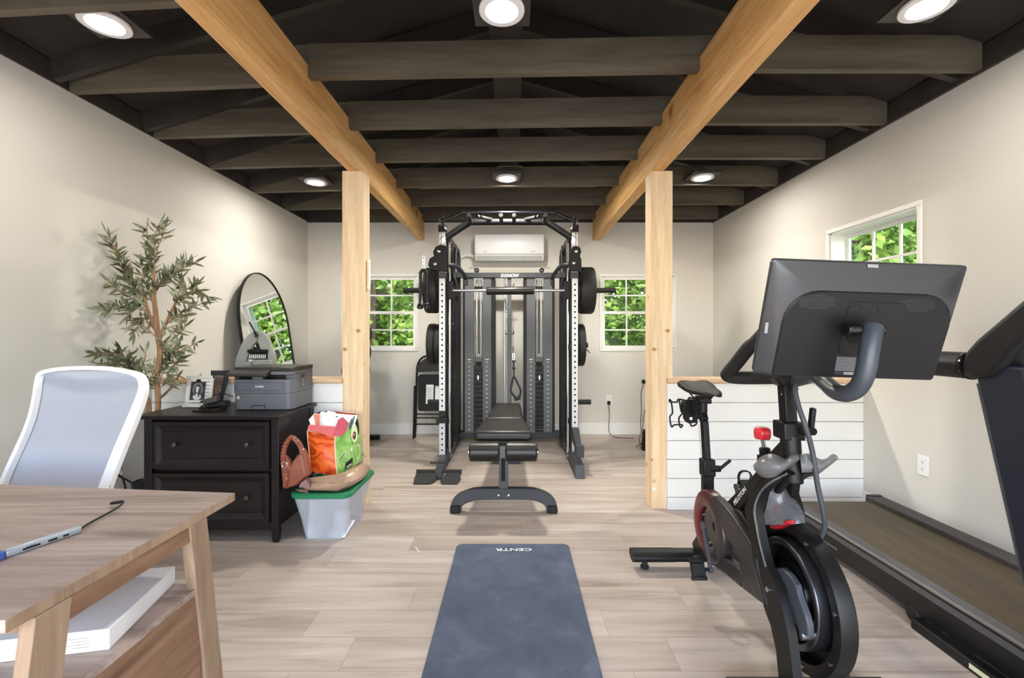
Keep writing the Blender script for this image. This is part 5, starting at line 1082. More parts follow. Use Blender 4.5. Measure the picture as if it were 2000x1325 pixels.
m.tube([c0 + V(x * 0.011, 0, z * 0.014) for x, z in ((-1, -1), (1, -1), (1, 1), (-1, 1))], 0.0022, 6, closed=True, k=3); link('buckle', m, M['chrome'], hb)
m = MB(); m.prism([Hp(320, 1195, -0.045), Hp(350, 1130, -0.04), Hp(420, 1080, -0.03), Hp(470, 1150, -0.03), Hp(480, 1200, -0.04)], (0, 0.02, 0))
for i, q in enumerate(m.v): q.z = max(q.z, ZL + 0.002)
link('tag', m, mat('mauve_leather', rgb(128, 84, 84), 0.4), hb)
m = MB(); m.prism([PZ(577, 957, ZL), PZ(603, 957, ZL), PZ(600, 964, ZL), PZ(594, 961, ZL), PZ(586, 961, ZL)], (0, 0, 0.0015)); tag(link('pink_note', m, mat('pink_paper', rgb(232, 188, 180), 0.7)), 'small pink paper slip on the front edge of the green lid', 'paper slip')

# ================================================================== desk with shelf
dk = thing('desk', 'wood-grain desk with slanted legs and an open shelf under the top', 'desk', V(-1.45, 1.0, 0))
DZ = 0.75
Fp, Np, Np2, Fp2 = V(-0.791, 1.289, 0), V(-0.8, 0.715, 0), V(-2.15, 0.80, 0), V(-2.14, 1.42, 0)
m = MB(); m.hexa([q + V(0, 0, DZ - 0.021) for q in (Np, Fp, Fp2, Np2)], [q + V(0, 0, DZ) for q in (Np, Fp, Fp2, Np2)]); m.use(1)
m.hexa([Np + V(0.0002, 0, DZ - 0.0212), Fp + V(0.0002, 0, DZ - 0.0212), Fp + V(0.0012, 0, DZ - 0.0212), Np + V(0.0012, 0, DZ - 0.0212)], [Np + V(0.0002, 0, DZ), Fp + V(0.0002, 0, DZ), Fp + V(0.0012, 0, DZ), Np + V(0.0012, 0, DZ)])
link('desktop', m, [M['desk'], M['deskz']], dk, bevel=0.0012)
xo = -0.778
def leg(yt, yb, w, x, th):
    m = MB(); m.hexa([V(x - th, yb, 0), V(x, yb, 0), V(x, yb + w, 0), V(x - th, yb + w, 0)], [V(x - th, yt, DZ - 0.0215), V(x, yt, DZ - 0.0215), V(x, yt + w, DZ - 0.0215), V(x - th, yt + w, DZ - 0.0215)])
    return link('leg', m, M['deskz'], dk, bevel=0.002)
leg(1.112, 1.215, 0.063, -0.792, 0.026); leg(0.755, 0.66, 0.064, -0.794, 0.026); leg(1.2, 1.5, 0.078, -2.06, 0.026); leg(0.85, 0.6, 0.078, -2.07, 0.026)
m = MB(); m.box((-0.814, 0.815, 0.688), (-0.7955, 1.114, DZ - 0.0215)); m.box((-2.08, 0.93, 0.672), (-2.062, 1.2, DZ - 0.0215)); m.box((-2.05, 0.79, 0.68), (-0.803, 0.806, DZ - 0.0215)); m.use(1); link('apron', m, [M['desky'], M['desk']], dk, bevel=0.001)
m = MB(); m.hexa([V(-0.797, 0.8, 0.546), V(-0.797, 1.16, 0.546), V(-2.08, 1.25, 0.546), V(-2.08, 0.88, 0.546)], [V(-0.797, 0.8, 0.562), V(-0.797, 1.16, 0.562), V(-2.08, 1.25, 0.562), V(-2.08, 0.88, 0.562)]); link('shelf', m, M['desk'], dk, bevel=0.001)
m = MB(); m.box((-0.814, 0.8, 0.2), (-0.798, 1.16, 0.5458)); link('side_panel', m, M['desky'], dk, bevel=0.001)
m = MB(); pk = [V(-0.8166, 0.918, 0), V(-0.869, 1.168, 0), V(-1.08, 1.125, 0), V(-1.028, 0.876, 0)]
m.hexa([q + V(0, 0, 0.5626) for q in pk], [q + V(0, 0, 0.605) for q in pk]); pp = thing('paper_ream', 'white paper-wrapped ream lying on the open desk shelf', 'paper pack', V(-0.95, 1.02, 0.5625)); link('wrapper', m, M['paper'], pp, bevel=0.002)
m = MB(); fd = (pk[3] - pk[0]).normalized(); nd = V(fd.y, -fd.x, 0); nd = nd if nd.y < 0 else -nd
for i in range(4): a = pk[0] + fd * 0.035 + nd * 0.0006 + V(0, 0, 0.574 + 0.006 * i); m.bar(a, a + fd * (0.03 + 0.01 * (i % 2)), 0.0008, 0.0008)
link('print', m, M['grey_ink'], pp)
hub = thing('usb_hub', 'slim silver hub with a blue plug and short black cable on the desk', 'usb hub', PZ(80, 1058, DZ))
za = DZ + 0.0085
a, b = PZ(6, 1083, za), PZ(157, 1033, za); d = (b - a).normalized(); sdv = V(d.y, -d.x, 0)
m = MB(); m.bar(a, b, 0.018, 0.0155, (0, 0, 1)); link('hub_body', m, mat('satin_aluminium', rgb(176, 184, 192), 0.35, 0.4, var=0.03), hub, bevel=0.005, seg=3)
m = MB(); L = (b - a).length
for f0, f1, z_ in ((0.2, 0.42, 0.003), (0.24, 0.36, 0.0065), (0.52, 0.64, 0.003), (0.72, 0.8, 0.003)): p = a + sdv * 0.0092 + V(0, 0, z_ - 0.004); m.bar(p + d * L * f0, p + d * L * f1, 0.0006, 0.004 if f0 != 0.24 else 0.001, (0, 0, 1))
link('ports', m, M['hole'], hub)
m = MB(); m.bar(a - d * 0.06, a - d * 0.0005, 0.022, 0.0165, (0, 0, 1)); m.bar(a - d * 0.03 + sdv * -0.012, a - d * 0.006 + sdv * -0.012, 0.012, 0.014, (0, 0, 1)); link('blue_plug', m, mat('blue_plastic', rgb(62, 96, 176), 0.35), hub, bevel=0.003)
zc = DZ + 0.004
m = MB(); m.tube([b - d * 0.002 + V(0, 0, -0.002), PZ(175, 1022, zc), PZ(205, 1006, zc + 0.002), PZ(228, 993, zc + 0.006), PZ(240, 983, zc + 0.01), PZ(239, 979, zc + 0.012), PZ(232, 980, zc + 0.01)], 0.0024, 8); link('cable', m, M['rubber'], hub)
m = MB(); m.bar(PZ(236, 981, zc + 0.008), PZ(218, 983, zc + 0.004), 0.011, 0.007); link('connector', m, M['plastic'], hub, bevel=0.002)

# ================================================================== desk chair
ch = thing('desk_chair', 'white framed office chair with a grey mesh back behind the desk', 'office chair', V(-1.68, 1.62, 0))
wf_ = mat('chair_white_plastic', rgb(240, 240, 242), 0.4, var=0.01)
t = NT('grey_mesh'); v = t.coord(); w1 = t.n('ShaderNodeTexWave'); w1.bands_direction = 'Z'; w1.inputs['Scale'].default_value = 90; w1.inputs['Distortion'].default_value = 1.5; w1.inputs['Detail'].default_value = 2; t.l(v, w1.inputs['Vector'])
t.l(t.ramp(w1.outputs['Fac'], [(0.0, rgb(164, 167, 179)), (1.0, rgb(192, 195, 206))]), t.b.inputs['Base Color']); t.b.inputs['Roughness'].default_value = 0.75
tr = t.n('ShaderNodeBsdfTransparent'); mx = t.n('ShaderNodeMixShader'); mx.inputs['Fac'].default_value = 0.9; t.l(tr.outputs[0], mx.inputs[1]); t.l(t.b.outputs[0], mx.inputs[2]); t.l(mx.outputs[0], t.out.inputs['Surface'])
def KY(py): return 1.66 + 0.2 * max(0.0, (960 - py)) / 240.0 - 0.03 * math.sin(PI * max(0, min(1, (960 - py) / 240.0)))
Lp = [(-8, 985), (5, 945), (22, 905), (45, 855), (60, 815), (69, 775), (74, 742), (82, 729)]
Tp = [(110, 722), (145, 719.5), (180, 719), (215, 721), (250, 727), (268, 733)]
Rp = [(276, 741), (279, 758), (272, 785), (255, 828), (238, 868), (222, 908), (206, 950), (193, 985)]
def K(px, py, dy=0.0): return P(px, py, KY(py) + dy)
m = MB(); fr = [K(*q) for q in Lp + Tp + Rp]
path = smooth_path(fr, 4); n = len(path); wid = []
def prof_at(i):
    f = i / (n - 1); return 0.0075 + 0.011 * max(0.0, min(1.0, (f - 0.58) / 0.2))
vs = []
for i, p in enumerate(path):
    d = (path[min(i + 1, n - 1)] - path[max(i - 1, 0)]).normalized(); s_ = d.cross(V(0, 1, 0)).normalized(); w = prof_at(i)
    vs += [p + s_ * -w + V(0, -0.008, 0), p + s_ * w + V(0, -0.008, 0), p + s_ * w + V(0, 0.016, 0), p + s_ * -w + V(0, 0.016, 0)]
m.add(vs, [(i * 4 + q, i * 4 + (q + 1) % 4, (i + 1) * 4 + (q + 1) % 4, (i + 1) * 4 + q) for i in range(n - 1) for q in range(4)] + [(0, 1, 2, 3), tuple(range(4 * n - 4, 4 * n))])
link('back_frame', m, wf_, ch, bevel=0.004, sharp=50)
Lq = smooth_path([V(a, 0, b) for a, b in Lp], 4); Rq = list(reversed(smooth_path([V(a, 0, b) for a, b in Rp], 4)))
rows = []; N = 22
def samp(path, py):
    for a, b in zip(path, path[1:]):
        if min(a.z, b.z) <= py <= max(a.z, b.z) and abs(a.z - b.z) > 1e-6: return a.x + (b.x - a.x) * (py - a.z) / (b.z - a.z)
    return path[-1].x if py < path[-1].z else path[0].x
for j in range(N + 1):
    f = j / N; row = []
    for i in range(15):
        u_ = i / 14; base = 982
        topc = 722 + 11 * abs(2 * u_ - 1) ** 2.2 + (4 if u_ > 0.9 else 0); py = base + (topc - base) * f
        xl_, xr_ = samp(Lq, max(py, 730)), samp(Rq, max(py, 742)); px = xl_ + (xr_ - xl_) * u_
        row.append(K(px, py, 0.012 + 0.03 * math.sin(PI * u_)))
    rows.append(row)
m = MB(); m.sheet(rows, 0.003); link('mesh_back', m, t.m, ch, sharp=80)
m = MB(); m.hexa([K(206, 985, 0.0), K(222, 985, 0.0), K(222, 985, 0.05), K(206, 985, 0.05)], [K(207, 942, 0.0), K(214, 942, 0.0), K(214, 942, 0.05), K(207, 942, 0.05)]); m.use(1); m.ring(K(213, 950, -0.002), (0, -1, 0), 0.004, 0.007, 0.002, 16); link('bracket', m, [wf_, M['grey_ink']], ch, bevel=0.003)
m = MB(); m.box((-1.93, 1.2 + 0.26, 0.47), (-1.43, 1.66, 0.53)); link('seat', m, mat('grey_seat_fabric', rgb(176, 178, 186), 0.9), ch, bevel=0.025, seg=3)
m = MB(); m.tube([V(-1.68, 1.62, 0.46), V(-1.68, 1.68, 0.44), V(-1.69, 1.74, 0.55), V(-1.69, 1.74, 0.66)], 0.025, 8); m.cyl((-1.68, 1.56, 0.1), (-1.68, 1.56, 0.469), 0.025); link('column', m, wf_, ch)
m = MB()
for k in range(5):
    a = 2 * PI * k / 5 + 0.3; m.bar((-1.68, 1.56, 0.1), (-1.68 + 0.26 * math.cos(a), 1.56 + 0.26 * math.sin(a), 0.075), 0.045, 0.03)
link('base', m, wf_, ch)
for k in range(5):
    a = 2 * PI * k / 5 + 0.3; m = MB(); c0 = V(-1.68 + 0.26 * math.cos(a), 1.56 + 0.26 * math.sin(a), 0.028); m.cyl(c0 - V(0.02, 0, 0), c0 + V(0.02, 0, 0), 0.027); link('caster', m, M['rubber'], ch, bevel=0.003)
for s, x in ((-1, -1.95), (1, -1.41)):
    m = MB(); m.tube([V(x - s * 0.08, 1.6, 0.465), V(x, 1.6, 0.47), V(x, 1.6, 0.6)], 0.014, 8); m.box((x - 0.035, 1.4, 0.6), (x + 0.035, 1.64, 0.625)); link('armrest', m, wf_, ch, bevel=0.006)
# charger on the wall by the pot
wc = thing('charger_cable', 'white adapter with black cords on the wall beside the plant pot', 'cord', V(XL, 2.6, 0.5))
def WL(px, py, d=0.02): return PX(px, py, XL + d)
m = MB(); m.tube([WL(212, 911), WL(222, 921), WL(236, 932), WL(250, 939), WL(265, 949, 0.05)], 0.005, 7); m.tube([WL(236, 930), WL(241, 938), WL(245, 955), WL(248, 985)], 0.005, 7); link('cords', m, M['rubber'], wc)
m = MB(); m.bar(WL(219, 908, 0.015), WL(236, 926, 0.015), 0.02, 0.03, (1, 0, 0)); link('adapter', m, M['white_plastic'], wc, bevel=0.004)
# ================================================================== exercise bike
XB = 0.96
bk = thing('exercise_bike', 'black indoor exercise bike with a big screen and red resistance knob', 'exercise bike', V(XB, 1.95, 0))
bkm = mat('bike_black', rgb(18, 17, 19), 0.45, var=0.06, scale=30, spec=0.28)
cov = mat('bike_cover_grey', rgb(44, 40, 42), 0.36, var=0.14, scale=8, spec=0.4)
gry = mat('bike_steel_grey', rgb(62, 68, 76), 0.4, 0.1, var=0.06, scale=20)
def yz(pts, x): return [PX(a, b, x) for a, b in pts]
def shift(pts, x): return [V(x, p.y, p.z) for p in pts]
# flywheel, its shroud and fork
WC = (1.6, 0.297)
m = MB(); m.lathe([(0.205, 0), (0.24, 0.0), (0.243, 0.006), (0.243, 0.05), (0.236, 0.056), (0.02, 0.056), (0.02, 0.048), (0.205, 0.048), (0.205, 0)], (0.978, WC[0], WC[1] - 0.009), (1, 0, 0), 72, cap=False); sh = link('flywheel_shroud', m, bkm, bk)
m = MB(); m.ring((0.952, WC[0], WC[1]), (1, 0, 0), 0.153, 0.176, 0.07, 72); fw = link('flywheel', m, mat('dark_flywheel_steel', rgb(96, 98, 104), 0.28, 0.9, var=0.08), bk, bevel=0.005)
m = MB(); m.lathe([(0.03, 0.0), (0.09, 0.006), (0.1, 0.03), (0.15, 0.034), (0.1525, 0.012), (0.1525, 0.05), (0.03, 0.05)], (0.965, WC[0], WC[1]), (1, 0, 0), 64, cap=True); link('flywheel_disc', m, M['gloss'], fw)
m = MB()
for a in (75, 120, 165, 205, 250, 20): m.cyl((0.9775, WC[0] - 0.222 * math.sin(math.radians(a)), WC[1] - 0.009 + 0.222 * math.cos(math.radians(a))), (0.974, WC[0] - 0.222 * math.sin(math.radians(a)), WC[1] - 0.009 + 0.222 * math.cos(math.radians(a))), 0.006, n=10)
link('shroud_screws', m, M['steel'], sh)
fork_px = [(1518, 919), (1486, 935), (1467, 961), (1459, 993), (1464, 1022), (1471, 1051), (1476, 1092), (1486, 1131), (1500, 1182), (1511, 1224), (1521, 1269), (1528, 1325), (1562, 1325), (1547, 1253), (1534, 1189), (1521, 1144), (1503, 1108), (1492, 1067), (1484, 1028), (1480, 996), (1484, 964), (1499, 942), (1526, 926)]
fk = yz(fork_px, 0.895)
for i in (11, 12): fk[i].z = 0.03
def bend(p, x, xt): return V(x + (xt - x) * max(0.0, min(1.0, (p.z - 0.56) / 0.14)), p.y, p.z)
for x, xt in ((0.885, 0.915), (1.036, 0.972)):
    m = MB(); m.prism([bend(p, x, xt) for p in fk], (0.03, 0, 0)); link('fork_leg', m, bkm, bk)
m = MB(); inner = [(1526, 926), (1499, 942), (1484, 964), (1480, 996), (1484, 1028), (1492, 1067), (1503, 1108)]
pts = [bend(p, 0.883, 0.913) for p in yz(inner, 0.895)]; m.tube(pts, 0.004, 6); link('fork_highlight', m, M['steel'], bk)  # bright tube standing in for the highlight along the fork's inner edge
m = MB(); crn = [(1508, 925), (1486, 936), (1470, 958), (1487, 965), (1502, 945), (1520, 940)]
m.prism(shift(yz(crn, 0.895), 0.9455), (0.0262, 0, 0)); link('fork_crown', m, bkm, bk, bevel=0.008)
# smoked sweat shield
rows = []
for (la, lb), (ra, rb) in (((1506, 936), (1530, 934)), ((1490, 953), (1535, 951)), ((1483, 975), (1545, 970)), ((1481, 998), (1560, 988)), ((1484, 1014), (1570, 1006)), ((1490, 1026), (1571, 1021))):
    a, b = PX(la, lb, 0.916), PX(ra, rb, 1.02); rows.append([a.lerp(b, i / 8) + V(0, -0.035 * math.sin(PI * i / 8), 0.012 * math.sin(PI * i / 8)) for i in range(9)])
m = MB(); m.sheet(rows, 0.004); link('sweat_shield', m, clear('smoked_plastic', (0.62, 0.62, 0.66, 1), 0.16, rgb(112, 113, 118), fac=0.5, spec=0.8), bk, sharp=80)
m = MB(); m.ball(PX(1526, 1000, 0.972) + V(0, 0.0, 0), (0.026, 0.02, 0.036), 14, 10); m.prism(yz([(1503, 1026), (1512, 1026), (1536, 1016), (1540, 1022), (1515, 1034), (1504, 1033)], 0.955), (0.03, 0, 0)); link('brake_pad', m, mat('red_brake_plastic', rgb(176, 30, 44), 0.35), bk, bevel=0.003)
m = MB(); rp_ = [(1460 + a / 4.65, 1040 + b / 4.65) for a, b in ((195, 312), (255, 332), (305, 322), (375, 385), (435, 480), (455, 560), (480, 640), (520, 750), (548, 860), (545, 960), (505, 935), (440, 850), (375, 730), (310, 550), (270, 430), (235, 360))]
m.prism(yz(rp_, 0.918), (0.022, 0, 0)); link('resistance_arm', m, gry, bk, bevel=0.004)
m = MB(); m.cyl(PX(1560, 1238, 0.92), PX(1560, 1238, 0.92) + V(0.035, 0, 0), 0.02, n=20); m.cyl(PX(1500.5, 1152, 0.8845), PX(1500.5, 1152, 0.8845) - V(0.006, 0, 0), 0.009, n=14); link('axle_bolts', m, M['steel'], bk)
# drive cover
c4 = lambda a, b: (1300 + a / 5.762, 920 + b / 5.762)
KC = PX(1381, 1028.5, 0.885)
m = MB(); m.lathe([(0.086, 0.0), (0.1, 0.006), (0.14, 0.006), (0.156, -0.002), (0.16, -0.012), (0.16, -0.045), (0.086, -0.045), (0.086, 0)], KC, (-1, 0, 0), 64, cap=False); m.use(0)
cr = link('chain_guard_ring', m, NT('x').m if False else cov, bk)
t = NT('ring_red_black'); v = t.coord(); sx = t.n('ShaderNodeSeparateXYZ'); t.l(v, sx.inputs[0])
gr = t.n('ShaderNodeMath'); gr.operation = 'MULTIPLY_ADD'; gr.inputs[1].default_value = 3.4; gr.inputs[2].default_value = 0.5; t.l(sx.outputs['Y'], gr.inputs[0])
c = t.ramp(gr.outputs[0], [(0.2, rgb(54, 46, 48)), (0.62, rgb(84, 36, 38)), (0.95, rgb(108, 36, 38))]); t.l(c, t.b.inputs['Base Color']); t.b.inputs['Roughness'].default_value = 0.32
cr.data.materials[0] = t.m
m = MB(); m.cyl(KC + V(0.012, 0, 0), KC + V(0.03, 0, 0), 0.0855, n=48); kd = link('crank_plate', m, M['gloss'], bk)
m = MB()
for k in range(6): a = PI / 3 * k + 0.4; q = KC + V(0.012, 0.072 * math.cos(a), 0.072 * math.sin(a)); m.cyl(q, q - V(0.004, 0, 0), 0.0055, n=10)
link('plate_bolts', m, M['steel'], kd)
up = [(470, 262), (560, 300), (640, 375), (740, 500), (840, 645), (950, 820), (1022, 935), (1000, 1005), (1012, 1100), (1040, 1200), (1160, 1555), (1010, 1450), (850, 1325), (835, 1110), (800, 985), (735, 850), (665, 735), (600, 600), (555, 450), (500, 340)]
lw = [(575, 860), (598, 950), (700, 1010), (834, 1112), (850, 1325), (700, 1200), (560, 1095), (455, 1030), (520, 960)]
for nm, pl in (('upper_cover', up), ('lower_cover', lw)):
    m = MB(); m.prism(yz([c4(*q) for q in pl], 0.888), (0.042, 0, 0)); link(nm, m, cov, bk, bevel=0.01, seg=3)
m = MB(); st_ = [c4(*q) for q in ((992, 1010), (1025, 985), (1040, 1060), (1065, 1200), (1155, 1520), (1120, 1500), (1040, 1290), (1000, 1110))]
m.prism(yz(st_, 0.886), (0.006, 0, 0)); link('cover_strip', m, gry, bk, bevel=0.002)
# cranks and pedals
def crank(p0, p1):
    m = MB(); m.bar(p0, p1, 0.022, 0.013, (1, 0, 0)); m.cyl(p0 - V(0.008, 0, 0), p0 + V(0.01, 0, 0), 0.02, n=20); m.cyl(p1 - V(0.008, 0, 0), p1 + V(0.008, 0, 0), 0.0145, n=16); return link('crank_arm', m, gry, bk, bevel=0.003)
PL = V(0.858, 1.986, 0.172)
crank(V(0.868, KC.y, KC.z), PL); crank(V(1.052, KC.y, KC.z), V(1.062, 2.175, 0.47))
def pedal(c, s, tilt):
    rt = Matrix.Rotation(tilt, 3, 'X'); o = bpy.data.objects; m = MB()
    for lo, hi in (((-0.033, -0.042, -0.011), (0.033, -0.026, 0.011)), ((-0.033, 0.026, -0.011), (0.033, 0.042, 0.011)), ((-0.028, -0.0258, -0.014), (0.028, 0.0258, 0.014))):
        m.box(c + V(*lo), c + V(*hi), rt, c)
    m.cyl(c, c - V(s * 0.055, 0, 0), 0.007, n=12); pd = link('pedal', m, M['plastic'], bk, bevel=0.003)
    m = MB(); m.rect_sweep([c + rt @ V(-0.026, 0.036, 0.0), c + rt @ V(-0.03, 0.042, 0.03), c + rt @ V(-0.016, 0.05, 0.05), c + rt @ V(0.016, 0.05, 0.05), c + rt @ V(0.03, 0.042, 0.03), c + rt @ V(0.026, 0.036, 0.0)], 0.006, 0.014, up=(0, 1, 0)); link('toe_cage', m, M['plastic'], pd)
    m = MB()
    for a in (-0.03, 0.03):
        for b in (-0.036, 0.036): q = c + rt @ V(a * 0.85, b, -0.011); m.ball(q, 0.0045, 8, 6)
    link('pins', m, M['chrome'], pd)
pedal(V(0.802, 1.986, 0.172), -1, math.radians(62)); pedal(V(1.118, 2.175, 0.47), 1, math.radians(20))
# frame tubes
dt_px = [(1392, 1008), (1414.5, 986), (1473.6, 925), (1503, 884), (1527, 858), (1532, 925), (1512, 926), (1488, 942), (1468, 972), (1442, 1004), (1425, 1030)]
m = MB(); m.prism(shift(yz(dt_px, 0.935), 0.93), (0.06, 0, 0)); dn = link('down_tube', m, bkm, bk, bevel=0.01, seg=3)
m = MB(); gs_ = [c4(*q) for q in ((700, 470), (770, 420), (835, 465), (880, 540), (950, 645), (990, 720), (1040, 900), (900, 740), (800, 600))]
m.prism(yz(gs_, 0.912), (0.05, 0, 0)); link('inner_cover', m, bkm, bk, bevel=0.006)
a, b = PX(1434, 984, 0.9297), PX(1456, 954, 0.9297); xd = (b - a).normalized(); yd = V(0, xd.z, -xd.y)
lettering('brand_lettering', 'PELOTON', (a + b) / 2, xd, yd, 0.019, M['white_ink'], dn, depth=0.0006, bold=0.02, fit=(b - a).length)
m = MB(); q = PX(1428, 992, 0.9295); m.ring(q, (-1, 0, 0), 0.009, 0.0145, 0.0008, 24); m.bar(q + xd * -0.024 + yd * -0.006 - V(0.0004, 0, 0), q + xd * 0.014 + yd * 0.004 - V(0.0004, 0, 0), 0.0008, 0.005, yd); link('emblem', m, mat('red_print', rgb(222, 44, 52), 0.5), dn)
m = MB(); m.bar((XB, 2.13, 0.3), (XB, 2.335, 0.085), 0.08, 0.09); link('rear_strut', m, bkm, bk, bevel=0.012)
m = MB(); m.cyl((0.9, KC.y, KC.z), (1.045, KC.y, KC.z), 0.03, n=24); link('crank_axle', m, M['steel'], bk)
for nm, y, x0, x1, zz in (('rear_stabilizer', 2.335, 0.615, 1.3, 0.068), ('front_stabilizer', 1.475, 0.72, 1.2, 0.042)):
    m = MB(); k = 14; prof = [(0.048 * math.cos(2 * PI * i / k), 0.029 * math.sin(2 * PI * i / k)) for i in range(k)]
    m.sweep([V(x0, y, zz), V((x0 + x1) / 2, y, zz), V(x1, y, zz)], prof, up=(0, 0, 1)); sb_ = link(nm, m, bkm, bk)
    for xa, xb in ((x0 - 0.012, x0 + 0.2), (x1 - 0.2, x1 + 0.012)): m = MB(); m.sweep([V(xa, y, zz), V(xb, y, zz)], [(a * 1.04, b_ * 1.04) for a, b_ in prof], up=(0, 0, 1)); link('end_sleeve', m, M['plastic'], sb_)
    if y > 2:
        for x in (x0 + 0.055, x1 - 0.055): m = MB(); m.lathe([(0.02, 0.0), (0.022, 0.012), (0.014, 0.02), (0.014, 0.05)], (x, y, 0.0), (0, 0, 1), 20); link('levelling_foot', m, M['rubber'], sb_)
# saddle and its post
def XP(px, py): return PX(px, py, XB)
m = MB(); m.bar(XP(1382, 972), XP(1381.5, 905), 0.05, 0.05, (0, 1, 0)); m.bar(XP(1382, 930), XP(1381, 896), 0.062, 0.062, (0, 1, 0)); link('seat_tube', m, bkm, bk, bevel=0.008)
m = MB(); m.bar(XP(1380.5, 905), XP(1375.5, 822), 0.04, 0.032, (1, 0, 0)); m.bar(XP(1375.5, 823), XP(1369, 796), 0.04, 0.036, (1, 0, 0)); m.bar(XP(1371, 800), XP(1362, 790), 0.05, 0.05, (1, 0, 0)); spm = link('seat_post', m, bkm, bk, bevel=0.006)
m = MB()
for i in range(17): q = XP(1377.2 - i * 0.33, 892 - i * 3.8); m.cyl(V(XB - 0.0205, q.y, q.z), V(XB - 0.0192, q.y, q.z), 0.0035, n=8)
link('post_scale', m, M['grey_ink'], spm)
m = MB(); q = PX(1399, 916, 0.995); m.cyl(q - V(0.03, 0, 0), q + V(0.02, 0, 0), 0.016, n=18); m.bar(q + V(0.01, -0.01, 0), P(1427, 899, q.y - 0.03), 0.018, 0.014); link('lever', m, bkm, bk, bevel=0.004)
m = MB(); rows = []
L0, L1 = 2.455, 2.17
for j in range(15):
    f = j / 14; y = L0 + (L1 - L0) * f; w = 0.078 * (1 - f) ** 0.55 + 0.024 if f > 0.02 else 0.07
    w = min(w, 0.088); zc = 0.944 + 0.012 * math.cos(f * PI * 1.6) - 0.024 * max(0, f - 0.72) * 3; hh = 0.05 * (1 - 0.35 * f)
    if f in (0.0, 1.0): w *= 0.55; hh *= 0.5
    row = []
    for k in range(17):
        a = 2 * PI * k / 16; cx_, sz = math.cos(a), math.sin(a)
        dip = -0.012 * math.exp(-(cx_ * 2.6) ** 2) if sz > 0 else 0
        row.append(V(XB + w * math.copysign(abs(cx_) ** 0.8, cx_), y, zc - 0.02 + (hh * 0.5 * max(0, sz) ** 0.8 if sz > 0 else -hh * 0.62 * (abs(sz) ** 0.6) * (0.35 + 0.65 * abs(cx_))) + dip))
    rows.append(row)
m.sheet(rows); m.add(rows[0][:16], [tuple(range(16))]); m.add(rows[-1][:16], [tuple(range(16))]); link('saddle', m, mat('saddle_vinyl', rgb(33, 28, 25), 0.55, var=0.1, scale=30, spec=0.3), bk, sharp=70)
m = MB()
for s in (-1, 1): m.tube([V(XB + s * 0.04, 2.43, 0.91), V(XB + s * 0.026, 2.37, 0.873), V(XB + s * 0.022, 2.29, 0.872), V(XB + s * 0.012, 2.21, 0.905)], 0.004, 7)
link('saddle_rails', m, M['black_metal'], bk)
m = MB(); m.box((XB - 0.03, 2.28, 0.855), (XB + 0.03, 2.345, 0.884)); m.cyl((XB - 0.04, 2.31, 0.858), (XB + 0.04, 2.31, 0.858), 0.012, n=14); m.cyl((XB, 2.315, 0.8), (XB, 2.315, 0.86), 0.022, n=16); link('saddle_clamp', m, bkm, bk, bevel=0.004)
# dumbbell holder behind the saddle
YD = 2.46
def D8(a, b, dy=0.0): return P(1300 + a / 6.623, 730 + b / 6.623, YD + dy)
m = MB(); m.prism([D8(240, 370), D8(390, 330), D8(400, 640), D8(300, 650), D8(265, 600), D8(265, 540), D8(235, 490)], (0, 0.05, 0)); m.bar(D8(390, 480, 0.02), V(XB, 2.34, D8(0, 480).z), 0.04, 0.05); hd = link('dumbbell_holder', m, M['plastic'], bk, bevel=0.004)
m = MB(); m.box(D8(312, 600, -0.003), D8(345, 565, -0.0005)); link('holder_mark', m, M['white_ink'], hd)
m = MB()
w_ = [(360, 375), (175, 332), (150, 365), (85, 368), (55, 335), (48, 355), (72, 375), (88, 470), (85, 520), (55, 565), (75, 690), (110, 665), (200, 660), (218, 675), (190, 697), (172, 610), (180, 560), (240, 495)]
m.tube([D8(a, b, 0.0) for a, b in w_], 0.0045, 7, k=3); m.tube([D8(175, 332, 0), D8(205, 500, 0.0), D8(240, 495, 0)], 0.0045, 7, k=2); m.tube([D8(375, 330, -0.02), D8(380, 500, -0.03), D8(405, 640, -0.02), D8(340, 680, 0), D8(320, 650, 0.02)], 0.0045, 7, k=3); m.tube([D8(390, 330, 0), D8(310, 310, 0), D8(295, 335, 0.0), D8(330, 350, 0)], 0.004, 7, k=3); link('wire_cage', m, M['black_metal'], hd)
# head tube, stem and handlebar
m = MB(); m.cyl(XP(1549, 944), XP(1543, 848), 0.032, n=28); m.hexa([XP(1541, 857) + V(a, b, 0) for a, b in ((-0.037, -0.037), (0.037, -0.037), (0.037, 0.037), (-0.037, 0.037))], [XP(1540, 823) + V(a, b, 0) for a, b in ((-0.037, -0.037), (0.037, -0.037), (0.037, 0.037), (-0.037, 0.037))]); link('head_tube', m, bkm, bk, bevel=0.006, seg=3)
m = MB(); m.bar(XP(1540, 825), XP(1535, 750), 0.045, 0.04, (1, 0, 0)); stm = link('stem_post', m, bkm, bk, bevel=0.004)
m = MB()
for i in range(11): q = XP(1534.5 + i * 0.25, 778 + i * 3.6); m.box((XB - 0.012, q.y - 0.0212, q.z - 0.0016), (XB - 0.004, q.y - 0.0198, q.z + 0.0016))
q = XP(1531, 769); m.cyl((XB - 0.017, q.y - 0.022, q.z), (XB - 0.017, q.y - 0.0195, q.z), 0.004, n=10)
for py in (753, 760, 774): q = XP(1546, py); m.cyl((XB + 0.0222, q.y, q.z), (XB + 0.0245, q.y, q.z), 0.004, n=10)
link('height_scale', m, M['white_ink'], stm)
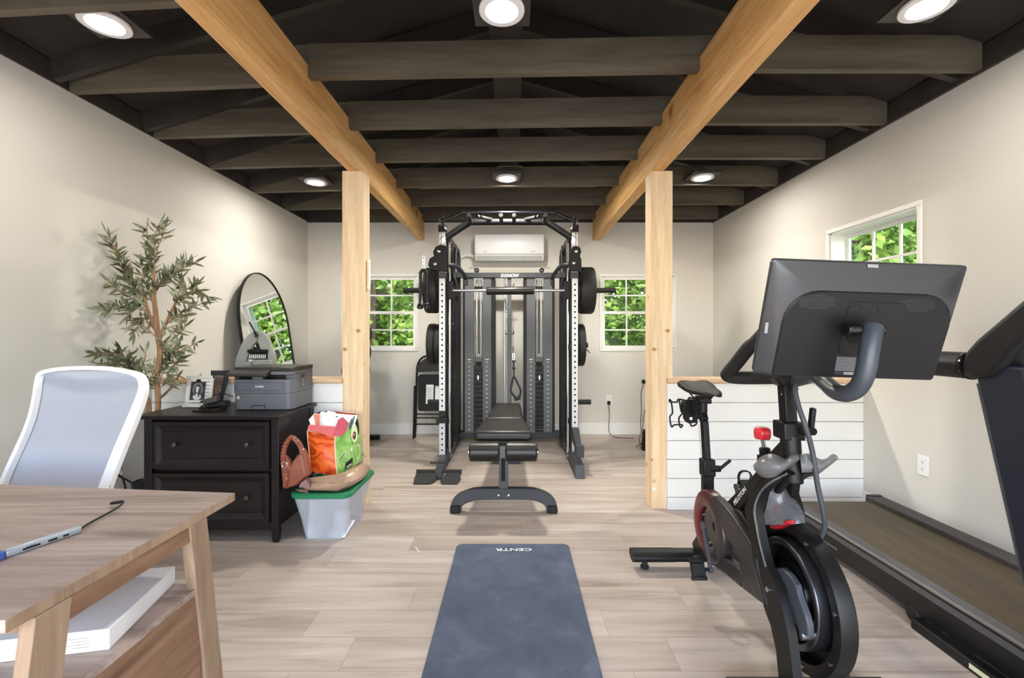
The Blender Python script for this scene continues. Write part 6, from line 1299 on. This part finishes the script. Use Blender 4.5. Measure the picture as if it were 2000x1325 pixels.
m = MB(); m.hexa([XP(1534, 754) + V(a, b, 0) for a, b in ((-0.027, -0.025), (0.03, -0.025), (0.03, 0.03), (-0.027, 0.03))], [XP(1536, 735) + V(a, b, 0) for a, b in ((-0.06, -0.03), (0.08, -0.03), (0.08, 0.05), (-0.06, 0.05))]); link('bar_clamp', m, bkm, bk, bevel=0.008)
gp_ = [P(1492, 652, 1.6), P(1474, 671, 1.63), P(1462, 680, 1.655), P(1440, 708, 1.72), P(1424, 727, 1.77), P(1421, 734, 1.785), P(1440, 738, 1.76), P(1480, 738, 1.7), P(1520, 737, 1.63)]
for s in (0, 1):
    pts = [V(2 * XB - p.x, p.y, p.z) for p in gp_] if s else gp_
    m = MB(); m.tube(pts, 0.025, 14); link('handlebar', m, M['rubber'], bk)
m = MB(); m.tube([gp_[-1], V(XB, 1.6, gp_[-1].z), V(2 * XB - gp_[-1].x, gp_[-1].y, gp_[-1].z)], 0.024, 14); link('handlebar_bridge', m, bkm, bk)
m = MB(); q = P(1583, 843, 1.56); m.cyl(XP(1560, 843) + V(0.01, 0, 0), q + V(0.012, 0, 0), 0.014, n=18); m.bar(q, P(1588, 797, 1.55), 0.016, 0.02); link('lever', m, bkm, bk, bevel=0.005)
m = MB(); m.tube([P(1556, 744, 1.57), P(1553, 762, 1.56), P(1560, 795, 1.54), P(1572, 830, 1.52), P(1586, 880, 1.52), P(1597, 950, 1.52), P(1608, 1000, 1.52), P(1610, 1030, 1.53), P(1602, 1050, 1.545), P(1588, 1057, 1.555)], 0.0085, 10); link('cable', m, mat('cable_grey', rgb(58, 62, 68), 0.5), bk)
# resistance knob
kq = P(1489, 846, 1.74)
m = MB(); rows = []
for j, (r, h) in enumerate(((0.012, -0.024), (0.026, -0.022), (0.0295, -0.012), (0.0305, 0.004), (0.0285, 0.016), (0.02, 0.0215), (0.002, 0.022))): rows.append([kq + V(r * (1 + 0.06 * math.cos(6 * a)) * math.cos(a), r * (1 + 0.06 * math.cos(6 * a)) * math.sin(a), h) for a in [2 * PI * i / 36 for i in range(37)]])
m.sheet(rows); link('resistance_knob', m, M['red'], bk, sharp=70)
m = MB(); m.cyl(P(1493, 878, 1.745), kq - V(0, 0, 0.02), 0.008, n=14); link('knob_stem', m, M['chrome'], bk)
m = MB(); m.cyl(P(1495, 902, 1.75), P(1493.5, 876, 1.745), 0.02, n=18); m.cyl(P(1493.5, 880, 1.745), P(1493.2, 874, 1.745), 0.013, n=18); m.bar(P(1495, 890, 1.75), P(1496, 925, 1.745), 0.045, 0.045); link('knob_base', m, bkm, bk, bevel=0.003)
# cup holder wings
cup = clear('grey_translucent', (0.75, 0.75, 0.76, 1), 0.3, rgb(120, 120, 122), fac=0.72)
def wing(top, bot, y0, y1):
    n = len(top); T_ = smooth_path([V(a, 0, b) for a, b in top], 4); B_ = smooth_path([V(a, 0, b) for a, b in bot], 4); rows = []; k = len(T_)
    for j in range(7):
        f = j / 6; rows.append([P(T_[i].x * (1 - f) + B_[i].x * f, T_[i].z * (1 - f) + B_[i].z * f, (y0 + (y1 - y0) * i / (k - 1)) - 0.05 * math.sin(PI * f) * (0.6 + 0.4 * math.sin(PI * i / (k - 1)))) for i in range(k)])
    m = MB(); m.sheet(rows, 0.003); return link('cup_holder', m, cup, bk, sharp=80)
wing([(1472, 911), (1490, 892), (1512, 889), (1534, 898), (1548, 888), (1561, 889)], [(1474, 917), (1488, 930), (1504, 932), (1522, 926), (1541, 912), (1560, 897)], 1.62, 1.53)
wing([(1562, 890), (1580, 888), (1600, 898), (1614, 898), (1626, 889), (1635, 892)], [(1566, 928), (1580, 931), (1596, 926), (1610, 916), (1624, 905), (1635, 896)], 1.55, 1.6)
m = MB(); m.box(P(1560, 906, 1.56), P(1576, 890, 1.52)); link('cup_bracket', m, clear('clear_bracket', (0.9, 0.9, 0.9, 1), 0.15, rgb(190, 190, 190), fac=0.5), bk, bevel=0.004)
# screen
TL, TR, BR, BL = P(1509, 505, 1.247), P(1889, 519, 1.247), P(1820, 738, 1.359), P(1470, 727, 1.359)
sx_ = (TR - TL).normalized(); sn = sx_.cross((TL - BL).normalized()).normalized(); sy = sn.cross(sx_)
if sn.y > 0: sn = -sn
def SR(px, py, d=0.0):
    o = V(0, 0, HC); dr = P(px, py, 1.0) - o; q = TL + sn * d
    return o + dr * ((q - o).dot(sn) / dr.dot(sn))
def S(u, v_, d): return (BL * (1 - u) + BR * u) * (1 - v_) + (TL * (1 - u) + TR * u) * v_ + sn * d
def sloop(u0, u1, v0, v1, ru, rv, d, n=6, rb=None):
    o = []
    for cu, cv, a, k in ((u1, v1, 0, 1), (u0, v1, 90, 1), (u0, v0, 180, rb or 1), (u1, v0, 270, rb or 1)):
        su = -1 if cu == u1 else 1; sv = -1 if cv == v1 else 1
        o += [S(cu + su * ru * k + ru * k * math.cos(math.radians(a + 90 * i / n)), cv + sv * rv * k + rv * k * math.sin(math.radians(a + 90 * i / n)), d) for i in range(n + 1)]
    return o
scr = mat('screen_bezel_grey', rgb(54, 55, 57), 0.26, var=0.03, scale=80, spec=0.5); scp = mat('screen_rear_black', rgb(22, 22, 24), 0.45, var=0.04, scale=80, spec=0.3)
loops = [sloop(0.004, 0.996, 0.006, 0.994, 0.015, 0.023, -0.014), sloop(0, 1, 0, 1, 0.02, 0.03, -0.008), sloop(0, 1, 0, 1, 0.02, 0.03, 0.002), sloop(0.006, 0.994, 0.006, 0.99, 0.02, 0.03, 0.005), sloop(0.075, 0.955, 0.012, 0.77, 0.17, 0.27, 0.0275, rb=0.1)]
m = shell(loops); scn = link('screen', m, scr, bk, sharp=24)
m = shell([sloop(0.076, 0.954, 0.0125, 0.769, 0.17, 0.27, 0.026, rb=0.1), sloop(0.076, 0.954, 0.0125, 0.769, 0.17, 0.27, 0.029, rb=0.1), sloop(0.083, 0.947, 0.018, 0.76, 0.17, 0.27, 0.0325, rb=0.1)]); link('rear_panel', m, scp, scn, sharp=30)
m = MB(); m.prism(sloop(0.02, 0.98, 0.04, 0.97, 0.01, 0.015, -0.0142), sn * -0.0012); link('display_glass', m, M['gloss'], scn)
m = MB(); m.prism(sloop(0.4, 0.7, 0.24, 0.69, 0.03, 0.05, 0.0326), sn * 0.0018); mp_ = link('mount_panel', m, scp, scn, bevel=0.001)
tc = SR(1693.5, 604, 0.0346); lettering('brand_lettering', 'PELOTON', tc, sx_, sy, 0.0125, M['gloss'], mp_, depth=0.001, bold=0.0, fit=(SR(1723, 604, 0.0346) - SR(1664, 604, 0.0346)).length)
m = MB()
for px0, py0, px1, py1 in ((1562, 578, 1632, 603), (1759, 585, 1827, 609)):
    for j in range(8):
        for i in range(17):
            px = px0 + (px1 - px0) * (i + 0.5 * (j % 2)) / 17; py = py0 + (py1 - py0) * j / 7
            if ((i / 8 - 1) ** 4 + (j / 3.5 - 1) ** 4) > 1.15: continue
            q = SR(px, py, 0.0327); m.bar(q - sx_ * 0.0016 + sn * 0.0003, q + sx_ * 0.0016 + sn * 0.0003 + sy * 0.0012, 0.002, 0.0006, sn)
link('speaker_grille', m, mat('grille_sheen', rgb(62, 63, 67), 0.3), scn)
m = MB(); m.prism([SR(*q, 0.0327) for q in ((1634, 695), (1674, 697), (1669, 733), (1628, 731))], sn * 0.0006); stk = link('label_sticker', m, mat('dark_label', rgb(40, 44, 56), 0.5), scn)
m = MB()
for i in range(10): m.prism([SR(*q, 0.0335) for q in ((1634.5 - i * 0.5, 698 + i * 2.7), (1672 - i * 0.4, 699.5 + i * 2.7), (1672 - i * 0.4, 700.6 + i * 2.7), (1634.5 - i * 0.5, 699.1 + i * 2.7))], sn * 0.0003)
m.prism([SR(*q, 0.0335) for q in ((1648, 727), (1668, 727.6), (1667, 732.5), (1647, 732))], sn * 0.0003); link('label_print', m, M['grey_ink'], stk)
m = MB(); m.prism([SR(*q, 0.0085) for q in ((1694, 516), (1715, 517), (1715.5, 523.5), (1694.5, 522.5))], sn * 0.001); m.prism([SR(*q, 0.012) for q in ((1495, 630), (1501, 630), (1498.5, 651), (1492.5, 651))], sn * 0.001); link('tags', m, M['grey_ink'], scn)
m = MB(); m.prism([SR(*q, 0.0346) for q in ((1648, 636), (1660, 632), (1718, 633), (1726, 640), (1724, 652), (1700, 672), (1660, 672), (1650, 652))], sn * -0.0008 + sn * 0.002); link('mount_recess', m, M['hole'], scn)
m = MB(); m.cyl(P(1651, 643, 1.232), P(1727, 645, 1.232), 0.0125, n=20); m.cyl(P(1651, 643, 1.232), P(1676, 643.6, 1.232), 0.0175, n=20); m.cyl(P(1690, 646, 1.232), P(1690, 646, 1.272), 0.016, n=14); link('mount_hinge', m, M['gloss'], scn, bevel=0.003)
m = MB(); m.tube([V(XB + 0.02, 1.6, 1.035), P(1590, 735, 1.5), P(1612, 748, 1.4), P(1632, 765, 1.32), P(1655, 769, 1.27), P(1677, 756, 1.235), P(1690, 728, 1.215), P(1697, 690, 1.212), P(1701, 660, 1.218), P(1704, 640, 1.228)], 0.0235, 16, scale=[1, 1, 1, 1, 1, 1, 1, 1, 1.05, 1.15]); link('screen_arm', m, gry, bk)

# ================================================================== treadmill
TXL, TXR, TY0, TY1, TZ = 1.638, 2.225, 0.95, 2.76, 0.2
tm = thing('treadmill', 'large black treadmill along the wall behind the exercise bike', 'treadmill', V(1.93, 1.9, 0))
tb = mat('treadmill_black', rgb(25, 24, 26), 0.45, var=0.06, scale=20, spec=0.35)
belt = NT('running_belt'); v = belt.coord((6, 0.25, 1)); f = belt.noise(v, 3, 4, 0.6); belt.l(belt.ramp(f, [(0.35, rgb(64, 53, 40)), (0.65, rgb(84, 71, 53))]), belt.b.inputs['Base Color']); belt.b.inputs['Roughness'].default_value = 0.62
m = MB(); m.box((1.69, TY0, 0.186), (2.13, TY1 - 0.03, 0.196)); m.cyl((1.69, TY1 - 0.036, 0.158), (2.13, TY1 - 0.036, 0.158), 0.036, n=24); link('running_belt', m, belt.m, tm)
m = MB(); m.box((1.66, TY0, 0.09), (2.2, TY1 - 0.06, 0.185)); link('deck', m, tb, tm)
rl = mat('rail_grey', rgb(92, 92, 96), 0.35, 0.3, var=0.05, scale=40)
for x0, x1, z1, nm in ((TXL, 1.6895, TZ, 'side_rail'), (2.1305, TXR, 0.222, 'side_rail')):
    m = MB(); m.box((x0, TY0, 0.15), (x1, TY1, z1 - 0.004)); k = 5
    for i in range(k): a = x0 + (x1 - x0) * (i + 0.12) / k; m.box((a, TY0, z1 - 0.004), (a + (x1 - x0) / k * 0.72, TY1 - 0.02, z1))
    link(nm, m, rl if x0 < 2 else mat('rail_dark', rgb(58, 55, 54), 0.4), tm, bevel=0.002)
m = MB(); m.box((TXL - 0.004, TY0, 0.19), (TXL - 0.0005, TY1, TZ)); link('edge_strip', m, M['steel'], tm)
m = MB(); m.hexa([V(TXL + 0.03, TY0, 0.045), V(TXL + 0.034, TY0, 0.045), V(TXL + 0.034, TY1 - 0.02, 0.045), V(TXL + 0.03, TY1 - 0.02, 0.045)], [V(TXL - 0.003, TY0, 0.1895), V(TXL + 0.02, TY0, 0.1895), V(TXL + 0.02, TY1, 0.1895), V(TXL - 0.003, TY1, 0.1895)]); sk = link('side_skirt', m, tb, tm)
yd = V(-0.033, 0, 0.1445).normalized()
def skirt(px, py):
    for k in range(30):
        pass
    o = V(0, 0, HC); dr = P(px, py, 1.0) - o; p0 = V(TXL - 0.0035, 0, 0.1895); nn = V(-0.1445, 0, -0.033).normalized(); return o + dr * ((p0 - o).dot(nn) / dr.dot(nn)) + nn * 0.0006
lettering('brand_lettering', 'POWER', skirt(1577, 1036), (0, -1, 0), yd, 0.02, M['white_ink'], sk, depth=0.0006, bold=0.03, shear=0.15, fit=0.1)
lettering('brand_lettering', 'CONDITIONING', skirt(1611, 1058), (0, -1, 0), yd, 0.012, M['grey_ink'], sk, depth=0.0006, bold=0.01, spacing=1.3, fit=0.18)
m = MB(); m.box((2.14, TY1 - 0.02, 0.15), (TXR - 0.002, TY1 + 0.012, 0.226)); m.box((TXL + 0.01, TY1 - 0.02, 0.11), (1.689, TY1 + 0.012, 0.2)); link('rear_cap', m, tb, tm, bevel=0.006)
nv = mat('navy_black_plastic', rgb(30, 34, 46), 0.4, var=0.06, scale=20)
for x0 in (1.585, 2.2):
    up_ = [(1.577, 1.1), (1.371, 0.2), (1.24, 0.0), (1.08, 0.0), (1.24, 0.3), (1.414, 1.1)]
    m = MB(); m.prism([V(x0 + 0.0, a, b) for a, b in up_], (0.05, 0, 0)); u1 = link('upright', m, nv, tm, bevel=0.012, seg=3)
    m = MB(); m.hexa([V(x0 + 0.01, 1.565, 1.03), V(x0 + 0.04, 1.565, 1.03), V(x0 + 0.04, 1.571, 1.03), V(x0 + 0.01, 1.571, 1.03)], [V(x0 + 0.01, 1.375, 0.21), V(x0 + 0.04, 1.375, 0.21), V(x0 + 0.04, 1.381, 0.21), V(x0 + 0.01, 1.381, 0.21)]); link('trim_strip', m, M['shroud'], u1)
    if x0 < 2:
        aw = yz([(1892, 738), (1893, 704), (1903, 685), (1922, 664), (1960, 632), (2000, 598), (2060, 548), (2120, 505), (2120, 585), (2060, 638), (2000, 688), (1980, 713), (1955, 734), (1932, 741)], 1.6)
    m = MB(); m.prism(shift(aw, x0 - 0.02), (0.09, 0, 0)); link('console_arm', m, tb, tm, bevel=0.02, seg=3)
    m = MB(); m.cyl((x0 + 0.02, 1.6, 1.089), (x0 + 0.02, 2.06, 1.089), 0.047, n=28); link('handrail', m, tb, tm, bevel=0.01, seg=3)
    m = MB(); m.cyl((x0 + 0.02, 1.592, 1.089), (x0 + 0.02, 1.5995, 1.089), 0.049, n=28); link('rail_collar', m, M['gloss'], tm)
m = MB(); m.box((1.61, 0.75, 0.02), (2.25, 1.2, 0.27)); link('motor_hood', m, tb, tm, bevel=0.03, seg=3)
m = MB(); m.box((1.6, 0.9, 1.17), (2.25, 1.02, 1.45)); link('console', m, tb, tm, bevel=0.02)
m = MB(); m.box((2.16, 1.2, 0.0), (2.2, 1.86, 0.04)); link('base_rail', m, tb, tm, bevel=0.004)
m = MB(); m.box((1.62, 1.2, 0.0), (1.666, 1.86, 0.04)); bf_ = link('base_rail', m, tb, tm, bevel=0.004)
m = MB(); m.prism([V(1.6195, 1.62, 0.012), V(1.6195, 1.55, 0.012), V(1.6195, 1.55, 0.03), V(1.6195, 1.62, 0.03)], (-0.0006, 0, 0)); link('sticker', m, mat('pale_yellow_sticker', rgb(226, 224, 190), 0.5), bf_)
for x in (1.66, 2.15):
    m = MB(); m.cyl((x, 1.9, 0.032), (x + 0.03, 1.9, 0.032), 0.032, n=20); link('transport_wheel', m, M['rubber'], tm, bevel=0.003)
    m = MB(); m.box((x - 0.002, 2.64, 0.0), (x + 0.04, 2.7, 0.089)); link('rear_foot', m, M['rubber'], tm, bevel=0.003)

# ================================================================== outdoors
m = MB(); m.box((-40, -30, -0.45), (40, 45, -0.35)); struct('ground', m, mat('lawn', rgb(86, 112, 52), 0.9, var=0.3, scale=2))
m = MB(); m.box((-9, -16, -0.36), (9, -1.92, -0.02)); struct('path', m, mat('pale_bounce_concrete', rgb(196, 196, 196), 0.9, var=0.05, scale=1.5))  # unseen pale slab, added to bounce neutral sunlight up onto the ceiling
t = NT('tree_leaf'); v = t.coord(); c = t.ramp(t.noise(v, 1.3, 4, 0.6), [(0.3, rgb(84, 116, 44)), (0.52, rgb(132, 160, 70)), (0.7, rgb(184, 200, 116))])
t.l(c, t.b.inputs['Base Color']); t.b.inputs['Roughness'].default_value = 0.55
tl = t.n('ShaderNodeBsdfTranslucent'); t.l(c, tl.inputs['Color']); mx = t.n('ShaderNodeMixShader'); mx.inputs['Fac'].default_value = 0.45; t.l(t.b.outputs[0], mx.inputs[1]); t.l(tl.outputs[0], mx.inputs[2]); t.l(mx.outputs[0], t.out.inputs['Surface']); M['leaf_out'] = t.m
brk = mat('tree_bark', rgb(84, 70, 56), 0.9, var=0.3, scale=10)
def tree(loc, hgt, rad, label, n, seed, low=0.3):
    rr_ = random.Random(seed); o = thing('tree', label, 'tree', V(*loc), 'trees beyond the windows')
    x, y, z = loc; m = MB(); m.tube([V(x, y, z), V(x + 0.1, y, z + hgt * 0.4), V(x - 0.1, y + 0.1, z + hgt * 0.85)], 0.16, 8, scale=[1.2, 0.8, 0.3])
    for k in range(7):
        a = rr_.uniform(0, 6.28); h0 = hgt * rr_.uniform(0.2, 0.7); m.tube([V(x, y, z + h0), V(x + rad * 0.5 * math.cos(a), y + rad * 0.5 * math.sin(a), z + h0 + 0.5), V(x + rad * 0.85 * math.cos(a), y + rad * 0.85 * math.sin(a), z + h0 + 0.6)], 0.05, 5, k=3, scale=[1, 0.6, 0.3])
    link('trunk', m, brk, o)
    cl = [(rr_.uniform(0, 6.28), rad * math.sqrt(rr_.uniform(0.05, 1)), hgt * rr_.uniform(low * 0.4, 1.0)) for _ in range(70)]
    m = MB(); vs = m.v; fs = m.f
    for i in range(n):
        a, r, h = cl[rr_.randrange(70)]; k = math.sqrt(max(0.05, 1 - abs(h / hgt - 0.5) ** 2 * 2.2))
        p = V(x + r * k * math.cos(a) + rr_.gauss(0, 0.26), y + r * k * math.sin(a) + rr_.gauss(0, 0.26), z + h + rr_.gauss(0, 0.22))
        s = rr_.uniform(0.05, 0.1); d = V(rr_.gauss(0, 1), rr_.gauss(0, 1), rr_.gauss(0, 0.7)).normalized(); e = d.cross(V(rr_.gauss(0, 1), rr_.gauss(0, 1), rr_.gauss(0, 1))).normalized()
        b = len(vs); vs += [p - d * s, p + e * s * 0.55, p + d * s, p - e * s * 0.55]; fs.append((b, b + 1, b + 2, b + 3)); m.mi.append(0)
    link('foliage', m, M['leaf_out'], o, sharp=180)
for k, (loc, h, r, lab) in enumerate((((-2.9, 9.0, -0.35), 6.0, 1.7, 'leafy green tree outside the far window by the folding chair'), ((-0.9, 10.3, -0.35), 7.5, 2.0, 'tall green tree behind the others, outside between the two far windows'), ((1.3, 9.2, -0.35), 6.0, 1.7, 'sunlit green tree outside the far window by the bumper plate'), ((3.3, 9.6, -0.35), 6.5, 1.8, 'green tree outside, off the corner of the room'),
                            ((6.0, 6.3, -0.35), 6.5, 1.9, 'sunlit tree outside the window above the bike screen'), ((6.6, 8.8, -0.35), 6.5, 1.9, 'tree outside, farther along from the window above the bike screen'), ((-5.0, 10.0, -0.35), 6.5, 1.9, 'tree outside, on the mirror side of the far window'))):
    tree(loc, h, r, lab, 13000, 20 + k)
for k, (loc, h, r, lab) in enumerate((((-2.2, 13.0, -0.35), 9.5, 3.2, 'big dark tree at the back of the wood outside, on the chair side'), ((3.0, 13.0, -0.35), 9.5, 3.2, 'big dark tree at the back of the wood outside, on the bike side'), ((10.5, 9.5, -0.35), 9.5, 3.2, 'big tree at the back outside the window above the bike screen'))):
    tree(loc, h, r, lab, 20000, 40 + k, 0.15)

# ================================================================== light and camera
sc = bpy.context.scene
w = bpy.data.worlds.new('sky'); sc.world = w; w.use_nodes = True; nt = w.node_tree
sky = nt.nodes.new('ShaderNodeTexSky'); sky.sky_type = 'NISHITA'; sky.sun_disc = False; sky.sun_elevation = math.radians(48); sky.sun_rotation = math.radians(200); sky.air_density = 1.0; sky.dust_density = 1.5; sky.ozone_density = 1.0
bg = nt.nodes['Background']; nt.links.new(sky.outputs['Color'], bg.inputs['Color']); bg.inputs['Strength'].default_value = SKY
ld = bpy.data.lights.new('sun', 'SUN'); ld.energy = SUN; ld.angle = math.radians(1.0); ld.color = (1.0, 0.95, 0.86)
lo = bpy.data.objects.new('sun', ld); C.objects.link(lo); lo.rotation_euler = V(0.25, 0.62, -0.82).to_track_quat('-Z', 'Y').to_euler()
cam = bpy.data.cameras.new('camera'); co = bpy.data.objects.new('camera', cam); C.objects.link(co)
co.location = (0, 0, HC); co.rotation_euler = (math.radians(90), 0, 0); cam.sensor_width = 36; cam.lens = 36 * F / 2000; cam.clip_start = 0.02
cam.shift_x = -(CX - 1000) / 2000; cam.shift_y = -(662.5 - CY) / 2000
sc.camera = co
sc.view_settings.view_transform = 'Standard'; sc.view_settings.look = 'None'; sc.view_settings.gamma = 1.0; sc.view_settings.use_curve_mapping = False; sc.view_settings.exposure = EXPO
sc.cycles.max_bounces = 10; sc.cycles.diffuse_bounces = 6; sc.cycles.glossy_bounces = 4; sc.cycles.transparent_max_bounces = 12; sc.cycles.sample_clamp_indirect = 6; sc.cycles.caustics_reflective = False; sc.cycles.caustics_refractive = False
